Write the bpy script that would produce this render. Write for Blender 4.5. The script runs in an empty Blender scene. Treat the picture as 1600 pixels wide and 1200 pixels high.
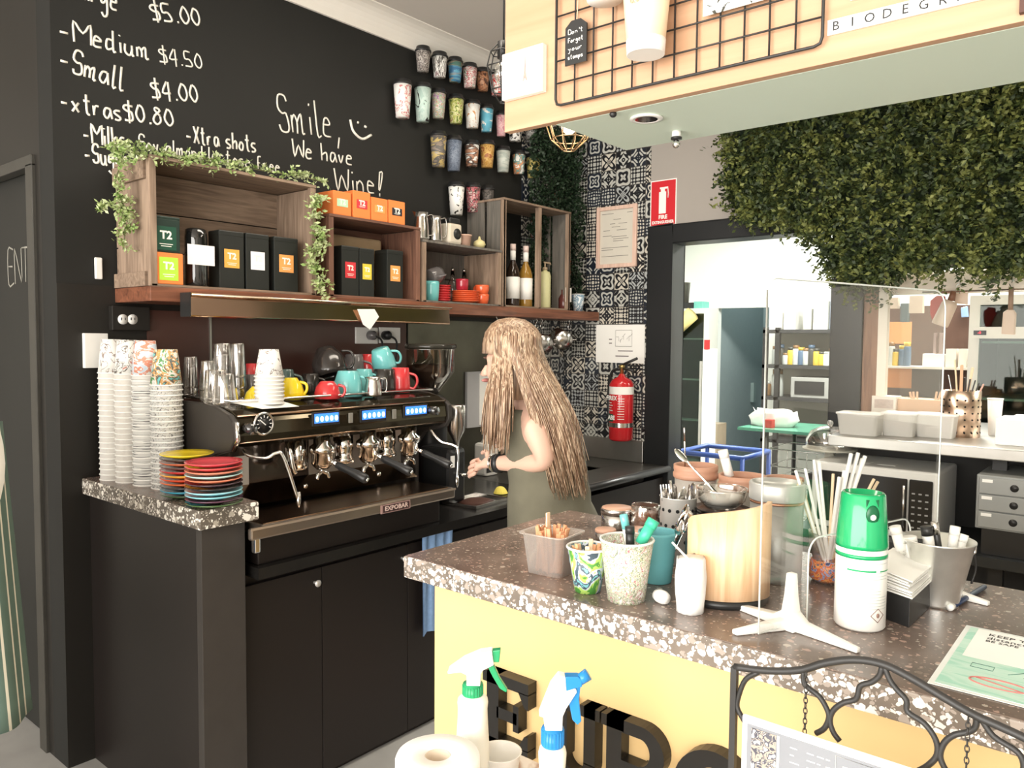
import bpy, bmesh, math, random
from mathutils import Vector, Matrix, Euler
from math import sin, cos, pi, radians as R
random.seed(7)
S = bpy.context.scene
COL = S.collection
# ------------------------------------------------------------------ camera
F = 1221.0; CX, CY = 800.0, 600.0; H = 1.5
def _d(px, py): return Vector((px-CX, -(py-CY), -F))
_v1 = _d(1817, 540).normalized()
_v2 = _d(-672, 520); _v2 = (_v2 - _v2.dot(_v1)*_v1).normalized()
_X = -_v2; _Y = _v1; _Z = _X.cross(_Y)
RM = Matrix((_X, _Y, _Z))
CAM = Vector((0, 0, H))
def P(px, py, x=None, y=None, z=None):
    """where the sight line through a photo pixel meets a plane of the room"""
    r = RM @ _d(px, py)
    t = (x-CAM.x)/r.x if x is not None else (y-CAM.y)/r.y if y is not None else (z-CAM.z)/r.z
    return CAM + r*t
def depth(p): return -(RM.transposed() @ (Vector(p)-CAM)).z
def mpp(p): return depth(p)/F          # metres per photo pixel at a place
cd = bpy.data.cameras.new('camera'); cam = bpy.data.objects.new('camera', cd); COL.objects.link(cam)
cam.matrix_world = Matrix.Translation(CAM) @ RM.to_4x4()
cd.sensor_width = 36; cd.lens = 36*F/1600; cd.clip_start = .02
S.camera = cam
# ------------------------------------------------------------------ world, light, exposure
S.view_settings.view_transform = 'Standard'; S.view_settings.look = 'None'
S.view_settings.gamma = 1; S.view_settings.exposure = 0.55
W = bpy.data.worlds.new('world'); S.world = W; W.use_nodes = True
bg = W.node_tree.nodes['Background']; bg.inputs[0].default_value = (1.0, .965, .90, 1); bg.inputs[1].default_value = 2.6
def area(name, loc, rot, sx, sy, power, col=(1, .95, .88), spread=180):
    l = bpy.data.lights.new(name, 'AREA'); l.shape = 'RECTANGLE'; l.size = sx; l.size_y = sy
    l.energy = power; l.color = col; l.spread = R(spread)
    o = bpy.data.objects.new(name, l); COL.objects.link(o); o.location = loc; o.rotation_euler = [R(a) for a in rot]
    return o
# daylight coming through the open shopfront behind the photographer
area('shopfront_daylight', (-.4, -2.45, 1.55), (90, 0, 0), 5.2, 2.5, 185, (1, .96, .9))
# fluorescent battens of the kitchen beyond the doorway
area('kitchen_batten_light', (-1.9, 5.6, 2.72), (0, 0, 0), 2.0, .5, 125, (1, 1, .95))
area('store_room_fill', (-3.4, 7.9, 2.7), (0, 0, 0), .6, .6, 12, (.9, 1, 1))  # added unseen fill that brightens the store room beyond the kitchen
area('pass_batten_light', (-.3, 4.8, 2.55), (0, 0, 0), 2.0, .4, 38, (1, .95, .85))
area('counter_vine_fill', (-.3, 3.1, 2.9), (-12, 0, 0), 1.6, .15, 14, (1, .9, .76))  # added unseen warm fill to brighten the serving counter and vines
area('cafe_batten_light', (-1.75, 2.3, 2.94), (0, 0, 0), .3, 1.8, 16, (1, .9, .76))
# ------------------------------------------------------------------ materials
MATS = {}
def newmat(name):
    m = bpy.data.materials.new(name); m.use_nodes = True
    nt = m.node_tree; return m, nt, nt.nodes['Principled BSDF']
def mat(name, col=(.5, .5, .5), rough=.5, metal=0, var=.12, scale=18, bump=0, trans=0, alpha=1, emit=None, es=1, ior=1.45, coat=0, sheen=0, stretch=None):
    if name in MATS: return MATS[name]
    m, nt, b = newmat(name); N = nt.nodes; L = nt.links
    b.inputs['Roughness'].default_value = rough; b.inputs['Metallic'].default_value = metal
    b.inputs['Transmission Weight'].default_value = trans; b.inputs['Alpha'].default_value = alpha
    b.inputs['IOR'].default_value = ior; b.inputs['Coat Weight'].default_value = coat
    c = (*col, 1); b.inputs['Base Color'].default_value = c
    if emit: b.inputs['Emission Color'].default_value = (*emit, 1); b.inputs['Emission Strength'].default_value = es
    if var or bump:
        tc = N.new('ShaderNodeTexCoord'); mp = N.new('ShaderNodeMapping'); L.new(tc.outputs['Object'], mp.inputs[0])
        if stretch: mp.inputs['Scale'].default_value = stretch
        nz = N.new('ShaderNodeTexNoise'); nz.inputs['Scale'].default_value = scale; nz.inputs['Detail'].default_value = 5
        L.new(mp.outputs[0], nz.inputs['Vector'])
        if var:
            mx = N.new('ShaderNodeMix'); mx.data_type = 'RGBA'
            mx.inputs[6].default_value = (*[v*(1-var) for v in col], 1); mx.inputs[7].default_value = (*[min(1, v*(1+var)) for v in col], 1)
            L.new(nz.outputs[0], mx.inputs[0]); L.new(mx.outputs[2], b.inputs['Base Color'])
        if bump:
            bp = N.new('ShaderNodeBump'); bp.inputs['Strength'].default_value = bump; bp.inputs['Distance'].default_value = .003
            L.new(nz.outputs[0], bp.inputs['Height']); L.new(bp.outputs[0], b.inputs['Normal'])
    MATS[name] = m; return m
def ramp(N, stops, interp='LINEAR'):
    r = N.new('ShaderNodeValToRGB'); e = r.color_ramp; e.interpolation = interp
    while len(e.elements) < len(stops): e.elements.new(.5)
    for el, (p, c) in zip(e.elements, stops): el.position = p; el.color = (*c, 1)
    return r
def wood(name, c1, c2, axis='y', rough=.6, scale=1.0, coat=0):
    if name in MATS: return MATS[name]
    m, nt, b = newmat(name); N = nt.nodes; L = nt.links
    tc = N.new('ShaderNodeTexCoord'); mp = N.new('ShaderNodeMapping'); L.new(tc.outputs['Object'], mp.inputs[0])
    s = {'x': (1.2, 14, 14), 'y': (14, 1.2, 14), 'z': (14, 14, 1.2)}[axis]
    mp.inputs['Scale'].default_value = [v*scale for v in s]
    nz = N.new('ShaderNodeTexNoise'); nz.inputs['Scale'].default_value = 3; nz.inputs['Detail'].default_value = 8; nz.inputs['Distortion'].default_value = 1.2
    L.new(mp.outputs[0], nz.inputs['Vector'])
    r = ramp(N, [(.3, c1), (.52, [(a+d)/2 for a, d in zip(c1, c2)]), (.72, c2)]); L.new(nz.outputs[0], r.inputs[0])
    L.new(r.outputs[0], b.inputs['Base Color']); b.inputs['Roughness'].default_value = rough; b.inputs['Coat Weight'].default_value = coat
    bp = N.new('ShaderNodeBump'); bp.inputs['Strength'].default_value = .25; bp.inputs['Distance'].default_value = .002
    L.new(nz.outputs[0], bp.inputs['Height']); L.new(bp.outputs[0], b.inputs['Normal'])
    MATS[name] = m; return m
def terrazzo(name, base, chips, scale, rough, thr=.33):
    if name in MATS: return MATS[name]
    m, nt, b = newmat(name); N = nt.nodes; L = nt.links
    tc = N.new('ShaderNodeTexCoord')
    nz = N.new('ShaderNodeTexNoise'); nz.inputs['Scale'].default_value = scale*1.2; L.new(tc.outputs['Object'], nz.inputs['Vector'])
    ad = N.new('ShaderNodeMix'); ad.data_type = 'RGBA'; ad.blend_type = 'ADD'; ad.inputs[0].default_value = .012
    L.new(tc.outputs['Object'], ad.inputs[6]); L.new(nz.outputs['Color'], ad.inputs[7])
    vs = []
    for k, sc in enumerate((scale, scale*2.1)):
        v = N.new('ShaderNodeTexVoronoi'); v.inputs['Scale'].default_value = sc; L.new(ad.outputs[2], v.inputs['Vector'])
        sp = N.new('ShaderNodeSeparateColor'); L.new(v.outputs['Color'], sp.inputs[0])
        mu = N.new('ShaderNodeMath'); mu.operation = 'MULTIPLY'; mu.inputs[1].default_value = thr*1.5; L.new(sp.outputs[0], mu.inputs[0])
        lt = N.new('ShaderNodeMath'); lt.operation = 'LESS_THAN'; L.new(v.outputs['Distance'], lt.inputs[0]); L.new(mu.outputs[0], lt.inputs[1])
        rp = ramp(N, [(0, chips[0]), (.45, chips[1]), (.8, chips[2])], 'CONSTANT'); L.new(sp.outputs[1], rp.inputs[0])
        vs.append((lt, rp))
    n2 = N.new('ShaderNodeTexNoise'); n2.inputs['Scale'].default_value = 9; n2.inputs['Detail'].default_value = 6; L.new(tc.outputs['Object'], n2.inputs['Vector'])
    br = ramp(N, [(.3, [v*.7 for v in base]), (.7, [v*1.3 for v in base])]); L.new(n2.outputs[0], br.inputs[0])
    cur = br.outputs[0]
    for lt, rp in (vs[1], vs[0]):
        mx = N.new('ShaderNodeMix'); mx.data_type = 'RGBA'; L.new(lt.outputs[0], mx.inputs[0]); L.new(cur, mx.inputs[6]); L.new(rp.outputs[0], mx.inputs[7]); cur = mx.outputs[2]
    L.new(cur, b.inputs['Base Color']); b.inputs['Roughness'].default_value = rough
    MATS[name] = m; return m
def blotch(name, cols, scale=40, rough=.5, stretch=(1, 1, 1), seed=0, interp='CONSTANT', base=None, kind='noise'):
    """printed decoration: patches of several inks over a ground colour"""
    if name in MATS: return MATS[name]
    m, nt, b = newmat(name); N = nt.nodes; L = nt.links
    tc = N.new('ShaderNodeTexCoord'); mp = N.new('ShaderNodeMapping'); L.new(tc.outputs['Object'], mp.inputs[0])
    mp.inputs['Location'].default_value = (seed*3.1, seed*1.7, seed); mp.inputs['Scale'].default_value = stretch
    if kind == 'noise':
        t = N.new('ShaderNodeTexNoise'); t.inputs['Scale'].default_value = scale; t.inputs['Detail'].default_value = 3; t.inputs['Distortion'].default_value = 1.5; out = t.outputs[0]
        lo, hi = .32, .68
    elif kind == 'wave':
        t = N.new('ShaderNodeTexWave'); t.inputs['Scale'].default_value = scale; t.inputs['Distortion'].default_value = 6; t.inputs['Detail Scale'].default_value = 2; out = t.outputs['Color']; lo, hi = 0, .95
    else:
        t = N.new('ShaderNodeTexVoronoi'); t.inputs['Scale'].default_value = scale
        sp = N.new('ShaderNodeSeparateColor'); L.new(t.outputs['Color'], sp.inputs[0]); out = sp.outputs[0]; lo, hi = 0, .95
    L.new(mp.outputs[0], t.inputs['Vector'])
    n = len(cols); r = ramp(N, [(lo+(hi-lo)*i/n, c) for i, c in enumerate(cols)], interp); r.color_ramp.elements[0].position = 0
    L.new(out, r.inputs[0]); L.new(r.outputs[0], b.inputs['Base Color']); b.inputs['Roughness'].default_value = rough
    MATS[name] = m; return m
def stripes(name, c1, c2, period, duty, axis='x', rough=.8):
    if name in MATS: return MATS[name]
    m, nt, b = newmat(name); N = nt.nodes; L = nt.links
    tc = N.new('ShaderNodeTexCoord'); sp = N.new('ShaderNodeSeparateXYZ'); L.new(tc.outputs['Object'], sp.inputs[0])
    md = N.new('ShaderNodeMath'); md.operation = 'PINGPONG'; md.inputs[1].default_value = period/2; L.new(sp.outputs['xyz'.index(axis)], md.inputs[0])
    lt = N.new('ShaderNodeMath'); lt.operation = 'LESS_THAN'; lt.inputs[1].default_value = period/2*duty; L.new(md.outputs[0], lt.inputs[0])
    mx = N.new('ShaderNodeMix'); mx.data_type = 'RGBA'; mx.inputs[6].default_value = (*c1, 1); mx.inputs[7].default_value = (*c2, 1)
    L.new(lt.outputs[0], mx.inputs[0]); L.new(mx.outputs[2], b.inputs['Base Color']); b.inputs['Roughness'].default_value = rough
    MATS[name] = m; return m
def tiles(name, axis):
    """encaustic tiles: one of several fourfold motifs in each 10 cm cell"""
    m, nt, b = newmat(name); N = nt.nodes; L = nt.links
    def mth(op, a, c=None, d=None):
        n = N.new('ShaderNodeMath'); n.operation = op
        for i, v in enumerate((a, c, d)):
            if v is None: continue
            if isinstance(v, (int, float)): n.inputs[i].default_value = v
            else: L.new(v, n.inputs[i])
        return n.outputs[0]
    tc = N.new('ShaderNodeTexCoord'); sp = N.new('ShaderNodeSeparateXYZ'); L.new(tc.outputs['Object'], sp.inputs[0])
    u = mth('DIVIDE', sp.outputs['xy'.index(axis)], .1); v = mth('DIVIDE', sp.outputs[2], .1)
    iu = mth('FLOOR', u); iv = mth('FLOOR', v)
    x = mth('ABSOLUTE', mth('SUBTRACT', mth('MULTIPLY', mth('FRACT', u), 2), 1)); y = mth('ABSOLUTE', mth('SUBTRACT', mth('MULTIPLY', mth('FRACT', v), 2), 1))
    cb = N.new('ShaderNodeCombineXYZ'); L.new(iu, cb.inputs[0]); L.new(iv, cb.inputs[1])
    wn = N.new('ShaderNodeTexWhiteNoise'); wn.noise_dimensions = '2D'; L.new(cb.outputs[0], wn.inputs[0])
    cs = N.new('ShaderNodeSeparateColor'); L.new(wn.outputs['Color'], cs.inputs[0])
    a, bb, c = cs.outputs
    r = mth('SQRT', mth('ADD', mth('MULTIPLY', x, x), mth('MULTIPLY', y, y)))
    th = mth('ARCTAN2', y, x)
    mx_ = mth('MAXIMUM', x, y); mn = mth('MINIMUM', x, y)
    # motif 1: petals, motif 2: corner rings, motif 3: lattice star
    f1 = mth('SINE', mth('ADD', mth('MULTIPLY', r, mth('MULTIPLY_ADD', a, 6, 7)), mth('MULTIPLY', mth('COSINE', mth('MULTIPLY', th, 4)), mth('MULTIPLY_ADD', bb, 2.5, 1.0))))
    dx = mth('SUBTRACT', 1, x); dy = mth('SUBTRACT', 1, y)
    r2 = mth('SQRT', mth('ADD', mth('MULTIPLY', dx, dx), mth('MULTIPLY', dy, dy)))
    f2 = mth('MULTIPLY', mth('SINE', mth('MULTIPLY', r2, mth('MULTIPLY_ADD', bb, 6, 9))), mth('COSINE', mth('MULTIPLY', r, 7)))
    f3 = mth('MULTIPLY', mth('SINE', mth('MULTIPLY', mth('ADD', x, y), mth('MULTIPLY_ADD', a, 5, 6))), mth('COSINE', mth('MULTIPLY', mth('SUBTRACT', mx_, mn), 8)))
    s1 = mth('LESS_THAN', c, .34); s3 = mth('GREATER_THAN', c, .68)
    s2 = mth('SUBTRACT', 1, mth('ADD', s1, s3))
    f = mth('ADD', mth('ADD', mth('MULTIPLY', f1, s1), mth('MULTIPLY', f2, s2)), mth('MULTIPLY', f3, s3))
    inv = mth('SUBTRACT', mth('MULTIPLY', mth('LESS_THAN', bb, .9), 2), 1)
    w = mth('GREATER_THAN', mth('MULTIPLY', f, inv), mth('MULTIPLY_ADD', a, .35, .0))
    # ink of each tile: near black, navy, a few terracotta
    ink = ramp(N, [(0, (.012, .013, .016)), (.6, (.014, .019, .03)), (.97, (.40, .10, .04))], 'CONSTANT'); L.new(a, ink.inputs[0])
    pal = ramp(N, [(0, (.50, .50, .46)), (.6, (.6, .56, .48)), (.9, (.40, .42, .42))], 'CONSTANT'); L.new(bb, pal.inputs[0])
    m1 = N.new('ShaderNodeMix'); m1.data_type = 'RGBA'; L.new(w, m1.inputs[0]); L.new(ink.outputs[0], m1.inputs[6]); L.new(pal.outputs[0], m1.inputs[7])
    g = mth('GREATER_THAN', mx_, .96)
    m2 = N.new('ShaderNodeMix'); m2.data_type = 'RGBA'; L.new(g, m2.inputs[0]); L.new(m1.outputs[2], m2.inputs[6]); m2.inputs[7].default_value = (.05, .045, .04, 1)
    L.new(m2.outputs[2], b.inputs['Base Color']); b.inputs['Roughness'].default_value = .3
    return m
def thin_glass(name, facing=.25, base=.08, tint=(1, 1, 1), rough=.03, gcol=(1, .98, .95), milky=0):
    """thin clear sheet: see-through, with reflections that strengthen at grazing angles"""
    if name in MATS: return MATS[name]
    m, nt, b = newmat(name); N = nt.nodes; L = nt.links; N.remove(b); out = N['Material Output']
    t = N.new('ShaderNodeBsdfTransparent'); t.inputs[0].default_value = (*tint, 1); g = N.new('ShaderNodeBsdfGlossy'); g.inputs['Roughness'].default_value = rough; g.inputs[0].default_value = (*gcol, 1)
    if milky:
        df = N.new('ShaderNodeBsdfDiffuse'); df.inputs[0].default_value = (*gcol, 1); mk = N.new('ShaderNodeMixShader'); mk.inputs[0].default_value = milky; L.new(g.outputs[0], mk.inputs[1]); L.new(df.outputs[0], mk.inputs[2]); g = mk
    lw = N.new('ShaderNodeLayerWeight'); lw.inputs[0].default_value = facing
    ma = N.new('ShaderNodeMath'); ma.operation = 'ADD'; ma.use_clamp = True; ma.inputs[1].default_value = base; L.new(lw.outputs['Facing'], ma.inputs[0])
    mx = N.new('ShaderNodeMixShader'); L.new(ma.outputs[0], mx.inputs[0]); L.new(t.outputs[0], mx.inputs[1]); L.new(g.outputs[0], mx.inputs[2]); L.new(mx.outputs[0], out.inputs[0])
    MATS[name] = m; return m
black_paint = mat('black_paint', (.0135, .0118, .0095), .5, var=.2, scale=3)
chalkboard = mat('chalkboard_paint', (.0100, .0100, .0085), .7, var=.3, scale=2.5)
cab_black = mat('black_laminate', (.0125, .0092, .0078), .42, var=.25, scale=2)
white = mat('white_plastic', (.85, .84, .8), .35, var=.02)
paper = mat('white_paper', (.88, .87, .83), .8, var=.02)
steel = mat('stainless_steel', (.62, .6, .57), .22, 1, var=.08)
steel_brush = mat('brushed_steel', (.5, .49, .46), .36, 1, var=.1)
chrome = mat('chrome', (.85, .84, .82), .07, 1, var=0)
blackp = mat('black_plastic', (.02, .02, .02), .35, var=.1)
blackm = mat('black_iron', (.025, .024, .023), .45, var=.2)
glass = mat('clear_glass', (1, 1, 1), .02, trans=1, var=0, ior=1.45)
crate_wood = wood('weathered_crate_timber', (.15, .10, .068), (.33, .235, .165), 'y', .75)
crate_wood_v = wood('weathered_crate_upright', (.17, .115, .078), (.37, .265, .19), 'z', .75)
crate_red = wood('reddish_crate_timber', (.10, .045, .03), (.23, .11, .07), 'y', .65)
crate_red_v = wood('reddish_crate_upright', (.10, .045, .03), (.25, .12, .075), 'z', .65)
crate_grey = wood('grey_crate_timber', (.10, .092, .08), (.19, .17, .145), 'z', .8)
shelf_wood = wood('stained_shelf_timber', (.10, .035, .018), (.27, .10, .052), 'y', .45, coat=.2)
ply = wood('pale_plywood', (.47, .27, .155), (.56, .34, .21), 'x', .5, .6)
terr_edge = terrazzo('coarse_terrazzo_edge', (.16, .13, .105), ((.72, .68, .62), (.34, .29, .25), (.88, .85, .8)), 66, .5, .48)
terr_top = terrazzo('polished_terrazzo_top', (.165, .125, .105), ((.42, .29, .24), (.2, .15, .12), (.46, .4, .34)), 62, .2, .26)
terr_edge_b = terrazzo('bench_terrazzo_edge', (.12, .1, .08), ((.8, .76, .68), (.4, .36, .3), (.9, .87, .8)), 62, .5, .42)
# ------------------------------------------------------------------ mesh building
class MB:
    def __init__(s): s.v = []; s.f = []; s.sm = []
    def add(s, vs, fs, M=None, smooth=False):
        k = len(s.v)
        s.v += [tuple(M @ Vector(p)) for p in vs] if M is not None else [tuple(p) for p in vs]
        s.f += [tuple(i+k for i in f) for f in fs]; s.sm += [smooth]*len(fs); return s
    def box(s, x0, x1, y0, y1, z0, z1, M=None):
        vs = [(x, y, z) for x in (x0, x1) for y in (y0, y1) for z in (z0, z1)]
        return s.add(vs, [(0, 1, 3, 2), (4, 6, 7, 5), (0, 4, 5, 1), (2, 3, 7, 6), (0, 2, 6, 4), (1, 5, 7, 3)], M)
    def cb(s, c, d, M=None): return s.box(c[0]-d[0]/2, c[0]+d[0]/2, c[1]-d[1]/2, c[1]+d[1]/2, c[2]-d[2]/2, c[2]+d[2]/2, M)
    def lathe(s, prof, c=(0, 0, 0), n=28, M=None, sx=1, sy=1):
        vs = []; fs = []
        for r, z in prof:
            for i in range(n): a = 2*pi*i/n; vs.append((c[0]+r*cos(a)*sx, c[1]+r*sin(a)*sy, c[2]+z))
        for j in range(len(prof)-1):
            for i in range(n): fs.append((j*n+i, j*n+(i+1) % n, (j+1)*n+(i+1) % n, (j+1)*n+i))
        if prof[0][0] > 1e-6: fs.append(tuple(reversed(range(n))))
        if prof[-1][0] > 1e-6: fs.append(tuple((len(prof)-1)*n+i for i in range(n)))
        s.add(vs, fs, M, True)
        for k in (1, 2):
            if len(s.f[-k]) == n and n > 4: s.sm[-k] = False
        return s
    def shell(s, prof, t, c=(0, 0, 0), n=28, M=None):
        """open vessel: outer profile from bottom up, wall thickness t"""
        inner = [(max(r-t, 0), z) for r, z in reversed(prof)]; inner[-1] = (inner[-1][0], prof[0][1]+t)
        return s.lathe([(0, prof[0][1])]+list(prof)+inner+[(0, prof[0][1]+t)], c, n, M)
    def tube(s, pts, r, n=8, closed=False, M=None, flat=1.0):
        pts = [Vector(p) for p in pts]; m = len(pts); rs = r if isinstance(r, (list, tuple)) else [r]*m
        vs = []; fs = []; up = None
        for i, p in enumerate(pts):
            if closed: t = pts[(i+1) % m]-pts[i-1]
            else: t = pts[min(i+1, m-1)]-pts[max(i-1, 0)]
            if t.length < 1e-9: t = Vector((0, 0, 1))
            t.normalize()
            if up is None: up = Vector((0, 0, 1)) if abs(t.z) < .9 else Vector((1, 0, 0))
            a = t.cross(up)
            if a.length < 1e-4: a = t.orthogonal()
            a.normalize(); b = a.cross(t).normalized(); up = b
            for k in range(n): w = 2*pi*k/n; vs.append(p+a*cos(w)*rs[i]+b*sin(w)*rs[i]*flat)
        for i in range(m if closed else m-1):
            j = (i+1) % m
            for k in range(n): fs.append((i*n+k, i*n+(k+1) % n, j*n+(k+1) % n, j*n+k))
        if not closed: fs += [tuple(reversed(range(n))), tuple((m-1)*n+k for k in range(n))]
        return s.add(vs, fs, M, True)
    def prism(s, poly, h0, h1, M=None, smooth=False):
        n = len(poly); vs = [(x, y, h0) for x, y in poly]+[(x, y, h1) for x, y in poly]
        fs = [tuple(reversed(range(n))), tuple(range(n, 2*n))]+[(i, (i+1) % n, (i+1) % n+n, i+n) for i in range(n)]
        return s.add(vs, fs, M, smooth)
    def ball(s, c, r, n=16, M=None):
        r = r if isinstance(r, (tuple, list)) else (r, r, r); m = n//2
        vs = [(c[0]+r[0]*sin(pi*j/m)*cos(2*pi*i/n), c[1]+r[1]*sin(pi*j/m)*sin(2*pi*i/n), c[2]-r[2]*cos(pi*j/m)) for j in range(m+1) for i in range(n)]
        fs = [(j*n+i, j*n+(i+1) % n, (j+1)*n+(i+1) % n, (j+1)*n+i) for j in range(m) for i in range(n)]
        return s.add(vs, fs, M, True)
    def loft(s, rings, M=None, caps=True):
        n = len(rings[0]); vs = [p for r in rings for p in r]
        fs = [(j*n+i, j*n+(i+1) % n, (j+1)*n+(i+1) % n, (j+1)*n+i) for j in range(len(rings)-1) for i in range(n)]
        if caps: fs += [tuple(reversed(range(n))), tuple((len(rings)-1)*n+i for i in range(n))]
        return s.add(vs, fs, M, True)
    def build(s, name, material, parent=None, loc=None, rz=None, bev=0, subd=0, weld=True):
        me = bpy.data.meshes.new(name); me.from_pydata(s.v, [], s.f)
        me.polygons.foreach_set('use_smooth', s.sm)
        me.update(); bm = bmesh.new(); bm.from_mesh(me)
        if weld: bmesh.ops.remove_doubles(bm, verts=bm.verts, dist=1e-6)
        bmesh.ops.recalc_face_normals(bm, faces=bm.faces); bm.to_mesh(me); bm.free()
        me.materials.append(material)
        o = bpy.data.objects.new(name, me); COL.objects.link(o)
        if parent is not None: o.parent = parent
        if loc is not None: o.location = loc
        if rz is not None: o.rotation_euler = (0, 0, rz)
        if bev:
            b = o.modifiers.new('bevel', 'BEVEL'); b.width = bev; b.segments = 2; b.limit_method = 'ANGLE'; b.angle_limit = R(40); b.harden_normals = False
        if subd: sb = o.modifiers.new('subdivision', 'SUBSURF'); sb.levels = subd; sb.render_levels = subd
        return o
def tag(o, label=None, cat=None, group=None, kind=None):
    if label: o['label'] = label
    if cat: o['category'] = cat
    if group: o['group'] = group
    if kind: o['kind'] = kind
    return o
def thing(name, label, cat, loc=(0, 0, 0), rz=0, group=None, rot=None):
    o = bpy.data.objects.new(name, None); COL.objects.link(o); o.empty_display_size = .05
    o.location = loc; o.rotation_euler = rot if rot else (0, 0, rz)
    return tag(o, label, cat, group)
def dup(root, loc=None, rz=None, label=None, group=None, rot=None):
    r = root.copy(); COL.objects.link(r)
    if loc is not None: r.location = loc
    if rz is not None: r.rotation_euler = (0, 0, rz)
    if rot is not None: r.rotation_euler = rot
    if label: r['label'] = label
    if group: r['group'] = group
    for ch in list(root.children):
        c = ch.copy(); COL.objects.link(c); c.parent = r
        for g in ch.children: d = g.copy(); COL.objects.link(d); d.parent = c
    return r
def struct(name, mb, m, parent=None, bev=0):
    o = mb.build(name, m, parent, bev=bev)
    if parent is None: o['kind'] = 'structure'
    return o
# frames: local (u, v, w) -> room; u = text direction, v = up, w = out of the surface
def fr(o, u, v=(0, 0, 1)):
    u = Vector(u).normalized(); v = Vector(v).normalized(); w = u.cross(v).normalized(); v = w.cross(u)
    return Matrix.Translation(Vector(o)) @ Matrix((u, v, w)).transposed().to_4x4()
def letters(name, s, size, M, m, parent=None, ext=.0006, bold=0, align='CENTER', fit=None, spacing=1):
    cu = bpy.data.curves.new(name, 'FONT'); cu.body = s; cu.size = size; cu.extrude = ext; cu.offset = bold
    cu.align_x = align; cu.align_y = 'CENTER'; cu.space_character = spacing; cu.resolution_u = 2
    t = bpy.data.objects.new(name, cu); COL.objects.link(t); bpy.context.view_layer.update()
    me = bpy.data.meshes.new_from_object(t.evaluated_get(bpy.context.evaluated_depsgraph_get()))
    bpy.data.objects.remove(t); bpy.data.curves.remove(cu)
    if fit and me.vertices:
        xs = [v.co.x for v in me.vertices]; k = fit/(max(xs)-min(xs)); me.transform(Matrix.Diagonal((k, 1, 1, 1)))
    me.transform(M); me.materials.clear(); me.materials.append(m); me.name = name
    o = bpy.data.objects.new(name, me); COL.objects.link(o)
    if parent is not None: o.parent = parent
    return o
def arc(c, r, a0, a1, n=16, ry=None):
    ry = r if ry is None else ry
    return [(c[0]+r*cos(R(a0+(a1-a0)*i/n)), c[1]+ry*sin(R(a0+(a1-a0)*i/n))) for i in range(n+1)]
def spline(pts, k=4):
    p = [Vector(q) for q in pts]
    if len(p) < 3: return p
    p = [2*p[0]-p[1]]+p+[2*p[-1]-p[-2]]; out = []
    for i in range(1, len(p)-2):
        for j in range(k):
            t = j/k; a, b, c, d = p[i-1:i+3]
            out.append(.5*((2*b)+(c-a)*t+(2*a-5*b+4*c-d)*t*t+(3*b-a-3*c+d)*t**3))
    out.append(p[-2]); return out
# ------------------------------------------------------------------ the setting
XW, YB, YF = -2.867, 3.95, 1.215        # chalk wall, wall with the doorway, island front
floor_m = mat('grey_concrete_floor', (.33, .32, .30), .55, var=.25, scale=6, bump=.1)
ceil_m = mat('ceiling_plaster', (.62, .58, .53), .8, var=.04, scale=3)
corn_m = mat('white_cornice', (.86, .82, .75), .6, var=.02)
wall_w = mat('pale_wall_paint', (.7, .67, .62), .8, var=.04, scale=3)
grey_w = mat('taupe_wall_paint', (.36, .33, .30), .75, var=.05, scale=3)
kit_w = mat('white_kitchen_wall', (.85, .87, .82), .7, var=.03, scale=3)
struct('floor', MB().box(-5.5, 3.2, -2.6, 9.4, -.1, 0), floor_m)
struct('ceiling', MB().box(-5.5, 3.2, -2.6, YB+.12, 3.0, 3.1), ceil_m)
wl = MB().box(XW-.12, XW, 1.05, YB+.12, 0, 3.0)
WL = struct('wall_left', wl, chalkboard)
struct('wall_left_lower_paint', MB().box(XW, XW+.0015, 1.05, YB, 0, P(120, 444, x=XW).z), black_paint, WL)
struct('wall_entry', MB().box(-5.5, -3.75, 1.05, 1.17, 0, 3.0).box(-3.75, -3.05, 1.05, 1.17, 2.1, 3.0).box(-3.05, XW-.12, 1.05, 1.17, 0, 3.0), black_paint)
D1 = thing('door_1', None, None, (-3.75, 1.05, 0)); D1['kind'] = 'structure'
MB().box(0, .70, .035, .075, .01, 2.1).build('door_leaf', mat('dark_door_paint', (.013, .013, .011), .6, var=.25, scale=3), D1)
MB().box(.66, .72, -.012, .03, 0, 2.1).box(-.03, .72, -.012, .03, 2.09, 2.13).build('door_frame', mat('worn_black_frame', (.045, .042, .035), .5, var=.3, scale=8), D1, bev=.003)
struct('wall_right', MB().box(3.1, 3.2, -2.6, 9.2, 0, 3.0), wall_w)
struct('wall_front', MB().box(-5.5, -3.2, -2.6, -2.5, 0, 3.0).box(2.4, 3.2, -2.6, -2.5, 0, 3.0).box(-3.2, 2.4, -2.6, -2.5, 2.8, 3.0).box(-3.2, 2.4, -2.6, -2.5, 0, .3), wall_w)
struct('wall_side', MB().box(-5.6, -5.5, -2.6, 1.17, 0, 3.0), wall_w)
# cornice: cove profile swept along the chalk wall and back wall
cp = [(0, 0), (.012, 0)]+[(.10-.088*cos(R(a)), .012+.078*sin(R(a))) for a in range(0, 91, 15)]+[(.115, .09), (.115, .1), (0, .1)]
def cove(u0, u1, M): return MB().prism(cp, u0, u1, M)
struct('trim_1', cove(1.05, YB, Matrix(((1, 0, 0, XW), (0, 0, 1, 0), (0, 1, 0, 2.905), (0, 0, 0, 1)))), corn_m)
struct('trim_2', cove(XW, 3.1, Matrix(((0, 0, 1, 0), (-1, 0, 0, YB), (0, 1, 0, 2.905), (0, 0, 0, 1)))), corn_m)
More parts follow.
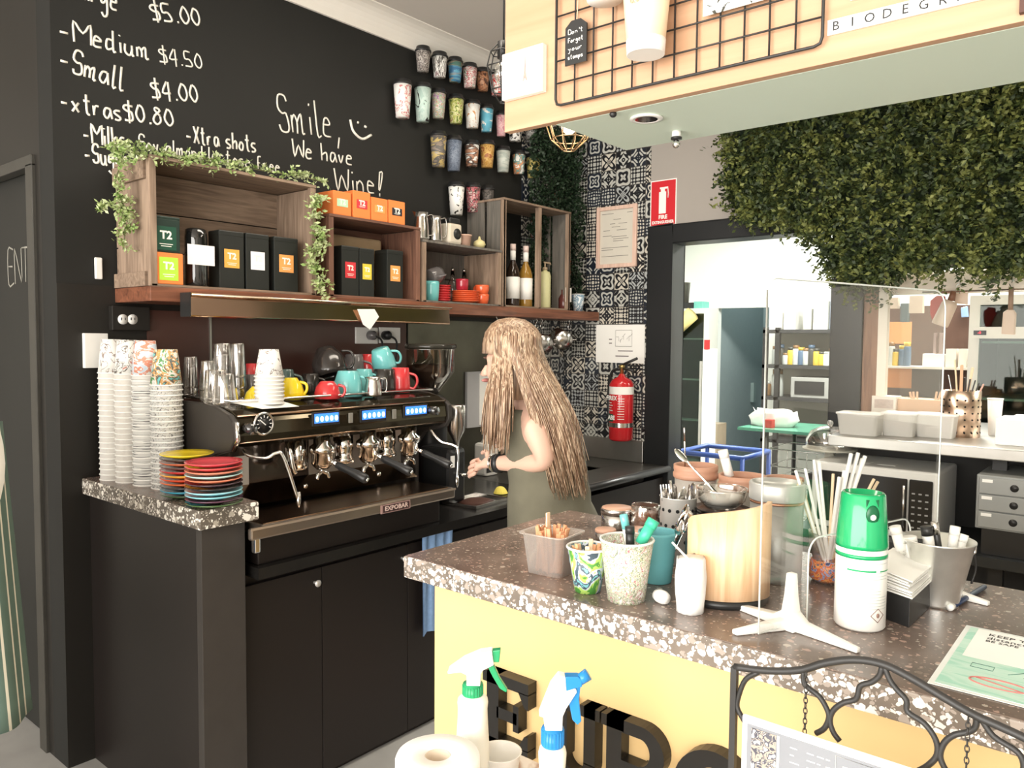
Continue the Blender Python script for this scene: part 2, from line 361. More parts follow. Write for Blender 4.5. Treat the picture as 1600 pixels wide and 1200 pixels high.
# back wall: tiled strip, grey over the doorway, dark pier, pass opening
TR = -2.27
WB = struct('wall_back', MB().box(XW-.12, -2.12, YB, YB+.12, 0, 3).box(-2.12, -1.24, YB, YB+.12, 2.05, 3).box(-1.24, -1.04, YB, YB+.12, 0, 3)
       .box(-1.04, 3.1, YB, YB+.12, 2.0, 3).box(-1.04, 3.1, YB, YB+.12, 0, .95), grey_w)
tile_x = tiles('encaustic_tiles_across', 'x'); tile_y = tiles('encaustic_tiles_along', 'y')
struct('wall_back_tiles', MB().box(XW, TR, YB-.008, YB, .80, 2.9), tile_x, WB)
struct('wall_left_tiles', MB().box(XW, XW+.008, 3.52, YB-.008, .80, 2.9), tile_y, WL)
D2 = thing('door_2', None, None, (0, 0, 0)); D2['kind'] = 'structure'
MB().box(TR, -2.115, YB-.03, YB+.13, 0, 2.15).box(-2.115, -1.245, YB-.03, YB+.13, 2.045, 2.15).box(-1.245, -1.10, YB-.03, YB+.13, 0, 2.15).build('door_frame', mat('black_door_frame', (.012, .013, .014), .35, var=.2, scale=4), D2, bev=.006)
MB().box(-1.10, -1.035, YB-.015, YB+.13, .95, 2.0).build('timber_jamb', wood('brown_timber_jamb', (.16, .08, .05), (.34, .19, .12), 'z', .55), D2, bev=.003)
struct('trim_3', MB().box(-1.04, 3.1, YB-.012, YB+.0, 1.86, 2.0), black_paint)
# kitchen shell
struct('wall_kitchen_left', MB().box(-4.4, -4.3, YB+.12, 9.2, 0, 2.8), kit_w)
struct('wall_kitchen_right', MB().box(2.2, 2.3, YB+.12, 9.2, 0, 2.8), kit_w)
KY = 7.2
kd0, kd1 = P(1118, 600, y=KY).x, P(1199, 600, y=KY).x; kdz = P(1150, 481, y=KY).z
struct('wall_kitchen_back', MB().box(-4.3, kd0, KY, KY+.1, 0, 2.8).box(kd0, kd1, KY, KY+.1, kdz, 2.8).box(kd1, 2.2, KY, KY+.1, 0, 2.8), kit_w)
struct('ceiling_kitchen', MB().box(-4.4, 2.3, YB+.12, 9.3, 2.8, 2.9), kit_w)
struct('wall_store', MB().box(kd0-.9, kd1+1.2, 8.6, 8.7, 0, 2.8).box(kd0-.2, kd0-.1, KY+.1, 8.6, 0, 2.8).box(kd1+.3, kd1+.4, KY+.1, 8.6, 0, 2.8), mat('store_room_wall', (.30, .36, .36), .8, var=.05))
# bulkhead over the island with plywood face, pale green soffit and edges
BZ = 1.917
BK = thing('bulkhead', 'plywood-faced bulkhead with pale green underside hanging over the island counter', 'bulkhead', (0, 0, 0))
green_s = mat('pale_green_soffit', (.66, .76, .64), .45, var=.05, scale=2)
MB().box(-.92, 1.6, YF+.02, 1.49, BZ+.0, 3.0).build('green_box', green_s, BK)
MB().box(-1.035, 1.6, YF, YF+.018, BZ, 2.995).build('plywood_face', ply, BK, bev=.001)
# ------------------------------------------------------------------ chalk writing
G = {'A':'03 39 63|15 55','B':'03 09 49 58 46 16|46 54 43 03','D':'03 09 49 66 43 03','F':'03 09 59|06 46','I':'33 39','L':'09 03 53','M':'03 09 36 69 63','N':'03 09 63 69','R':'03 09 49 57 36 06|26 63','E':'59 09 03 53|06 46',
'S':'58 49 19 07 26 46 54 43 13 04','W':'09 13 37 53 69','T':'09 69|39 33','X':'09 53|59 03','Y':'09 36 69|36 33','K':'03 09|59 06 53','a':'46 16 04 23 45 46 53','b':'09 03 43 55 46 06','c':'46 16 04 13 43','d':'46 16 04 13 44|49 43 53',
'e':'05 45 36 16 04 13 43','f':'49 29 18 13|06 36','g':'46 16 04 24 46|46 41 20 01','h':'09 03|05 36 45 43','i':'16 13|18 18.3','k':'09 03|46 15 43','l':'19 13 33','m':'06 03|05 16 25 23|25 36 46 43 53','n':'06 03|05 26 45 43','o':'26 04 13 33 45 26',
'p':'06 00|05 36 44 23 03','r':'06 03|04 16 36','s':'46 16 05 44 33 03','t':'29 24 33 43|07 47','u':'06 04 13 33 45|46 43 53','v':'06 23 46','w':'06 13 25 33 46','x':'06 43|46 03','y':'06 24|46 20 00',
'$':'58 18 07 26 46 54 43 03|3a 32','0':'29 06 14 33 55 48 29','4':'39 05 55|49 42','5':'49 09 06 36 54 43 03','8':'46 18 29 48 16 04 23 44 46','.':'13 23','-':'05 45',',':'23 11','!':'29 14 25 49 29|12 13',"'":'29 27'," ":''}
def chalk(parent, name, s, p0, p1, h, m, rad=.0035, plane=XW, jit=.25, u=None, surf=None):
    """handwriting: strokes as raised chalk lines from pixel p0 to p1 (baseline), letter height h px"""
    M0 = surf
    if M0 is None:
        a = P(*p0, x=plane); b = P(*p1, x=plane); uv = (b-a)
        M0 = fr(a+Vector((rad*.3, 0, 0)), uv, (0, 0, 1)); L = uv.length; hh = h*mpp(a)
    else: L, hh = p1, h
    mb = MB(); rnd = random.Random(s); x = 0; adv = {'i': .45, 'l': .55, '.': .45, '-': .9, ' ': .7, 'm': 1.1, ',': .5, 'I': .6, 'M': 1.25, 'W': 1.25, "'": .5}
    tot = sum(adv.get(c, .85) for c in s); k = L/tot
    for c in s:
        for st in G.get(c, '').split('|'):
            pts = []
            for t in st.split():
                px = float(t[0]); py = 10 if t[1] == 'a' else float(t[1:])
                pts.append(((x+px/6*.75*(adv.get(c, .85)/.85 if c in 'mMW' else 1))*k+rnd.uniform(-1, 1)*jit*k*.12, (py-3)/6*hh+rnd.uniform(-1, 1)*jit*hh*.08, 0))
            if len(pts) > 1: mb.tube(spline(pts, 3), rad, 5, M=M0 @ Matrix.Diagonal((1, 1, .3, 1)))
        x += adv.get(c, .85)
    return mb.build(name, m, parent)
chalk_m = mat('white_chalk', (.80, .78, .70), .9, var=.25, scale=60)
for s, a, b, h in (('Large', (112, -8), (188, 18), 34), ('$5.00', (238, 30), (318, 40), 25), ('-Medium', (94, 60), (238, 94), 32), ('$4.50', (250, 96), (320, 108), 22), ('-Small', (93, 106), (196, 142), 36), ('$4.00', (238, 152), (314, 160), 26),
                   ('-xtras', (95, 170), (195, 190), 30), ('$0.80', (195, 187), (275, 198), 26), ('-Milks', (131, 222), (200, 232), 30), ('Soy almond', (218, 232), (320, 250), 22), ('-Xtra shots', (292, 222), (403, 238), 26), ('-Sugar', (133, 252), (205, 262), 28), ('lactose free', (325, 250), (440, 270), 20), ('Caramel Vanilla', (245, 268), (440, 296), 18),
                   ('Smile,', (437, 205), (535, 216), 55), ('We have', (458, 244), (554, 258), 27), ('Wine!', (524, 297), (606, 303), 34)):
    chalk(WL, 'chalk_writing', s, a, b, h, chalk_m, .0042 if h > 24 else .0032)
sm = MB()
for pts in ([(547, 187), (552, 205), (566, 217), (580, 211)], [(558, 191), (560, 192)], [(569, 197), (572, 199)]):
    q = [P(*p, x=XW) for p in pts]; sm.tube(spline(q, 5), .006, 6)
sm.build('chalk_smiley', chalk_m, WL)
chalk(D1, 'chalk_writing', 'ENTRY', None, .36, .13, mat('faded_chalk', (.3, .29, .25), .9), .0035, surf=fr((.33, .034, 1.70), (1, 0, 0)))
# ------------------------------------------------------------------ stone slab, bench, cabinet
DR = -2.10
ST = MB().box(XW+.001, -2.07, 1.115, 1.305, .955, 1.01).build('stone_slab', terr_edge_b, bev=.004)
tag(ST, 'speckled terrazzo slab at the near end of the coffee bench, holding cup stacks', 'countertop')
MB().box(XW+.004, -2.073, 1.118, 1.302, 1.0095, 1.0105).build('polished_top', terr_top, ST)
CB = thing('bench_cabinet', 'long black cabinet with three doors under the coffee machine', 'cabinet', (0, 0, 0))
MB().box(XW+.001, -2.13, 1.14, 1.16, .0, .955).build('side_panel', cab_black, CB)
MB().box(-2.13, DR, 1.135, 1.275, 0, .955).build('corner_post', mat('lighter_black_stile', (.038, .033, .029), .5, var=.15), CB, bev=.002)
MB().box(XW+.035, -2.16, 1.16, 2.895, .0, .765).build('carcass', cab_black, CB)
MB().box(XW+.035, -2.16, 2.9, YB-.04, .0, .61).build('sink_carcass', cab_black, CB)
zd = .735
ys = [1.28, P(503, 900, x=-2.14).y, P(637, 900, x=-2.14).y]; ys.append(ys[2]+(ys[2]-ys[1])*1.05)
knob = lambda: MB().tube([(0, 0, 0), (.022, 0, 0)], .0055, 12).lathe([(0, 0), (.011, .001), (.012, .005), (0, .007)], (0, 0, 0), 16, Matrix.Translation((.016, 0, 0)) @ Euler((0, R(90), 0)).to_matrix().to_4x4())
for i in range(3):
    d = MB().box(-2.16, -2.14, ys[i]+.0015, ys[i+1]-.0015, .02, zd).build('door', cab_black, CB, bev=.001)
    ky = (ys[i+1]-.03) if i < 2 else ys[i]+.03
    knob().build('knob', mat('pale_satin_knob', (.75, .72, .68), .35, .6, var=0), d, loc=(-2.14, ky, zd-.045))
MB().box(-2.16, -2.14, ys[3]+.002, YB-.012, .02, zd).build('end_panel', cab_black, CB)
BT = MB().box(XW+.001, -2.085, 1.31, 2.9, .765, .80).build('black_benchtop', mat('black_stone_top', (.012, .011, .010), .25, var=.2))
tag(BT, 'black benchtop under the coffee machine and grinders', 'countertop')
# stainless sink bench up to the doorway
SK = thing('sink_bench', 'stainless sink bench with raised splashback beside the doorway', 'sink', (0, 0, 0))
sx0, sx1, sy0, sy1 = -2.72, -2.36, 3.15, 3.62
MB().box(XW+.001, sx0, 2.9, YB-.012, .772, .80).box(sx1, -2.13, 2.9, YB-.012, .772, .80).box(sx0, sx1, 2.9, sy0, .772, .80).box(sx0, sx1, sy1, YB-.012, .772, .80).build('drainer_top', mat('dull_dark_steel', (.12, .115, .105), .35, .8, var=.2), SK, bev=.004)
MB().box(sx0, sx1, sy0, sy1, .62, .625).box(sx0-.002, sx0, sy0, sy1, .62, .80).box(sx1, sx1+.002, sy0, sy1, .62, .80).box(sx0, sx1, sy0-.002, sy0, .62, .80).box(sx0, sx1, sy1, sy1+.002, .62, .80).build('basin', steel, SK)
MB().box(XW+.01, TR-.005, YB-.032, YB-.012, .80, .925).build('splashback', steel_brush, SK, bev=.003)
MB().tube([(-2.115, 2.9, .785), (-2.115, YB-.02, .785)], .018, 12).build('rolled_edge', blackp, SK)
# brown splash panel behind the machine
BP = MB().box(XW+.002, XW+.012, 1.35, 2.62, .80, 1.60).build('splash_panel', mat('brown_gloss_panel', (.075, .032, .024), .28, var=.12, scale=2))
tag(BP, 'glossy brown panel on the wall behind the coffee machine', 'wall panel')
MB().box(XW+.012, XW+.018, 1.588, 1.596, .80, 1.60).build('joint_strip', steel_brush, BP)
SP = MB().box(XW+.002, XW+.014, 2.63, 3.5, .80, 1.60).build('steel_splash_panel', mat('smeared_steel', (.13, .125, .10), .3, .9, var=.5, scale=5))
tag(SP, 'smeared stainless panel on the wall behind the barista', 'wall panel')
# shelf
SH = MB().box(XW+.001, -2.60, 1.24, YB-.012, 1.622, 1.672).build('timber_shelf', shelf_wood, bev=.002)
tag(SH, 'long reddish timber shelf along the chalkboard wall carrying the crates', 'shelf')
# ------------------------------------------------------------------ island
IS = thing('island_counter', 'customer counter with yellow front under the terrazzo top', 'counter', (0, 0, 0))
yel = mat('yellow_paint', (.68, .47, .22), .55, var=.06, scale=3)
MB().box(-1.27, 1.6, YF+.04, 1.80, 0, .948).build('yellow_body', yel, IS)
IT = MB().box(-1.333, 1.6, YF, 1.872, .949, .9985).build('terrazzo_countertop', terr_edge, bev=.003)
tag(IT, 'speckled terrazzo worktop on the yellow island counter', 'countertop')
MB().box(-1.330, 1.597, YF+.003, 1.869, .9985, 1.0).build('polished_top', terr_top, IT)
# ------------------------------------------------------------------ crates on the shelf
ZS = 1.672
def crate(label, y0, y1, z0, z1, h, v, x0=-2.862, x1=-2.605, t=.012, back=True, mid=None, left_slats=False, top=True, slant=0, posts=True):
    o = thing('timber_crate', label, 'crate')
    if back:
        n = 2 if z1-z0 < .36 else 3; s = (z1-z0)/n
        mb = MB()
        for i in range(n): mb.box(x0, x0+.009, y0, y1, z0+i*s+.002, z0+(i+1)*s-.002)
        mb.build('back_boards', h, o, bev=.001)
    for k, (a, b) in enumerate(((y0, y0+t), (y1-t, y1))):
        mb = MB()
        if left_slats: w = (x1-x0-.02)/2; mb.box(x0, x0+w, a, b, z0, z1).box(x0+w+.02, x1, a, b, z0, z1)
        else: mb.box(x0+.009, x1-.022, a+.001, b-.001, z0, z1-.004)
        mb.build('side_panel', v, o, bev=.001)
    if posts:
        for a, b in ((y0-.004, y0+.020), (y1-.020, y1+.004)): MB().box(x1-.022, x1, a, b, z0, z1).build('corner_post', v, o, bev=.0015)
    if top: MB().box(x0, x1+.003, y0-.004, y1+.004, z1, z1+.011).build('top_board', h, o, bev=.001)
    MB().box(x0+.009, x1, y0, y1, z0-.0005, z0+.008).build('bottom_board', h, o, bev=.001)
    if mid: MB().box(x1-.028, x1, mid-.011, mid+.011, z0, z1).build('middle_post', v, o, bev=.0015)
    return o
C1 = crate('big weathered crate draped with greenery, at the near end of the shelf', 1.248, 1.905, ZS+.001, 2.095, crate_wood, crate_wood_v)
for z_a, z_b in ((ZS+.001, ZS+.05), (2.03, 2.09)): MB().box(-2.862, -2.63, 1.236, 1.248, z_a, z_b).build('side_batten', crate_wood, C1, bev=.001)
C2 = crate('reddish crate of black tea tins with orange boxes on top', 1.975, 2.472, ZS+.001, 1.995, crate_red, crate_red_v)
C3 = crate('low open crate holding red crockery with steel jugs on top', 2.495, 3.04, ZS+.001, 1.945, crate_grey, crate_wood_v)
C4 = crate('tall grey-sided crate holding syrup bottles, at the far end', 3.06, 3.64, ZS+.001, 2.215, crate_wood, crate_wood_v, mid=P(844, 400, x=-2.605).y, back=False, left_slats=True)
for o in C4.children:
    if o.name.startswith('side_panel'): o.data.materials[0] = crate_grey
def facerect(l, r, t, b, x):
    A = P(l, b, x=x); B = P(r, b, x=x); T_ = P((l+r)/2, t, x=x); return A.y, B.y, A.z, T_.z
tin_m = mat('black_tin', (.016, .018, .016), .4, var=.1); tin_g = mat('dark_green_tin', (.012, .03, .022), .4, var=.1)
orange = mat('orange_carton', (.85, .24, .06), .6, var=.04); lpaper = mat('label_lettering', (.9, .88, .8), .7, var=0)
inks = {'orange': (.85, .42, .08), 'red': (.62, .04, .05), 'yellow': (.80, .60, .06), 'lime': (.45, .75, .06), 'mint': (.48, .75, .5), 'white': (.85, .84, .88), 'black': (.02, .02, .025), 'green': (.01, .07, .04), 'flame': (.88, .36, .10)}
def tea_box(l, r, t, b, x, ink, label, dep=.075, body=None, name='tea_tin', cat='tin', z=None, txt=True, group=None, lab=None):
    y0, y1, z0, z1 = facerect(l, r, t, b, x); hh = z1-z0
    if z is not None: z1 = z+hh; z0 = z
    o = thing(name, label, cat, (x-dep/2, (y0+y1)/2, z0), group=group); w = y1-y0
    MB().box(-dep/2, dep/2, -w/2, w/2, 0, hh if name != 'tea_tin' else hh*.93).build('body', body or tin_m, o, bev=.003)
    if name == 'tea_tin': MB().box(-dep/2-.0007, dep/2+.0007, -w/2-.0007, w/2+.0007, hh*.9, hh).build('lid', body or tin_m, o, bev=.004)
    lw, lh, lz = lab or (w*.6, hh*.32, hh*.52)
    MB().box(dep/2, dep/2+.0012, -lw/2, lw/2, lz-lh/2, lz+lh/2).build('paper_label', mat('label_'+ink, inks[ink], .6, var=.02), o)
    if txt:
        letters('label_lettering', 'T2', lw*.52, fr((dep/2+.0016, 0, lz+lh*.12), (0, 1, 0)), lpaper, o, bold=.0012)
        MB().box(dep/2+.001, dep/2+.0018, -lw*.32, lw*.32, lz-lh*.26, lz-lh*.23).box(dep/2+.001, dep/2+.0018, -lw*.25, lw*.25, lz-lh*.35, lz-lh*.32).build('label_fine_print', lpaper, o)
    return o
zb = ZS+.0095
b1 = tea_box(241, 287, 405, 453, -2.612, 'lime', 'orange tea carton with lime green label under the green-black tin', .10, orange, 'tea_carton', 'box', z=zb, lab=(.066, .078, .052))
tea_box(237, 282, 349, 404, -2.622, 'green', 'black tea tin with dark green label standing on the orange carton', .095, tin_g, z=zb+facerect(241, 287, 405, 453, -2.612)[3]-facerect(241, 287, 405, 453, -2.612)[2]+.001, lab=(.072, .08, .048))
can = thing('glass_bottle', 'tall dark glass bottle with a blank white note, beside the orange carton', 'bottle', (-2.66, P(307, 450, x=-2.66).y, zb))
MB().shell([(.036, 0), (.038, .005), (.038, .17), (.036, .2), (.03, .205)], .003, n=28).build('body', mat('dark_glass', (.01, .01, .01), .05, var=0, coat=1), can)
MB().box(.038, .041, -.052, .048, .075, .145).build('white_note', paper, can)
for l, r, t, b, ink, lb in ((343, 382, 359, 448, 'orange', 'black tea tin with orange label beside the white-noted bottle'), (385, 421, 364, 451, 'white', 'black tea tin with blank white label in the big crate'), (429, 466, 371, 455, 'flame', 'black tea tin with flame orange label at the right end of the big crate')):
    tea_box(l, r, t, b, -2.64, ink, lb, z=zb)
for l, r, t, b, ink, lb in ((534, 561, 386, 463, 'red', 'black tea tin with red label in the reddish crate'), (562, 585, 389, 464, 'yellow', 'black tea tin with yellow label in the reddish crate'), (605, 630, 392, 467, 'flame', 'black tea tin with orange label standing apart in the reddish crate')):
    tea_box(l, r, t, b, -2.64, ink, lb, z=zb, dep=.085)
tea_box(521, 549, 294, 329, -2.612, 'mint', 'orange tea carton with pale mint label, nearest on the reddish crate', .12, orange, 'tea_carton', 'box', z=2.007)
for l, r, ink, lb in ((552, 579, 'red', 'orange tea carton with red label on the reddish crate'), (580.5, 606, 'flame', 'orange tea carton with plain orange label on the reddish crate'), (607.5, 633, 'black', 'orange tea carton with black label on the reddish crate')):
    tea_box(l, r, 300 if ink == 'red' else 306, 340, -2.612, ink, lb, .12, orange, 'tea_carton', 'box', z=2.007)
MB().box(-2.80, -2.755, 2.08, 2.38, zb, zb+.27).build('paper_bag', mat('brown_kraft_paper', (.34, .24, .14), .8, var=.15, bump=.6, scale=14), bev=.012).name = 'paper_bag'
tag(bpy.data.objects['paper_bag'], 'brown kraft paper bag behind the black tins in the reddish crate', 'paper bag')
# ------------------------------------------------------------------ crockery helpers
def cer(n, c): return mat('glaze_'+n, c, .18, var=.04, scale=30, coat=.4)
teal, redg, yelg, blkg, greyg, orng = cer('teal', (.16, .50, .50)), cer('red', (.62, .045, .05)), cer('yellow', (.88, .68, .03)), cer('black', (.028, .024, .022)), cer('grey', (.14, .13, .13)), cer('orange', (.72, .12, .04))
def mug(m, label, loc, r=.04, h=.085, rb=.028, rot=(0, 0, 0), inv=False, name='mug', cat='mug', hand=True, group=None, profile=None, hx=1.0):
    """rot[2] turns the handle; inv stands it rim down"""
    if inv: E_ = Euler((pi, 0, rot[2])); l2 = Vector(loc)+Vector((0, 0, h))
    else: E_ = Euler(rot); l2 = Vector(loc)
    o = thing(name, label, cat, l2, rot=E_, group=group)
    MB().shell(profile or [(rb, 0), (rb+.003, .002), (r*.97, h*.45), (r, h*.8), (r, h)], .003).build('body', m, o)
    if hand:
        k = h*.32; c = r-.004
        pts = [(c+.0, 0, h*.82), (c+k*.6, 0, h*.84), (c+k, 0, h*.6), (c+k*.8, 0, h*.33), (c-.004, 0, h*.22)]
        MB().tube(spline(pts, 5), .005 if r > .03 else .0035, 8).build('handle', m, o)
    return o
def on(px, py, z): return P(px, py, z=z)
zc = zb
# inside the low crate
xx = -2.68
mug(teal, 'pale teal mug under the grey mug in the low crate', (xx, P(674, 468, x=xx).y, zc), .038, .095, .03, (0, 0, R(200)))
mug(greyg, 'grey mug tipped on top of the teal mug in the low crate', (xx, P(672, 440, x=xx).y-.01, zc+.112), .04, .08, .032, (R(-75), R(0), R(10)))
def saucer(m, label, loc, r=.07, group=None, name='saucer', cat='saucer'):
    o = MB().lathe([(0, 0), (r*.52, 0), (r*.55, .003), (r*.85, .007), (r, .0125), (r*.99, .0145), (r*.8, .0095), (r*.45, .005), (0, .005)], n=40).build(name, m, loc=loc)
    return tag(o, label, cat, group)
for i in range(7): saucer(redg, 'red saucer in the taller, smaller stack in the low crate', (xx-.03, P(697, 470, x=xx).y, zc+i*.0115), .045, 'red saucers stacked in the low crate')
for i in range(6): saucer(orng, 'orange-red plate in the wide stack in the low crate', (xx, P(727, 470, x=xx).y, zc+i*.0095), .07, 'orange-red plates stacked in the low crate', 'plate', 'plate')
mug(cer('crimson', (.38, .02, .04)), 'crimson cup standing on the stack of plates', (xx, P(722, 452, x=xx).y, zc+.064), .032, .055, .026, hand=False, name='cup', cat='cup')
for i, (z_, lb) in enumerate(((0, 'orange bowl cup at the bottom of the pair right of the plates'), (.046, 'orange bowl cup on top of the pair right of the plates'))):
    mug(orng, lb, (xx+.02, P(753, 470, x=xx+.02).y, zc+z_), .036, .05, .026, hand=(i == 1), rot=(0, 0, R(190)), name='cup', cat='cup')
for px, lb in ((707, 'small glass cruet behind the red saucers'), (725, 'small glass cruet behind the crimson cup')):
    o = thing('glass_cruet', lb, 'bottle', (-2.81, P(px, 440, x=-2.81).y, zc)); 
    MB().shell([(.025, 0), (.026, .1), (.012, .13), (.009, .17)], .002, n=18).build('body', glass, o); MB().lathe([(0, .165), (.007, .17), (.009, .185), (0, .19)], n=12).build('stopper', steel, o)
# on top of the low crate
zt = 1.957
def jug(label, loc, r, h, rz, name='milk_jug', group=None, rot=None):
    o = thing(name, label, 'jug', loc, rz, group=group, rot=rot)
    MB().shell([(r, 0), (r*1.04, h*.1), (r*.98, h*.5), (r*.82, h*.8), (r*.86, h)], .0012).build('body', steel, o)
    MB().tube(spline([(r*.82, 0, h*.9), (r*1.5, 0, h*.92), (r*1.65, 0, h*.6), (r*1.5, 0, h*.25), (r*.98, 0, h*.2)], 4), .004, 8, flat=.5).build('handle', steel, o)
    MB().add([(-r*.8, .012, h*.99), (-r*.8, -.012, h*.99), (-r*1.15, 0, h*1.03), (-r*.84, 0, h*.82)], [(0, 2, 3), (2, 1, 3)]).build('spout', steel, o)
    return o
jug('tall steel milk jug nearest on top of the low crate', (-2.66, P(658, 366, x=-2.66).y, zt), .036, .13, R(60))
jug('steel milk jug second from the near end on top of the low crate', (-2.66, P(680, 368, x=-2.66).y, zt), .033, .125, R(60))
o = thing('storage_jar', 'clear jar with round black label and black lid on the low crate', 'jar', (-2.66, P(704, 372, x=-2.66).y, zt))
MB().box(-.035, .035, -.045, .045, 0, .10).build('body', mat('frosted_tub', (.62, .56, .46), .35, var=.1), o, bev=.012); MB().box(-.03, .03, -.035, .035, .1, .125).build('lid', blackp, o, bev=.006)
MB().lathe([(0, 0), (.026, 0), (.026, .002), (0, .002)], M=fr((.0345, .01, .05), (0, 1, 0))).build('round_label', blackp, o)
o = thing('small_tub', 'small pinkish plastic tub with lid on the low crate', 'tub', (-2.65, P(726, 374, x=-2.65).y, zt))
MB().lathe([(.028, 0), (.033, .05), (.036, .05), (.036, .056), (0, .058)]).build('body', mat('pink_tub', (.65, .42, .32), .4, var=.1), o)
o = MB().lathe([(0, 0), (.02, .002), (.032, .02), (.026, .035), (.008, .045), (.004, .06), (0, .06)]).build('onion_ornament', mat('pale_yellow_glaze', (.62, .55, .28), .4), loc=(-2.65, P(749, 379, x=-2.65).y, zt)); tag(o, 'little pale yellow onion-shaped ornament on the low crate', 'ornament')
# bottles in the tall crate
def syrup(label, px, col):
    o = thing('syrup_bottle', label, 'bottle', (-2.68, P(px, 470, x=-2.68).y, zc))
    MB().shell([(.036, 0), (.037, .005), (.037, .17), (.03, .2), (.014, .235), (.0135, .29)], .003).build('glass_body', mat('amber_syrup_glass_'+label[:4].strip(), col, .06, trans=.5, var=0), o)
    MB().lathe([(.0375, .04), (.0378, .04), (.0378, .155), (.0375, .155)]).build('paper_label', paper, o)
    MB().lathe([(.0145, .245), (.0148, .245), (.0148, .30), (.0145, .30)]).build('neck_label', paper, o)
    MB().lathe([(.0155, .295), (.0155, .33), (0, .331)]).build('cap', mat('white_and_red_cap', (.75, .6, .55), .4), o)
syrup('dark syrup bottle with white label, nearer of the two in the tall crate', 801, (.05, .03, .02)); syrup('gold syrup bottle with white label, farther of the two in the tall crate', 821, (.5, .28, .05))
o = thing('pump_bottle', 'pale yellow pump bottle beside the gold syrup bottle', 'bottle', (-2.66, P(851, 474, x=-2.66).y, zc))
MB().lathe([(.03, 0), (.033, .004), (.033, .18), (.026, .20), (.012, .205), (.012, .215), (0, .215)]).build('body', mat('pale_yellow_plastic', (.62, .60, .33), .4), o)
MB().lathe([(.014, .21), (.014, .225), (.004, .227), (.004, .25), (0, .25)]).tube([(0, -.01, .252), (0, .045, .252), (0, .05, .243)], .005).build('pump', mat('tan_pump', (.4, .3, .2), .5), o)
o = MB().box(-.001, .001, -.035, .035, 0, .16).build('paper_sheet', paper, loc=(-2.74, P(872, 470, x=-2.74).y, zc)); tag(o, 'white sheet propped in the far side of the tall crate', 'paper')
o = thing('sauce_jar', 'small dark sauce jar with square white label at the end of the tall crate', 'jar', (-2.65, P(881, 476, x=-2.65).y, zc))
MB().lathe([(.03, 0), (.032, .004), (.032, .06), (.02, .085), (.02, .11), (0, .111)]).build('body', mat('dark_red_jam', (.10, .03, .025), .15), o); MB().box(.031, .033, -.028, .028, .04, .12).build('white_label', paper, o)
def pcup(m, label, loc, rt=.044, rb=.03, h=.11, rot=None, lid=False, group=None, name='paper_cup', cat='cup', rim=True, inner=True):
    o = thing(name, label, cat, loc, rot=rot or (0, 0, 0), group=group)
    MB().shell([(rb, 0), (rt, h)], .0015, n=28).build('body', m, o)
    if rim: MB().tube([(rt*cos(a*pi/12), rt*sin(a*pi/12), h) for a in range(24)], .0026, 6, closed=True).build('rolled_rim', white, o)
    if lid: MB().lathe([(rt+.003, h-.004), (rt+.003, h+.004), (rt-.001, h+.006), (rt-.004, h+.02), (rt-.012, h+.021), (0, h+.016)], n=28).build('lid', blackp, o)
    return o
pcup(blotch('print_blue_cloud', [(.8, .85, .88), (.25, .38, .5), (.6, .7, .75)], 25), 'blue and white paper cup at the far end of the shelf, outside the crates', (-2.66, P(903, 486, x=-2.66).y, ZS+.001), .038, .027, .1)
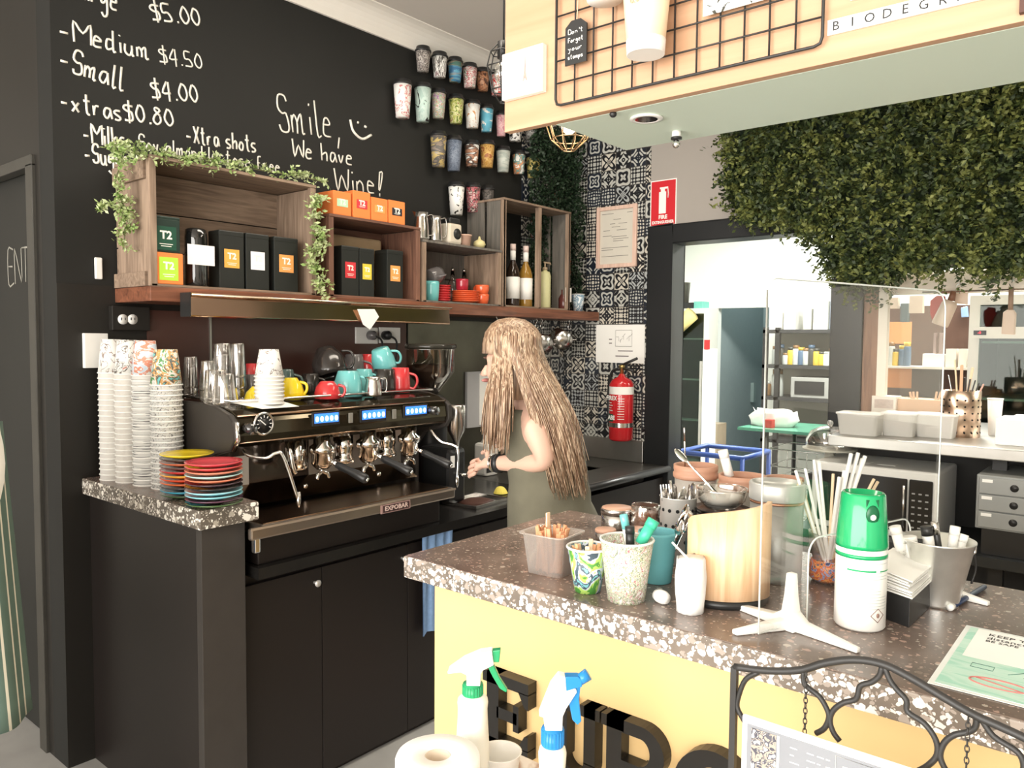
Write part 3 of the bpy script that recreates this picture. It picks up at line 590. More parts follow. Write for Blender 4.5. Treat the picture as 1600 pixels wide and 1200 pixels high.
# ------------------------------------------------------------------ wall display of paper cups
K = (.03, .025, .02); Wt = (.85, .84, .8)
cups = [
 (661, 80, 112, 24, 'top', 'grey-brown scribbled', [(.12, .10, .09), (.5, .46, .42), (.05, .04, .04), (.3, .26, .24)], 60, (1, 1, 1)),
 (687, 89, 121, 25, 'top', 'white with black birch trees', [Wt, (.1, .09, .08), Wt, (.35, .25, .25)], 45, (1, 1, .3)),
 (711, 97, 128, 24, 'top', 'blue seascape', [(.05, .16, .30), (.10, .32, .45), (.35, .28, .2), (.1, .22, .18)], 18, (.3, .3, 2.2)),
 (734, 106, 137, 24, 'top', 'white with red blossom', [Wt, (.7, .5, .45), (.45, .06, .08), Wt, (.2, .25, .15)], 50, (1, 1, 1)),
 (754, 113, 142, 22, 'top', 'brown and orange desert', [(.06, .03, .025), (.3, .12, .06), (.5, .26, .14), (.08, .05, .05)], 28, (1, 1, 1)),
 (777, 117, 149, 24, 'top', 'white and scarlet', [Wt, (.65, .05, .04), Wt, (.7, .3, .25)], 28, (1, 1, 1)),
 (629, 132, 184, 29, 'second', 'white with pink cyclist', [Wt, Wt, (.85, .82, .8), (.6, .2, .2), (.8, .75, .7)], 26, (1, 1, 1)),
 (660.5, 137, 190, 27, 'second', 'mint with black bird', [(.45, .62, .56), (.58, .72, .66), (.50, .66, .60), (.02, .02, .02)], 20, (1, 1, .7)),
 (685, 146, 185, 24, 'second', 'many-coloured floral', [(.55, .2, .2), (.6, .5, .35), (.2, .4, .3), (.75, .65, .55), (.4, .2, .4)], 75, (1, 1, 1)),
 (712.5, 155, 193, 25, 'second', 'green jungle', [(.10, .16, .03), (.45, .48, .12), (.65, .66, .35), (.3, .16, .06)], 38, (1, 1, 1)),
 (738, 163, 200, 25, 'second', 'cream with orange fox', [Wt, (.8, .76, .7), Wt, (.6, .3, .12)], 22, (1, 1, 1)),
 (760, 170, 206, 22, 'second', 'sky blue with white bird', [(.12, .42, .56), (.14, .45, .6), Wt], 16, (1, 1, 1)),
 (783, 180, 213, 18, 'second', 'rose pink', [(.7, .35, .38), (.75, .5, .5), (.6, .25, .3)], 30, (1, 1, 1)),
 (805, 190, 221, 24, 'second', 'white with black scrawl', [Wt, Wt, K, Wt], 30, (1, 1, 1)),
 (829, 198, 222, 20, 'second', 'black with white lattice', [K, (.5, .48, .45), K, (.5, .48, .45)], 70, (1, 1, 1)),
 (685, 212, 261, 26, 'third', 'grey and sand coloured', [(.25, .2, .16), (.12, .11, .1), (.5, .38, .15), (.3, .28, .27)], 15, (.6, .6, 1.5)),
 (709, 219, 267, 26, 'third', 'slate blue patterned', [(.10, .13, .19), (.22, .26, .33), (.13, .16, .22)], 90, (1, 1, 1)),
 (737, 226, 260, 24, 'third', 'brown town under white sky', [Wt, (.10, .07, .06), (.4, .2, .12), Wt], 17, (.6, .6, 1.6)),
 (761, 226, 262, 24, 'third', 'amber and gold', [(.5, .26, .06), (.65, .42, .14), (.35, .12, .04)], 40, (1, 1, 1)),
 (786, 235, 269, 23, 'third', 'pale grey-green', [(.42, .47, .43), (.55, .58, .53)], 25, (.4, .4, 2)),
 (810.5, 241, 272, 21, 'third', 'orange, white and teal', [Wt, (.7, .28, .12), (.15, .3, .28), Wt], 20, (1, 1, 1)),
 (833, 246, 278, 23, 'third', 'yellow patterned', [(.6, .48, .12), (.75, .64, .28)], 60, (1, 1, 1)),
 (713, 291, 336, 26, 'bottom', 'white with a few black spots', [Wt, Wt, Wt, K], 24, (1, 1, 1)),
 (739, 292, 332, 24, 'bottom', 'pink and black blossom', [(.5, .4, .38), (.55, .12, .15), K, (.65, .55, .5)], 60, (1, 1, 1)),
 (762, 296, 330, 20, 'bottom', 'dark grey', [(.05, .045, .04), (.15, .13, .12)], 50, (1, 1, 1))]
for i, (px, t, b, w, row, desc, cols, sc, st) in enumerate(cups):
    X0 = XW+.05; a = P(px, b, x=X0); c = P(px, t, x=X0); s = mpp(a)
    rt = w*s/2*.98; hh = (c.z-a.z)*.99
    pcup(blotch('print_'+desc.replace(' ', '_').replace(',', ''), cols, sc, .5, st, seed=i), f'{desc} paper cup, {row} row on the chalkboard', (X0, a.y, a.z), rt, rt*.74, hh, lid=True, rot=(0, 0, R(13*i % 50)), group='printed paper cups on the chalkboard')
# ------------------------------------------------------------------ espresso machine
EM = thing('espresso_machine', 'wide black and chrome three-group espresso machine loaded with cups', 'espresso machine')
Y0, Y1 = 1.315, 2.235
gloss = mat('polished_dark_fascia', (.055, .045, .028), .12, .75, var=.15, scale=4)
bronze = mat('warm_polished_steel', (.36, .25, .17), .2, 1, var=.15, scale=3)
XZ = Matrix(((1, 0, 0, 0), (0, 0, 1, 0), (0, 1, 0, 0), (0, 0, 0, 1)))     # (x, z, h) -> (x, h, z)
prof = [(-2.74, 1.135), (-2.74, 1.275), (-2.30, 1.283), (-2.245, 1.275), (-2.212, 1.258), (-2.20, 1.235), (-2.195, 1.195), (-2.205, 1.17), (-2.235, 1.155), (-2.32, 1.15), (-2.36, 1.135)]
MB().prism(prof, Y0, Y1, XZ).build('body_housing', gloss, EM, bev=.003)
MB().tube([(-2.203, Y0, 1.257), (-2.203, Y1, 1.257)], .004, 8).tube([(-2.203, Y0, 1.172), (-2.203, Y1, 1.172)], .003, 8).build('trim_line', bronze, EM)
sp_ = [(-2.76, .80), (-2.76, 1.26), (-2.72, 1.29), (-2.42, 1.29), (-2.31, 1.285), (-2.22, 1.262), (-2.19, 1.24), (-2.185, 1.185), (-2.21, 1.15), (-2.33, 1.12), (-2.38, 1.06), (-2.38, .80)]
for a, b in ((Y0-.022, Y0-.001), (Y1+.001, Y1+.022)): MB().prism(sp_, a, b, XZ).build('side_panel', mat('matt_dark_side', (.035, .03, .026), .4, var=.1), EM, bev=.004)
MB().tube([(-2.186, Y0-.011, 1.24), (-2.181, Y0-.011, 1.185), (-2.206, Y0-.011, 1.15)], .0075, 8, flat=.8).build('front_edge_strip', chrome, EM)
MB().box(-2.74, -2.40, Y0, Y1, .86, 1.134).build('lower_housing', mat('mirror_dark_steel', (.16, .135, .12), .13, .9, var=.2, scale=3), EM, bev=.003)
MB().box(-2.3995, -2.397, 1.72, 2.17, .99, 1.13).build('steel_back_plate', mat('cloudy_steel_plate', (.5, .47, .43), .32, .85, var=.3, scale=8), EM)
MB().box(-2.397, -2.393, 1.36, 1.47, .985, 1.1).build('taped_notice', paper, EM)
MB().prism([(-2.395, .95), (-2.395, 1.0), (-2.285, .95)], 1.32, 2.16, XZ).build('backsplash_slope', bronze, EM)
for yy in (1.36, 1.66, 2.0, 2.14): MB().ball((-2.338, yy, .975), .010, 12).build('bolt', chrome, EM)
MB().box(-2.285, -2.066, 1.312, 2.13, .90, .936).box(-2.066, -2.046, 1.262, 2.13, .90, .936).build('drip_tray', mat('drip_tray_steel', (.42, .35, .29), .28, .9, var=.2, scale=5), EM, bev=.006)
MB().box(-2.275, -2.075, 1.322, 2.12, .936, .939).build('tray_plate', bronze, EM)
MB().box(-2.047, -2.044, 1.262, 2.13, .931, .938).build('tray_lip', mat('pale_worn_lip', (.75, .62, .5), .3, .8), EM)
MB().box(-2.30, -2.12, 1.33, 2.12, .80, .90).build('plinth', cab_black, EM, bev=.004)
MB().cb((-2.058, 1.285, .885), (.02, .02, .05)).build('front_foot', chrome, EM, bev=.004)
bd = MB().box(-2.047, -2.043, 1.76, 1.895, .899, .929).build('nameplate', mat('maker_plate_frame', (.35, .22, .2), .4), EM)
MB().box(-2.0432, -2.0422, 1.768, 1.890, .902, .926).build('plate_field', mat('maker_plate_field', (.05, .025, .025), .4), bd)
letters('nameplate_lettering', 'EXPOBAR', .022, fr((-2.0420, 1.829, .914), (0, 1, 0)), mat('maker_letters', (.6, .45, .4), .4), bd, bold=.0006, fit=.108)
# fascia furniture: local face plane
FX = -2.1955
def fpt(px, py): q = P(px, py, x=FX); return q.y, q.z
gy, gz = fpt(411, 662)
g_ = MB().lathe([(0, 0), (.036, 0), (.038, .006), (.034, .012), (.031, .008), (0, .006)], n=32, M=fr((FX-.002, gy, gz), (0, 1, 0))).build('pressure_gauge', chrome, EM)
MB().lathe([(0, .0085), (.030, .0085), (0, .0092)], n=32, M=fr((FX-.002, gy, gz), (0, 1, 0))).build('dial', blackp, g_)
mb = MB()
for a in range(-120, 121, 30): mb.box(-.0012, .0012, .020, .027, .0095, .0102, M=fr((FX-.002, gy, gz), (0, 1, 0)) @ Matrix.Rotation(R(a), 4, 'Z'))
mb.box(-.0016, .0016, -.006, .022, .0100, .0106, M=fr((FX-.002, gy, gz), (0, 1, 0)) @ Matrix.Rotation(R(50), 4, 'Z')); mb.build('dial_marks', paper, g_)
blu = mat('blue_backlight', (.03, .12, .7), .3, var=0, emit=(.05, .22, 1), es=1.1); lit = mat('lit_button', (.75, .88, 1), .3, var=0, emit=(.7, .87, 1), es=1.3)
for (a, b) in (((487, 641), (530, 666)), ((562, 635), (603, 661)), ((630, 629), (667, 654))):
    ya, za = fpt(*a); yb_, zb_ = fpt(*b); ym = (ya+yb_)/2; w = yb_-ya; zm = (za+zb_)/2
    k = MB().box(FX-.003, FX+.004, ya, yb_, zm-.024, zm+.024).build('button_panel', blackp, EM, bev=.002)
    MB().box(FX+.0035, FX+.0048, ya+.008, yb_-.006, zm-.014, zm+.018).build('backlight', blu, k)
    for j in range(5):
        yc = ya+.008+(w-.014)*(j+.5)/5
        MB().lathe([(0, 0), (.0065, 0), (.006, .003), (0, .0035)], n=12, sy=1.5, M=fr((FX+.0045, yc, zm), (0, 1, 0))).build('button', lit, k)
for px, py in ((548, 652), (616, 646)):
    y_, z_ = fpt(px, py); MB().box(FX-.002, FX+.004, y_-.010, y_+.008, z_-.02, z_+.016).build('rocker_switch', mat('grey_rocker', (.22, .21, .18), .4), EM, bev=.002)
for px, py in ((386, 668), (672, 640)):
    y_, z_ = fpt(px, py); k = MB().tube([(FX-.02, y_, z_), (FX+.045, y_-.01, z_-.002)], [.014, .017], 14).build('steam_knob', mat('glossy_black_knob', (.02, .02, .02), .1, var=0, coat=1), EM)
for yc in (1.665, 1.87, 2.075):
    gx = -2.245
    g = MB().lathe([(.036, .155), (.038, .10), (.034, .09), (.036, .07), (.04, .065), (.04, .05), (.03, .045), (0, .045)][::-1], (gx-.055, yc-.07, 1.0), 28).build('group_bell', chrome, EM)
    g = MB().lathe([(0, .06), (.034, .06), (.037, .064), (.037, .10), (.044, .104), (.044, .125), (.030, .135), (.030, .16)], (gx, yc, 1.0), 28).build('group_head', chrome, EM)
    pf = MB().lathe([(0, .045), (.02, .045), (.033, .058), (.036, .085), (.036, .103)], (gx, yc, 1.0), 28).build('portafilter', steel, EM)
    MB().tube(spline([(gx, yc, 1.05), (gx, yc-.005, 1.035), (gx+.004, yc-.02, 1.028), (gx+.004, yc-.026, 1.012)], 4), .007, 10).tube(spline([(gx, yc, 1.05), (gx, yc+.005, 1.035), (gx+.004, yc+.018, 1.028), (gx+.004, yc+.024, 1.012)], 4), .007, 10).build('double_spout', chrome, pf)
    d = Vector((.82, .30, -.33)).normalized(); s0 = Vector((gx+.03, yc+.01, 1.075))
    MB().tube([s0, s0+d*.035], .008, 10).build('handle_stem', chrome, pf)
    MB().tube([s0+d*t for t in (.03, .045, .08, .12, .15, .158)], [.012, .014, .0125, .016, .017, .013], 14).build('handle', blackp, pf)
    MB().tube([s0+d*t for t in (.157, .163)], [.009, .006], 12).build('handle_cap', chrome, pf)
for pts, nm in ((((-2.20, 1.335, 1.15), (-2.17, 1.335, 1.135), (-2.12, 1.36, 1.13), (-2.10, 1.385, 1.145), (-2.09, 1.405, 1.13), (-2.085, 1.455, .985)), 'a'), (((-2.23, 2.17, 1.15), (-2.18, 2.18, 1.10), (-2.14, 2.21, 1.085), (-2.12, 2.22, 1.06), (-2.12, 2.215, .935)), 'b')):
    w = MB().tube(spline(pts, 6), .0055, 10).build('steam_wand', chrome, EM)
    e = Vector(pts[-1]); MB().tube([e+Vector((0, 0, .03)), e, e-Vector((0, 0, .02))], [.007, .008, .004], 10).build('wand_tip', steel, w)
MB().tube(spline([(-2.24, 1.52, 1.15), (-2.215, 1.515, 1.12), (-2.21, 1.52, 1.075), (-2.21, 1.53, 1.05)], 5), .008, 10).tube([(-2.24, 1.56, 1.15), (-2.24, 1.56, 1.06)], [.02, .02], 16).build('hot_water_spout', chrome, EM)
ct = MB()
for pts in (((-2.70, Y0+.02, 1.30), (-2.26, Y0+.02, 1.30), (-2.26, Y1-.02, 1.30), (-2.70, Y1-.02, 1.30)),): ct.tube(pts, .004, 8, closed=True)
ct.build('cup_rail', chrome, EM)
# ------------------------------------------------------------------ polished canopy under the shelf
HD = thing('steel_canopy', 'long polished metal canopy under the shelf, warm reflections painted in, over the coffee machine', 'canopy')
warm_refl = mat('steel_warm_reflection', (.72, .50, .36), .13, 1, var=.35, scale=2.2, bump=.5, stretch=(1, .5, 1))  # warm room reflections painted into the colour of the stainless shield
hp = [(-2.598, 1.575), (-2.598, 1.652), (-2.53, 1.652), (-2.53, 1.643), (-2.542, 1.638), (-2.536, 1.575), (-2.54, 1.570)]
MB().prism(hp, 1.346, 2.60, XZ).build('shield', warm_refl, HD, bev=.002)
MB().tube([(-2.529, 1.346, 1.647), (-2.529, 2.602, 1.647)], .005, 8).build('top_lip', mat('pale_copper_lip', (.85, .7, .55), .18, 1, var=.2), HD)
MB().box(-2.6, -2.534, 1.342, 1.346, 1.572, 1.654).build('end_cap', blackp, HD)
nt_ = MB().add([(-2.527, P(a, b, x=-2.527).y, P(a, b, x=-2.527).z) for a, b in ((558, 483), (585, 483), (592, 495), (578, 515), (567, 507))], [(0, 1, 2, 3, 4)]).add([(-2.526, P(a, b, x=-2.527).y, P(a, b, x=-2.527).z) for a, b in ((558, 483), (585, 483), (592, 495), (578, 515), (567, 507))], [(4, 3, 2, 1, 0)]).build('paper_note', paper)
tag(nt_, 'torn white paper note stuck on the polished metal canopy', 'note')
# ------------------------------------------------------------------ grinder
GR = thing('coffee_grinder', 'black coffee grinder with bean-filled hopper behind the right end of the coffee machine', 'coffee grinder')
gx, gy = -2.52, 2.46
MB().lathe([(.095, 0), (.10, .01), (.08, .05), (.075, .30), (.085, .33), (.085, .42), (.05, .45)], (gx, gy, .80), 28, sx=1).build('motor_body', blackp, GR)
hop = MB().shell([(.035, 0), (.05, .03), (.105, .10), (.11, .20), (.112, .205)], .003, (gx, gy, 1.255), 32).build('hopper', thin_glass('smoky_clear_plastic', .3, .10, (.85, .82, .78)), GR)
MB().lathe([(0, .01), (.03, .01), (.047, .035), (.098, .10), (.100, .13), (.06, .137), (0, .133)], (gx, gy, 1.255), 32).build('coffee_beans', mat('roasted_beans', (.07, .032, .018), .45, var=.7, scale=160, bump=1), hop)
MB().lathe([(.113, .205), (.116, .208), (.116, .222), (.11, .226), (0, .228)], (gx, gy, 1.255), 32).build('hopper_lid', mat('dark_glossy_lid', (.03, .028, .022), .15, var=0), hop)
q = P(713, 645, x=-2.30)
MB().lathe([(.012, -.19), (.014, -.12), (.038, -.075), (.04, .0), (.04, .03), (.036, .035), (0, .036)], (-2.30, q.y, q.z), 28).build('doser', steel, GR)
MB().tube([(-2.42, gy-.03, 1.16), (-2.30, q.y, q.z-.03)], .03, 12).build('doser_neck', blackp, GR)
MB().box(-2.48, -2.29, q.y-.05, q.y+.055, .80, 1.04).build('fork_body', blackp, GR, bev=.02)
MB().box(-2.29, -2.2885, q.y-.045, q.y-.02, .96, 1.01).build('white_sticker', paper, GR)
MB().tube([(-2.295, q.y-.01, .93), (-2.24, q.y+.01, .93)], .005, 8).tube([(-2.25, q.y-.02, .93), (-2.25, q.y+.045, .93)], .004, 8).build('portafilter_fork', chrome, GR)
TY = thing('grounds_tray', 'shallow steel tray of spilled coffee grounds beside the machine', 'tray', (-2.25, 2.47, .80), .1)
MB().box(-.09, .09, -.12, .12, 0, .004).box(-.09, -.086, -.12, .12, 0, .015).box(.086, .09, -.12, .12, 0, .015).box(-.09, .09, -.12, -.116, 0, .015).box(-.09, .09, .116, .12, 0, .015).build('tray_pan', steel, TY)
MB().lathe([(.07, 0), (.05, .008), (.02, .012), (0, .012)], (0, 0, .004), 20, sy=1.3).build('coffee_grounds', mat('coffee_grounds', (.07, .025, .015), .7, var=.4, scale=90), TY)
yc_ = MB().add([(-.03, -.04, 0), (.045, -.03, 0), (.03, .04, 0), (-.04, .035, 0), (-.02, -.02, .035), (.02, -.02, .04), (.01, .03, .03), (-.02, .02, .03)], [(0, 1, 5, 4), (1, 2, 6, 5), (2, 3, 7, 6), (3, 0, 4, 7), (4, 5, 6, 7)]).build('yellow_cloth', mat('yellow_microfibre', (.80, .66, .12), .9, bump=.5), loc=(-2.30, 2.69, .803), subd=2)
tag(yc_, 'crumpled yellow cloth beside the coffee grinder', 'cloth')
def on_wall(px): return P(px, 600, x=XW+.02).y
NB = MB().box(XW+.015, XW+.03, on_wall(728), on_wall(772), 1.03, 1.33).build('grey_board', mat('grey_board', (.42, .42, .43), .6, var=.05)); tag(NB, 'plain grey board on the wall behind the barista', 'board')
MB().box(XW+.03, XW+.032, on_wall(747), on_wall(772)-.005, 1.04, 1.32).build('pinned_sheet', paper, NB)
o = thing('milk_bottle', 'white plastic milk bottle with round black label beside the barista hand', 'bottle', (-2.68, 3.02, .80))
MB().box(-.045, .045, -.05, .05, 0, .17).build('body', white, o, bev=.015); MB().lathe([(.03, .165), (.02, .19), (.018, .215), (0, .216)]).build('neck', white, o)
MB().box(.0445, .047, -.048, .03, .02, .08).build('black_label', blackp, o); letters('label_lettering', 'L', .05, fr((.0475, -.01, .05), (0, 1, 0)), paper, o, bold=.001)
# ------------------------------------------------------------------ crockery on the machine
ZM = 1.287
def at(px, py, x): q = P(px, py, x=x); return Vector((x, q.y, ZM))
def mugat(m, label, px0, px1, x, h, r, rb, hz, zoff=0, inv=True, tilt=None, **k):
    yc = P((px0+px1)/2, 610, x=x).y; w = (px1-px0)*mpp((x, yc, ZM))/2; s = w/r
    return mug(m, label, (x, yc, ZM+zoff), w, h, rb*s, rot=tilt or (0, 0, hz), inv=inv and not tilt, **k)
HZ = R(40)     # inverted: handle appears to the right, a little towards the room
mugat(teal, 'teal mug upside down in the front row, nearest the red cup', 522, 566, -2.34, .095, .045, .03, HZ)
mugat(teal, 'teal mug upside down, hidden behind the steel jug', 553, 585, -2.44, .095, .045, .03, HZ)
mugat(blkg, 'black mug upside down between the steel jug and the red mug', 582, 620, -2.40, .095, .045, .036, HZ)
mugat(redg, 'red mug upside down at the right end of the front row', 610, 641, -2.37, .10, .045, .036, HZ)
mugat(redg, 'red bowl-shaped cup upside down at the left of the teal mugs', 491, 532, -2.30, .062, .045, .022, HZ, profile=[(.022, 0), (.026, .003), (.04, .02), (.046, .042), (.046, .062)])
mugat(yelg, 'yellow cup upside down on its saucer beside the paper cup stack', 438, 472, -2.33, .065, .045, .02, HZ, zoff=.012, profile=[(.02, 0), (.022, .003), (.038, .025), (.044, .048), (.045, .065)])
sd = saucer(yelg, 'yellow saucer lying under the yellow cup on the machine', at(455, 610, -2.33), .06)
mugat(blkg, 'large black cup tilted on its side on the stacked mugs', 482, 535, -2.56, .12, .058, .03, 0, zoff=.175, tilt=(R(166), R(-16), R(40)))
mugat(cer('dark_green', (.05, .085, .08)), 'dark teal cup behind the yellow cup', 432, 462, -2.50, .09, .045, .03, HZ, zoff=.01)
mugat(greyg, 'charcoal mug standing behind the tilted black cup', 537, 570, -2.62, .13, .045, .034, HZ, zoff=.02)
mugat(teal, 'teal mug tilted on top of the other mugs', 575, 612, -2.46, .09, .045, .03, HZ, zoff=.175, tilt=(R(195), R(-14), R(40)))
mugat(redg, 'red mug showing behind the topmost teal mug', 560, 590, -2.62, .12, .045, .034, HZ, zoff=.03)
mugat(blkg, 'black mug upside down behind the yellow cup', 470, 500, -2.52, .08, .045, .034, HZ)
mugat(greyg, 'dark grey mug upside down left of the paper cup stack', 384, 404, -2.48, .085, .045, .034, HZ)
mugat(redg, 'red mug just visible behind the dark grey mug', 384, 402, -2.60, .12, .045, .034, HZ)
mugat(yelg, 'yellow cup upside down left of the paper cup stack', 386, 420, -2.36, .05, .045, .03, HZ, profile=[(.02, 0), (.022, .003), (.038, .02), (.044, .038), (.045, .05)])
jug('small steel milk jug between the teal and black mugs', at(583, 618, -2.27)+Vector((0, 0, 0)), .031, .072, R(50))
# paper cup stack on the machine and its paper
pcm = mat('plain_white_cup', (.86, .83, .78), .5, var=.03); fl = blotch('floral_cup_print', [Wt]*6+[(.25, .2, .18)]+[Wt]*2, 30, .5, (1, 1, 1), 3)
q = at(421, 628, -2.27); w = .5*44*mpp(q)
for i in range(8): pcup(fl if i == 7 else pcm, 'white paper cup with sprig print on top of the inverted stack on the machine' if i == 7 else 'plain white paper cup in the inverted stack on the coffee machine', q+Vector((0, 0, .09+i*.0125)), w, w*.66, .09, rot=(pi, 0, i*.7), group=None if i == 7 else 'inverted paper cups on the coffee machine')
o = MB().add([(-.03, -.10, 0), (.03, -.02, .0), (.03, .12, .0), (-.05, .05, .001), (-.03, -.10, -.001), (.03, -.02, -.001), (.03, .12, -.001), (-.05, .05, 0)], [(0, 1, 2, 3), (7, 6, 5, 4)]).build('napkin', paper, loc=q+Vector((.025, -.04, -.002))); o.rotation_euler = (0, R(22), 0); tag(o, 'white paper napkin under the inverted cup stack, hanging over the machine edge', 'napkin')
# drinking glasses in nested stacks, upside down
gl_m = thin_glass('drinking_glass', .22, .09)
def tumbler(label, loc, r, h, group):
    o = MB().shell([(r*.74, 0), (r*.78, h*.04), (r*.86, h*.4), (r, h*.9), (r*.98, h)], .0022, n=10).build('drinking_glass', gl_m); o.location = Vector(loc)+Vector((0, 0, h)); o.rotation_euler = (pi, 0, R(17)*len(label))
    return tag(o, label, 'glass', group)
for px0, px1, x, h, n, lb in ((331, 371, -2.31, .10, 1, 'tumbler upside down at the front corner of the machine'), (292, 333, -2.36, .11, 1, 'tumbler upside down at the near left end of the machine'), (330, 366, -2.52, .12, 3, 'tumbler in the tallest nested stack at the back'), (360, 385, -2.46, .12, 3, 'tumbler in the nested stack left of the paper cups'), (285, 312, -2.62, .11, 2, 'tumbler in the low nested stack at the back left'), (312, 340, -2.44, .10, 2, 'tumbler in the middle nested stack behind the corner glass')):
    yc = max(P((px0+px1)/2, 600, x=x).y, Y0+.02); r = (px1-px0)/2*mpp((x, yc, ZM))
    for i in range(n): tumbler(lb if n == 1 else lb, (x, yc, ZM+i*.038), r*(1-.0*i), h, lb.replace('tumbler in', 'tumblers in') if n > 1 else None)
# ------------------------------------------------------------------ stone slab: cup stacks and saucers
ZB = 1.011
stacks = [(157, 199, 742, 530, pcm, 'leftmost, tallest stack', -2.80), (186, 219, 748, 531, mat('faint_print_cup', (.84, .80, .74), .5, var=.12, scale=60), 'second stack from the left', -2.72), (210, 249, 753, 532, blotch('banded_cup_print', [Wt, Wt, Wt, (.12, .12, .13), Wt, Wt, Wt], 30, .5, (.1, .1, 2.0), 5), 'third stack with black bands', -2.63), (238, 291, 758, 546, blotch('dotted_cup_print', [Wt, Wt, (.25, .25, .25), Wt, (.75, .77, .75), Wt, Wt], 60, .5, (1, 1, 1), 8), 'fourth stack with dotted pattern', -2.54)]
tops = [blotch('sprig_print_top', [Wt]*6+[(.25, .18, .15)]+[Wt]*2, 26, .5, (1, 1, 1), 1), blotch('sprig_print_top_b', [Wt]*5+[(.2, .18, .16)]+[Wt]*2+[(.6, .3, .25)], 26, .5, (1, 1, 1), 2), blotch('coral_print_top', [(.6, .68, .78), (.75, .8, .85), (.75, .3, .2), (.8, .78, .74)], 20, .5, (1, 1, 1.6), 3), blotch('leafy_print_top', [(.1, .3, .1), Wt, (.7, .4, .15), (.12, .13, .12), (.2, .6, .6)], 30, .5, (1, 1, 1), 4)]
for k, (a, b, by, ty, m, lb, x) in enumerate(stacks):
    x, yc, r = ((-2.776, 1.185, .043), (-2.689, 1.20, .042), (-2.59, 1.215, .044), (-2.492, 1.235, .049))[k]
    ht = P((a+b)/2, ty, y=yc).z-ZB; ch = .115; n = 20; st = (ht-ch)/n
    for i in range(n+1):
        top = i == n
        pcup(tops[k] if top else m, ('%s paper cup on top of the %s on the stone slab' % (('sprigged', 'sprigged', 'coral-printed', 'leaf-printed')[k], lb)) if top else 'inverted paper cup nested in the %s on the stone slab' % lb, (x, yc, ZB+ch+i*st), r, r*.72, ch, rot=(pi, 0, i*1.3), group=None if top else 'nested paper cups, %s' % lb, inner=False)
sc1 = [('green', (.05, .10, .04)), ('blue', (.05, .30, .42)), ('charcoal', (.06, .05, .05)), ('orange', (.70, .14, .04)), ('scarlet', (.65, .08, .03)), ('amber', (.85, .42, .04)), ('red', (.55, .04, .04)), ('brown', (.14, .06, .05)), ('terracotta', (.6, .14, .06)), ('dark brown', (.08, .05, .04)), ('bright yellow', (.88, .66, .03))]
sc2 = [('moss green', (.06, .12, .04)), ('plum', (.10, .04, .07)), ('aqua', (.25, .60, .66)), ('sky blue', (.35, .68, .75)), ('black', (.03, .025, .025)), ('dark plum', (.07, .04, .05)), ('coral', (.75, .22, .12)), ('pale aqua', (.45, .70, .68)), ('salmon', (.78, .25, .16)), ('rose red', (.70, .09, .09)), ('crimson red', (.66, .07, .09))]
for lst, px0, px1, top, lbl, yc in ((sc1, 253, 333, 704, 'rear', 1.20), (sc2, 293, 379, 717, 'front', 1.185)):
    x = P((px0+px1)/2, 770, y=yc).x; r = (px1-px0)/2*mpp((x, yc, 1.05)); zt_ = P((px0+px1)/2, top+4, y=yc).z; st = (zt_-ZB-.013)/(len(lst)-1)
    x = min(x, -2.07-r*.55)
    for i, (c, rgb) in enumerate(lst):
        saucer(cer('saucer_'+c.replace(' ', '_'), rgb), '%s saucer%s in the %s stack on the stone slab' % (c, ', topmost' if i == len(lst)-1 else ', bottom one' if i == 0 else '', lbl), (x, yc, ZB+i*st), r, lbl+' stack of coloured saucers')
# ------------------------------------------------------------------ sockets, switch and papers on the chalk wall
def wallbox(l, r, t, b, d, m, name, label, cat, bev=.002, parent=None, x=XW):
    A = P(l, b, x=x); B = P(r, t, x=x); o = MB().box(x+.001, x+d, A.y, B.y, A.z, B.z).build(name, m, parent, bev=bev)
    return tag(o, label, cat) if label else o
SB = wallbox(170, 228, 480, 516, .03, black_paint, 'socket_box', 'black-painted box with two white round sockets under the shelf', 'power socket')
for px in (192, 207):
    q = P(px, 499, x=XW+.03); k = MB().lathe([(0, 0), (.018, 0), (.018, .003), (0, .004)], n=20, M=fr((XW+.03, q.y, q.z), (0, 1, 0))).build('socket', white, SB)
    MB().box(-.008, -.005, -.003, .006, .0035, .0045, M=fr((XW+.03, q.y, q.z), (0, 1, 0))).box(.005, .008, -.003, .006, .0035, .0045, M=fr((XW+.03, q.y, q.z), (0, 1, 0))).build('pin_slots', blackp, k)
wallbox(129, 165, 521, 575, .02, paper, 'wall_card_holder', 'blank white panel on the dark wall left of the cup stacks', 'panel')
wallbox(147, 158, 403, 436, .012, white, 'door_bumper', 'small white rounded plastic strip on the wall above the shelf end', 'strip', bev=.004)
PO = wallbox(554, 588, 512, 537, .012, white, 'power_outlet', 'white wall socket with grey plug behind the cups, left one', 'power socket', x=XW+.012)
PO2 = wallbox(591, 623, 512, 536, .012, white, 'power_outlet', 'white wall socket with black plug, right one by the grinder', 'power socket', x=XW+.012)
for px, c, par in ((579, greyg, PO), (602, blackp, PO2)):
    q = P(px, 524, x=XW+.03); MB().lathe([(.021, 0), (.021, .03), (.012, .04), (0, .041)], n=18, M=fr((XW+.024, q.y, q.z), (0, 1, 0))).build('plug', c, par)
    MB().tube(spline([(XW+.06, q.y, q.z), (XW+.07, q.y+.035, q.z-.03), (XW+.06, q.y+.04, q.z-.12), (XW+.05, q.y+.05, q.z-.3)], 6), .005, 8).build('cord', blackp, par)
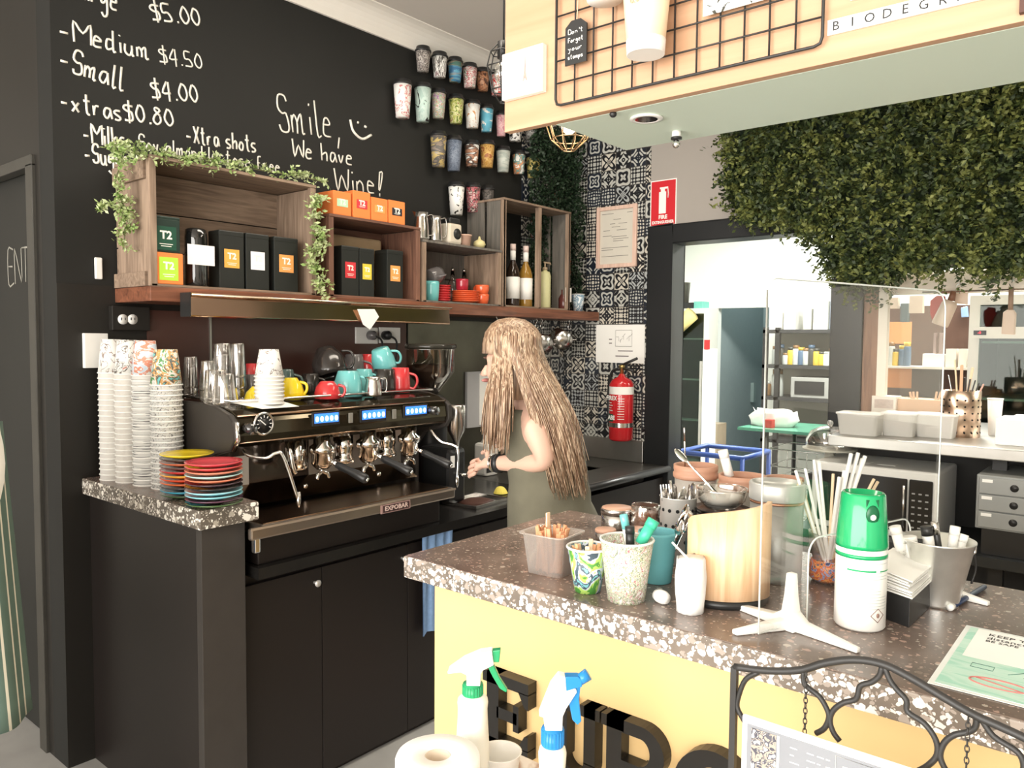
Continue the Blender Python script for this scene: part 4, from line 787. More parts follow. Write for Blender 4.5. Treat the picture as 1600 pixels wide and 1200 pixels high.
# hooks and steel jugs under the shelf
for i, px in enumerate((775, 790, 838, 846, 889)):
    y_ = P(px, 510, x=-2.66).y
    o = MB().tube(spline([(0, 0, 0), (0, .008, -.012), (0, -.006, -.028), (0, -.008, -.045), (0, .008, -.055), (0, .018, -.042)], 5), .0025, 8).build('wire_hook', chrome, loc=(-2.66, y_, 1.621)); tag(o, ['empty wire hook under the shelf above the barista head', 'second wire hook under the shelf above the barista head', 'wire hook holding the nearer hanging jug', 'spare wire hook beside the nearer hanging jug', 'wire hook holding the farther hanging jug'][i], 'hook')
jug('steel milk jug hanging sideways under the shelf, nearer one behind the barista', (-2.66, P(850, 545, x=-2.66).y, 1.475), .055, .13, 0, rot=(R(-78), R(0), R(60)))
jug('steel milk jug hanging sideways under the shelf, farther one against the tiles', (-2.64, P(880, 548, x=-2.64).y, 1.50), .055, .14, 0, rot=(R(-78), 0, R(50)))
# towel on the cabinet
TW = MB(); rows = []
tz, bz_ = P(685, 823, x=-2.12).z, P(685, 985, x=-2.12).z; ya_, yb2 = P(660, 850, x=-2.12).y, P(709, 850, x=-2.12).y
for j in range(15):
    t = j/14; rows.append([(-2.118+.008*sin(i*1.9+t*1.2)*(1-t*.3), ya_+(yb2-ya_)*(i/12)*(1-.05*sin(t*3)), tz+(bz_-tz)*t+.012*sin(i*.6)*t) for i in range(13)])
for s_, off in ((1, 0), (-1, -.004)):
    vs = [(x+off, y, z) for r_ in rows for x, y, z in r_]; TW.add(vs, [(j*13+i, j*13+i+1, (j+1)*13+i+1, (j+1)*13+i)[::s_] for j in range(14) for i in range(12)], None, True)
tag(TW.build('tea_towel', mat('blue_towelling', (.22, .36, .60), .95, var=.2, scale=60, bump=.6)), 'light blue tea towel hanging on the black cabinet front', 'towel')
# ------------------------------------------------------------------ on the island worktop
ZI = 1.0005
RZI = math.atan2(.6395, .7687)           # turn that points local x to the right of the photograph
def put(px, py, r=0, z=ZI):
    q = P(px, py, z=z); d = Vector((q.x, q.y, 0)).normalized(); return q+d*r
def pxm(q): return mpp(q)
rnd = random.Random(11)
stick_m = wood('sugar_stick_paper', (.62, .26, .12), (.82, .48, .28), 'z', .7); pale_stick = mat('pale_stick', (.80, .62, .42), .7, var=.1)
def stick(label, base, top, w, t, m, name='sugar_stick', cat='sugar stick', group=None):
    b, t_ = Vector(base), Vector(top); d = t_-b; L = d.length
    o = MB().cb((0, 0, L/2), (w, t, L)).build(name, m, bev=min(w, t)*.3); o.location = b; o.rotation_mode = 'QUATERNION'; o.rotation_quaternion = d.to_track_quat('Z', 'Y')
    return tag(o, label, cat, group)
# takeaway tub of sugar sticks
q = put(862, 903, .045); tb = thing('plastic_tub', 'clear plastic tub full of orange sugar sticks at the island corner', 'tub', q, R(5))
def rrect(w, d, r, z, n=5):
    pts = []
    for cx, cy, a in ((w-r, d-r, 0), (-w+r, d-r, 90), (-w+r, -d+r, 180), (w-r, -d+r, 270)): pts += [(cx+r*cos(R(a+90*i/n)), cy+r*sin(R(a+90*i/n)), z) for i in range(n+1)]
    return pts
MB().loft([rrect(.042, .036, .012, 0), rrect(.052, .046, .015, .085), rrect(.058, .052, .016, .086), rrect(.058, .052, .016, .089), rrect(.050, .044, .015, .088), rrect(.040, .034, .012, .002)], caps=False).add(rrect(.042, .036, .012, 0), [tuple(range(24))]).build('body', thin_glass('clear_tub_plastic', .3, .16, (.97, .95, .93), .2, (.9, .85, .8), .4), tb)
for i in range(44):
    a = rnd.uniform(0, 6.28); r1 = rnd.uniform(.004, .036); b0 = q+Vector((r1*cos(a), r1*sin(a)*.8, .003)); a2 = a+rnd.uniform(-.6, .6); r2 = rnd.uniform(.015, .043)
    stick('orange sugar stick in the clear tub', b0, q+Vector((r2*cos(a2), r2*sin(a2)*.8, rnd.uniform(.085, .105))), .009, .004, stick_m, group='sugar sticks in the clear tub')
stick('pale stick standing tallest in the clear tub', q+Vector((-.01, 0, .004)), q+Vector((-.012, .0, .128)), .012, .004, pale_stick)
# printed cup of sticks
q = put(918, 929, .026); jung = blotch('jungle_cup_print', [(.08, .28, .05), (.42, .62, .14), (.55, .62, .70), (.06, .09, .12), (.2, .5, .55)], 26, .45, (1, 1, .8), 9)
pcup(jung, 'paper cup printed with green and blue jungle leaves, holding sugar sticks', q, .042, .026, .089)
for i in range(14):
    a = rnd.uniform(0, 6.28); stick('short sugar stick in the jungle-printed cup', q+Vector((.014*cos(a), .014*sin(a), .003)), q+Vector((.031*cos(a), .031*sin(a), .084+rnd.uniform(0, .016))), .009, .004, stick_m if i % 3 else pale_stick, group='sugar sticks in the jungle-printed cup')
q = put(978, 946, .036); wild = blotch('wildflower_cup_print', [(.78, .78, .72), (.16, .19, .14), (.55, .58, .34), (.82, .8, .76), (.28, .32, .22), (.66, .66, .5), (.45, .14, .18), (.8, .79, .74)], 75, .45, (1, 1, .8), 12)
pcup(wild, 'large paper cup printed with fine wildflowers, holding pens', q, .051, .036, .118)
def pen(label, px0, py0, px1, py1, base, r, m, cap=None, name='marker_pen', cat='pen'):
    """from a point inside its holder up to the seen end"""
    dpt = depth(base); 
    def back(px, py): v = RM @ _d(px, py); return CAM+v*(dpt/F)
    a, b = back(px0, py0), back(px1, py1); d = b-a
    o = thing(name, label, cat, a); o.rotation_mode = 'QUATERNION'; o.rotation_quaternion = d.to_track_quat('Z', 'Y'); L = d.length
    MB().lathe([(0, 0), (r, .001), (r, L*.72), (r*.9, L*.73)]).build('barrel', m, o); MB().lathe([(r*1.08, L*.7), (r*1.08, L*.99), (r*.8, L), (0, L)]).build('cap', cap or m, o); return o
pen('white marker with teal end in the wildflower cup', 988, 880, 974, 803, q+Vector((-.005, .02, .1)), .0075, white, teal)
pen('thick black marker leaning towards the viewer in the wildflower cup', 985, 860, 984, 822, q+Vector((0, -.015, .1)), .0085, blackp)
pen('green marker leaning right in the wildflower cup', 1000, 850, 1022, 812, q+Vector((.02, .0, .1)), .011, mat('green_pen', (.06, .5, .32), .35))
tc_ = put(1034, 916, .03); 
def ribbed(label, q, rt, rb, h, m, n=9):
    prof = [(rb, 0)]
    for i in range(n): z0 = h*(i+.2)/n; prof += [(rb+(rt-rb)*i/n, z0), (rb+(rt-rb)*i/n+.0018, z0+h*.4/n)]
    o = thing('ribbed_cup', label, 'cup', q); MB().shell(prof+[(rt, h)], .002).build('body', m, o); return o
ribbed('teal ribbed paper cup holding spoons, behind the wildflower cup', tc_+Vector((-.012, .0, 0)), .040, .030, .105, mat('teal_card', (.14, .42, .45), .6))
def cutlery(label, base, top, kind, group=None, m=None, s=1.0):
    b, t_ = Vector(base), Vector(top); d = t_-b; L = d.length
    o = thing(kind, label, kind, b, group=group); o.rotation_mode = 'QUATERNION'; o.rotation_quaternion = d.to_track_quat('Z', 'Y') @ Euler((0, 0, rnd.uniform(0, 3))).to_quaternion()
    m = m or chrome
    MB().loft([[(-w, -.0012, z), (w, -.0012, z), (w, .0012, z), (-w, .0012, z)] for w, z in ((.004, 0), (.004*s, L*.35), (.003*s, L*.7), (.0035*s, L*.78))]).build('handle', m, o)
    if kind == 'spoon': MB().ball((0, 0, L*.88), (.016*s, .003, L*.13), 14).build('bowl', m, o)
    elif kind == 'fork':
        mb = MB().box(-.011, .011, -.001, .001, L*.77, L*.84)
        for i in range(4): mb.box(-.011+i*.0062, -.0085+i*.0062, -.001, .001, L*.84, L)
        mb.build('tines', m, o)
    else: MB().loft([[(-.006, -.0008, L*.7), (.008, -.0008, L*.7), (.008, .0008, L*.7), (-.006, .0008, L*.7)], [(-.003, -.0008, L), (.006, -.0008, L), (.006, .0008, L), (-.003, .0008, L)]]).build('blade', m, o)
    return o
for i in range(6):
    a = -.6+i*.35; cutlery('dark-reflecting spoon standing in the teal cup', tc_+Vector((-.012+.01*cos(a), .01*sin(a), .01)), tc_+Vector((.018+.028*cos(a), .022+.03*sin(a), .135+.012*(i % 3))), 'spoon', 'spoons in the teal cup', s=.9)
# white cap lying, white bundle with straw
q = put(1024, 940, .008); o = MB().lathe([(0, 0), (.010, .002), (.013, .012), (.013, .024), (.010, .032), (0, .033)]).build('bottle_cap', white, loc=q+Vector((0, 0, .012))); o.rotation_euler = (R(90), 0, R(70)); tag(o, 'small white cap lying on the worktop below the teal cup', 'cap')
q = put(1078, 962, .026); rb_ = MB(); rr_ = [.0255, .026, .0275, .028, .0285, .027, .0265]
rb_.loft([[(r*cos(a*pi/14)*(1+.03*sin(5*a+i)), r*sin(a*pi/14)*(1+.03*cos(3*a+i)), i*.0165+.004*sin(a*1.7)*(i > 4)) for a in range(28)] for i, r in enumerate(rr_)])
tag(rb_.build('straw_bundle', mat('white_wrapped_straws', (.88, .87, .85), .7, var=.03, scale=80, bump=.5), loc=q), 'bundle of white wrapped straws standing in front of the wooden holder', 'straw bundle')
stick('single white wrapped straw sticking out left of the straw bundle', q+Vector((.0, .004, .09)), q+Vector((-.027, -.022, .128)), .011, .004, paper, 'paper_straw', 'straw')
# curved timber holder
q = put(1132, 957, .075); WH = thing('timber_holder', 'curved timber holder with sloping top on a round black base', 'holder', q, RZI)
bam = wood('bamboo_strips', (.72, .42, .22), (.92, .68, .44), 'z', .45); mb = MB(); n = 20; r = .085
pts = []
for i in range(n+1):
    a = R(200+i*(340-200)/n); x_, y_ = r*cos(a)*1.0, r*sin(a)*.75; zt2 = .162+.036*math.sqrt(max(0, (i/n)))
    pts.append((x_, y_, zt2))
rings = []
for s_, z0 in ((1, None),):
    outer_b = [(x, y, .016) for x, y, z in pts]; outer_t = [(x, y, z) for x, y, z in pts]; inner_t = [(x*.9, y*.9, z) for x, y, z in pts]; inner_b = [(x*.9, y*.9, .016) for x, y, z in pts]
vs = outer_b+outer_t+inner_t+inner_b; m_ = n+1
for k in range(4):
    mb.add([vs[k*m_+i] for i in range(m_)]+[vs[((k+1) % 4)*m_+i] for i in range(m_)], [(i, i+1, m_+i+1, m_+i) for i in range(n)], None, k in (0, 2))
mb.build('bamboo_shell', bam, WH); MB().lathe([(0, 0), (.078, 0), (.083, .004), (.083, .014), (0, .016)], n=40, sy=.8).build('black_base', blackp, WH)
MB().box(-.07, .07, .0, .05, .016, .12).build('black_insert', blackp, WH, bev=.01)
# black plates, glass bowl, cutlery drum
q = put(1125, 893, .06); zpl = P(1125, 795, y=q.y).z-.07-ZI
for i in range(9):
    o = MB().lathe([(0, 0), (.036, 0), (.05, .006), (.062, .011), (.0625, .013), (.048, .009), (0, .004)], n=40).build('black_plate', mat('black_china', (.012, .012, .012), .2, var=0), loc=q+Vector((0, 0, zpl+.001+i*.0075)))
    tag(o, 'black plate in the stack behind the timber holder' if i < 8 else 'topmost black plate under the glass bowl', 'plate', 'black plates behind the timber holder' if i < 8 else None)
cr = MB().lathe([(.05, 0), (.055, .004), (.055, zpl-.004), (.05, zpl), (0, zpl)], n=32).build('black_canister', blackp, loc=q); tag(cr, 'black canister carrying the black plates', 'canister')
GB = thing('glass_bowl', 'glass bowl of white cream on top of the black plates', 'bowl', q+Vector((0, 0, zpl+.074)))
MB().shell([(.035, 0), (.052, .018), (.056, .04), (.057, .045)], .003).build('body', thin_glass('bowl_glass', .35, .15), GB); MB().lathe([(0, .004), (.034, .004), (.047, .018), (.05, .026), (.02, .03), (0, .028)]).build('cream', mat('cream', (.8, .78, .72), .5), GB)
cutlery('long steel ladle leaning left in the glass bowl', q+Vector((.01, .0, zpl+.085)), P(1055, 702, y=q.y-.01), 'spoon', s=.6)
q = put(1058, 885, .044); DRM = thing('cutlery_drum', 'perforated steel drum full of cutlery', 'cutlery holder', q); h_ = P(1058, 776, y=q.y).z-ZI
MB().shell([(.040, 0), (.041, h_), (.043, h_+.002)], .0015, n=36).build('drum', mat('satin_steel', (.72, .70, .66), .42, .55, var=.1), DRM)
mb = MB()
for j in range(4):
    for i in range(14):
        a = 2*pi*(i+.5*(j % 2))/14; mb.lathe([(.0042, 0), (.004, .0006), (0, .0007)], n=10, M=Matrix.Translation((.0411*cos(a), .0411*sin(a), .018+j*(h_-.03)/3.4)) @ Euler((0, R(90), 0)).to_matrix().to_4x4() if a == 0 else Matrix.Translation((.0411*cos(a), .0411*sin(a), .018+j*(h_-.03)/3.4)) @ Matrix.Rotation(a, 4, 'Z') @ Matrix.Rotation(R(90), 4, 'Y'))
mb.build('perforations', mat('dark_hole', (.005, .005, .005), .9, var=0), DRM)
for i in range(12):
    a = i*.55; k = ('fork', 'spoon', 'knife')[i % 3]
    cutlery('steel %s standing in the perforated drum' % k, q+Vector((.012*cos(a), .012*sin(a), .006)), q+Vector((.033*cos(a), .033*sin(a), h_+.012+.02*(i*7 % 4)/3)), k, '%s in the perforated drum' % (k+'s'), m=steel)
# tins and jars behind the printed cups
def tin(label, px, py, r, h, m, lidm, name='tin', cat='tin'):
    q = put(px, py, r); o = thing(name, label, cat, q); MB().lathe([(r*.97, 0), (r, .002), (r, h*.8), (0, h*.8)], n=32).build('body', m, o); MB().lathe([(r*1.03, h*.72), (r*1.03, h-.002), (r*.98, h), (0, h)], n=32).build('lid', lidm, o); return q
salmon = mat('salmon_lid', (.62, .36, .25), .45)
tin('wide steel tin with salmon-coloured top behind the cups', 964, 829, .043, .052, steel, steel); 
wt = [o for o in S.objects if o.name == 'tin'][0]; MB().lathe([(0, 0), (.041, 0), (.041, .0015), (0, .002)], (0, 0, .052), n=32).build('salmon_disc', salmon, wt)
tin('small steel tin, nearer of the two low ones behind the cups', 946, 846, .026, .026, steel, salmon); tin('low steel tin beside the green marker', 995, 848, .032, .028, steel, salmon)
q = put(1008, 835, .042); JR = thing('sauce_jar', 'glass jar of brown sauce between the steel tin and the cutlery drum', 'jar', q)
MB().shell([(.036, 0), (.038, .004), (.038, .066), (.036, .07)], .003).build('body', thin_glass('jar_glass', .3, .12), JR); MB().lathe([(0, .004), (.033, .004), (.034, .006), (.034, .048), (0, .049)]).build('brown_sauce', mat('brown_sauce', (.22, .085, .04), .35), JR)
# tall tubs with terracotta rims at the back
trr = mat('terracotta_rim', (.50, .27, .18), .5)
for px, w, top, lb in ((1087, 68, 722, 'tub with double terracotta rim, nearest the doorway frame'), (1160, 72, 738, 'tub with terracotta rim behind the glass bowl'), (1225, 60, 742, 'tub with terracotta rim behind the grey canister')):
    y = 1.80; x = P(px, 740, y=y).x; s = mpp((x, y, 1.1)); r = w/2*s; zt3 = P(px, top+4, y=y).z-ZI
    o = thing('food_tub', lb, 'tub', (x, y, ZI)); MB().lathe([(r*.8, 0), (r*.95, zt3-.03), (0, zt3-.03)]).build('body', mat('clear_grey_tub', (.4, .37, .33), .3), o)
    MB().shell([(r*.95, zt3-.034), (r*1.02, zt3-.03), (r*1.02, zt3-.02), (r*.97, zt3-.018), (r, zt3-.012), (r, zt3)], .006).build('rim', trr, o)
pen('white plastic spatula leaning out of the middle tub', 1140, 745, 1129, 703, (P(1140, 740, y=1.78)), .011, white, name='spatula', cat='spatula')
pen('thin steel rod standing out of the nearest tub', 1071, 740, 1069, 668, (P(1070, 730, y=1.78)), .0022, steel, name='steel_rod', cat='rod')
# grey canister
q = put(1210, 914, .055); CN = thing('grey_canister', 'tall grey canister with lid and thin copper band, seen through the clear guard', 'canister', q)
gm = mat('zinc_grey', (.36, .36, .34), .4, .6, var=.06); hc = P(1205, 778, y=q.y).z-ZI
MB().lathe([(.052, 0), (.054, .003), (.054, hc-.004), (0, hc-.004)], n=40).build('body', gm, CN); MB().lathe([(.0548, hc-.006), (.0548, hc-.001), (.05, hc-.001)], n=40).build('copper_band', mat('copper_band', (.6, .3, .18), .3, .8), CN)
MB().lathe([(.056, hc), (.057, hc+.002), (.057, hc+.033), (.055, hc+.036), (.05, hc+.036), (.05, hc+.03), (0, hc+.03)], n=40).build('lid', mat('pale_zinc', (.55, .55, .52), .4, .5, var=.05), CN)
# clear guard on white feet
A = Vector((-.506, 1.267, 1.022)); B_ = Vector((-.345, 1.80, 1.022)); GL = (B_-A).length; GD = thing('counter_guard', 'clear acrylic sneeze guard on splayed white feet', 'sneeze guard')
M_ = fr(A, B_-A, (0, 0, 1)); gz_ = P(1197, 440, x=A.x).z-1.022; gz_ = .585
ol = [(0, -.015), (0, gz_-.02)]+[(a, b) for a, b in arc((.025, gz_-.025), .025, 180, 90, 6)]+[(a, b) for a, b in arc((GL-.04, gz_-.04), .04, 90, 0, 6)]+[(GL, .015-.015), (GL-.10, -.015)]+[(a, b) for a, b in arc((GL-.13, .10), .03, 0, 90, 5)]+[(a, b) for a, b in arc((.16, .10), .03, 90, 180, 5)]+[(.13, -.015)]
acr = thin_glass('clear_acrylic', .05, .022, (.97, .975, .97), .02)
MB().prism(ol, -.0022, .0022, M_).build('acrylic_pane', acr, GD)
MB().tube([M_ @ Vector((u, v, 0)) for u, v in ol], .0016, 6, closed=True).build('polished_edge', mat('bright_acrylic_edge', (.8, .83, .8), .2, var=0), GD)
for u in (.085, GL-.05):
    c = M_ @ Vector((u, 0, 0)); c.z = ZI; w = (M_.to_3x3() @ Vector((0, 0, 1))).normalized(); al = (M_.to_3x3() @ Vector((1, 0, 0))).normalized()
    ft = MB()
    for s_ in (1, -1):
        for sg in (1, -1):
            e = c+w*s_*.125+al*sg*.035*(1 if s_ > 0 else -1)*0
        ft.loft([[p+al*a_+Vector((0, 0, z)) for a_, z in ((-wd, 0), (wd, 0), (wd, hh), (-wd, hh))] for p, wd, hh in ((c+w*s_*.006, .013, .035), (c+w*s_*.03, .011, .018), (c+w*s_*.13, .006, .008))])
    ft.loft([[c+al*a_*k+w*b_*k+Vector((0, 0, z)) for a_, b_ in ((-1, -1), (1, -1), (1, 1), (-1, 1))] for z, k in ((0, .020), (.02, .013), (.06, .009), (.098, .007))])
    e_ = c-al*.11-w*.03; ft.loft([[p+w*a_+Vector((0, 0, z)) for a_, z in ((-wd, 0), (wd, 0), (wd, hh), (-wd, hh))] for p, wd, hh in ((c, .011, .02), (e_, .006, .009))])
    ft.build('white_foot', white, GD, bev=.002)
# straw jar
q = put(1293, 915, .038); SJ = thing('straw_jar', 'glass jar of wrapped straws with orange print on its base, behind the spray can', 'jar', q)
MB().shell([(.030, 0), (.036, .006), (.037, .03), (.032, .05), (.036, .065), (.041, .10), (.042, .104)], .0025).build('body', thin_glass('jar_glass', .3, .12), SJ)
MB().lathe([(.031, .001), (.0375, .008), (.0382, .03), (.034, .046)]).build('printed_band', blotch('orange_food_print', [(.05, .06, .14), (.3, .33, .5), (.55, .12, .04), (.7, .3, .1), (.1, .1, .16)], 60, .4, (1, 1, 1), 4), SJ)
for i, (px, py, pap) in enumerate(((1243, 735, 1), (1258, 732, 1), (1272, 718, 1), (1280, 722, 1), (1250, 748, 0), (1246, 756, 0), (1330, 708, 1), (1341, 707, 1), (1352, 712, 1), (1312, 745, 1), (1302, 740, 0), (1372, 752, 0), (1366, 748, 0), (1320, 735, 1), (1348, 716, 1))):
    v = RM @ _d(px, py); t_ = (depth(q)-.01+.006*(i % 3))/F; top = CAM+v*t_; a = (px-1300)/60
    stick('paper-wrapped white straw in the straw jar' if pap else 'bare bamboo straw in the straw jar', q+Vector((-.018*a*.4, -.01+.004*(i % 4), .006)), top, .0085 if pap else .0055, .006 if pap else .0055, paper if pap else pale_stick, 'straw', 'straw', 'wrapped straws in the glass jar' if pap else 'bamboo straws in the glass jar')
# spray can
q = put(1342, 985, .032); SC = thing('spray_can', 'big white disinfectant spray can with bright green cap', 'spray can', q, RZI); s = mpp(q)*1.02; rr = 36.5*s; hcn = 205*s; b0 = hcn*.60
grn = mat('green_plastic_cap', (.01, .36, .13), .2, var=.03, coat=.5)
MB().lathe([(rr*.93, 0), (rr, .004), (rr, b0), (rr*.97, b0+.002), (0, b0+.002)], n=44).build('can_body', white, SC)
MB().lathe([(rr*1.02, b0), (rr*1.02, b0+.006), (rr*1.0, b0+.02), (rr*.86, hcn*.985), (rr*.8, hcn), (rr*.72, hcn), (rr*.68, hcn*.96), (0, hcn*.96)], n=44).build('cap', grn, SC)
MB().box(-.011, .011, -rr*.86, -rr*.7, hcn*.80, hcn*.97).ball((0, -rr*.88, hcn*.86), (.012, .004, .017), 14).build('nozzle_recess', mat('dark_green_recess', (.005, .10, .04), .3, var=0), SC, bev=.003); MB().ball((0, -rr*.90, hcn*.845), .006, 12).build('nozzle', white, SC)
MB().lathe([(rr+.0004, b0-.016), (rr+.0006, b0-.016), (rr+.0006, b0-.009), (rr+.0004, b0-.009)], n=44).build('green_band', grn, SC)
def around(mb, a0, a1, z0, z1, r, n=8): return mb.add([(r*sin(R(a0+(a1-a0)*i/n)), -r*cos(R(a0+(a1-a0)*i/n)), z) for z in (z0, z1) for i in range(n+1)], [(i, i+1, n+1+i+1, n+1+i) for i in range(n)], None, True)
mb = MB(); around(mb, -55, 10, b0-.037, b0-.034, rr+.0007); around(mb, 20, 60, b0-.037, b0-.035, rr+.0007); mb.build('green_rule', grn, SC)
mb = MB()
for i in range(16): around(mb, -50, rnd.choice((5, 25, 45)), b0-.018-i*.0052-(.006 if i > 2 else 0), b0-.0172-i*.0052-(.006 if i > 2 else 0), rr+.0006)
mb.build('fine_print', mat('grey_print', (.45, .5, .48), .7, var=0), SC)
mb = MB(); c_ = (18, .030)
for k, (a0, z0, a1, z1) in enumerate(((c_[0], c_[1]+.012, c_[0]+18, c_[1]), (c_[0]+18, c_[1], c_[0], c_[1]-.012), (c_[0], c_[1]-.012, c_[0]-18, c_[1]), (c_[0]-18, c_[1], c_[0], c_[1]+.012))): mb.tube([((rr+.0008)*sin(R(a)), -(rr+.0008)*cos(R(a)), z) for a, z in ((a0, z0), (a1, z1))], .0006, 4)
mb.ball(((rr+.0005)*sin(R(c_[0])), -(rr+.0005)*cos(R(c_[0])), c_[1]), (.003, .001, .0045), 8); mb.build('hazard_diamond', mat('print_red_brown', (.25, .15, .12), .7, var=0), SC)
# napkin box, bucket, pen, notice
q = put(1420, 978, 0); NBX = thing('napkin_box', 'black box piled with white napkins between the spray can and the bucket', 'napkin box', q)
c0, c1, c2 = P(1420, 981, z=ZI), P(1352, 955, z=ZI), P(1450, 952, z=ZI)
e1, e2 = c1-c0, c2-c0; e2 = e2*1.2; hb = .052
MB().loft([[Vector(), e1, e1+e2, e2], [Vector((0, 0, hb)), e1+Vector((0, 0, hb)), e1+e2+Vector((0, 0, hb)), e2+Vector((0, 0, hb))]]).build('box', blackp, NBX, bev=.001)
NBX.location = c0; NBX.children[0].data.polygons.foreach_set('use_smooth', [False]*len(NBX.children[0].data.polygons))
for i in range(9):
    k = i*.0035; off = Vector((rnd.uniform(-.004, .004), rnd.uniform(-.004, .004), hb+.001+k)); ctr = (e1+e2)/2
    cs = [ctr+(v_-ctr)*rnd.uniform(.93, 1.03) for v_ in (Vector(), e1, e1+e2, e2)]
    o = MB().loft([[c_+Vector((0, 0, (.008 if j in (1, 2) else 0)*(i/9))) for j, c_ in enumerate(cs)], [c_+Vector((0, 0, .0022+(.008 if j in (1, 2) else 0)*(i/9))) for j, c_ in enumerate(cs)]]).build('napkin', paper, loc=c0+off); o.data.polygons.foreach_set('use_smooth', [False]*6)
    tag(o, 'white napkin in the pile on the black box' if i < 8 else 'topmost white napkin on the black box', 'napkin', 'napkins on the black box' if i < 8 else None)
q = put(1462, 950, .035); BU = thing('metal_bucket', 'galvanised bucket of pens and tubes on the island', 'bucket', q, RZI); galv = mat('galvanised_metal', (.85, .85, .8), .36, .9, var=.2, scale=22); s = mpp(q); rb2, rt2, hb2 = 33*s*.95, 51*s, 98*s
MB().shell([(rb2, 0), (rb2, .004), (rt2, hb2), (rt2*1.03, hb2+.001), (rt2*1.03, hb2+.004)], .0012, n=40).build('pail', galv, BU)
for sg in (-1, 1): MB().tube([(sg*rt2*1.0, 0, hb2*.78), (sg*(rt2+.008), 0, hb2*.82), (sg*(rt2+.008), 0, hb2*.95), (sg*rt2, 0, hb2*.97)], .0035, 8).build('ear', galv, BU)
MB().tube(spline([(rt2+.006, 0, hb2*.88), (rt2+.014, .004, hb2*.55), (rt2+.006, .004, hb2*.3)], 5), .002, 6).build('wire_handle', blackm, BU)
for px0, py0, px1, py1, r, m, cap, lb in ((1455, 870, 1447, 822, .010, white, blackp, 'clear tube with black cap in the bucket'), (1470, 880, 1460, 815, .0065, blackp, steel, 'black ballpoint pointing up in the bucket'), (1485, 870, 1493, 822, .0085, white, white, 'white tube leaning right in the bucket, nearer one'), (1495, 875, 1507, 835, .0075, white, white, 'white tube leaning furthest right in the bucket'), (1425, 870, 1420, 838, .013, white, white, 'fat white bottle in the left of the bucket'), (1408, 860, 1398, 822, .010, white, white, 'white tube at the left rim of the bucket'), (1436, 868, 1436, 842, .006, blackp, blackp, 'short black pen behind the fat white bottle')):
    pen(lb, px0, py0, px1, py1, q, r, m, cap)
a, b = P(1484, 950, z=ZI+.006), P(1538, 917, z=ZI+.006); o = thing('ballpoint_pen', 'blue-black ballpoint pen lying on the worktop beside the bucket', 'pen', a); o.rotation_mode = 'QUATERNION'; o.rotation_quaternion = (b-a).to_track_quat('Z', 'Y'); L = (b-a).length
MB().lathe([(0, 0), (.005, .004), (.005, L), (0, L)]).build('barrel', mat('navy_pen', (.02, .04, .10), .3), o); MB().lathe([(0, -.002), (.006, 0), (.006, .016), (0, .017)]).build('white_tip', white, o)
NT = thing('counter_notice', 'laminated green and white distancing notice lying on the worktop at the right', 'notice')
cn = [P(1517, 980, z=ZI+.001), P(1600, 996, z=ZI+.001), P(1445, 1060, z=ZI+.001)]
u = Vector((1, -.03, 0)).normalized(); O = P(1517, 981, z=ZI); v = (P(1462, 1064, z=ZI)-O); v = v.normalized(); u = Vector((-v.y, v.x, 0)); 
if u.x < 0: u = -u
Mn = Matrix.Translation(O) @ Matrix((u, -v, (0, 0, 1))).transposed().to_4x4(); w_, h2 = .21, (P(1462, 1064, z=ZI)-O).length*1.03
MB().box(-.008, w_+.008, -h2-.008, .008, 0.0002, .0010, Mn).build('laminate', mat('laminate', (.85, .88, .85), .15), NT)
MB().box(0, w_, -h2, 0, .0010, .0013, Mn).build('white_sheet', paper, NT)
gw = blotch('green_wash', [(.30, .62, .48), (.55, .76, .65), (.36, .66, .53)], 9, .5, (1, 4, 1), 2, 'LINEAR')
MB().box(0, w_, -h2, -h2*.52, .0013, .0015, Mn).box(0, .012, -h2*.52, 0, .0013, .0015, Mn).build('green_field', gw, NT)
ink_ = mat('black_ink', (.02, .02, .02), .6, var=0)
for s_, yv, sz in (('KEEP YOUR', -.022, .018), ('distance', -.040, .018), ('BE SAFE', -.056, .014)): letters('notice_lettering', s_, sz, Mn @ Matrix.Translation((.03, yv, .0017)), ink_, NT, align='LEFT', ext=.0001)
mb = MB(); mb.tube([Mn @ Vector((.075+.038*cos(a*pi/16), -h2*.83+.017*sin(a*pi/16), .0018)) for a in range(32)], .0014, 5, closed=True); mb.tube([Mn @ Vector((.045, -h2*.80, .0018)), Mn @ Vector((.105, -h2*.86, .0018))], .0012, 5); mb.build('red_ring', mat('red_ink', (.6, .2, .18), .6, var=0), NT)
mb = MB(); mb.tube([Mn @ Vector(p) for p in ((.03, -h2*.6, .0018), (.06, -h2*.6, .0018), (.06, -h2*.66, .0018), (.03, -h2*.66, .0018))], .0006, 4, closed=True).tube([Mn @ Vector(p) for p in ((.08, -h2*.66, .0018), (.10, -h2*.58, .0018))], .0006, 4).tube([Mn @ Vector(p) for p in ((.10, -h2*.66, .0018), (.112, -h2*.6, .0018), (.12, -h2*.66, .0018))], .0006, 4).tube([Mn @ Vector((.112+.005*cos(a), -h2*.57+.005*sin(a), .0018)) for a in range(6)], .0006, 4, closed=True); mb.build('sketch_lines', mat('dark_green_ink', (.08, .22, .17), .6, var=0), NT)
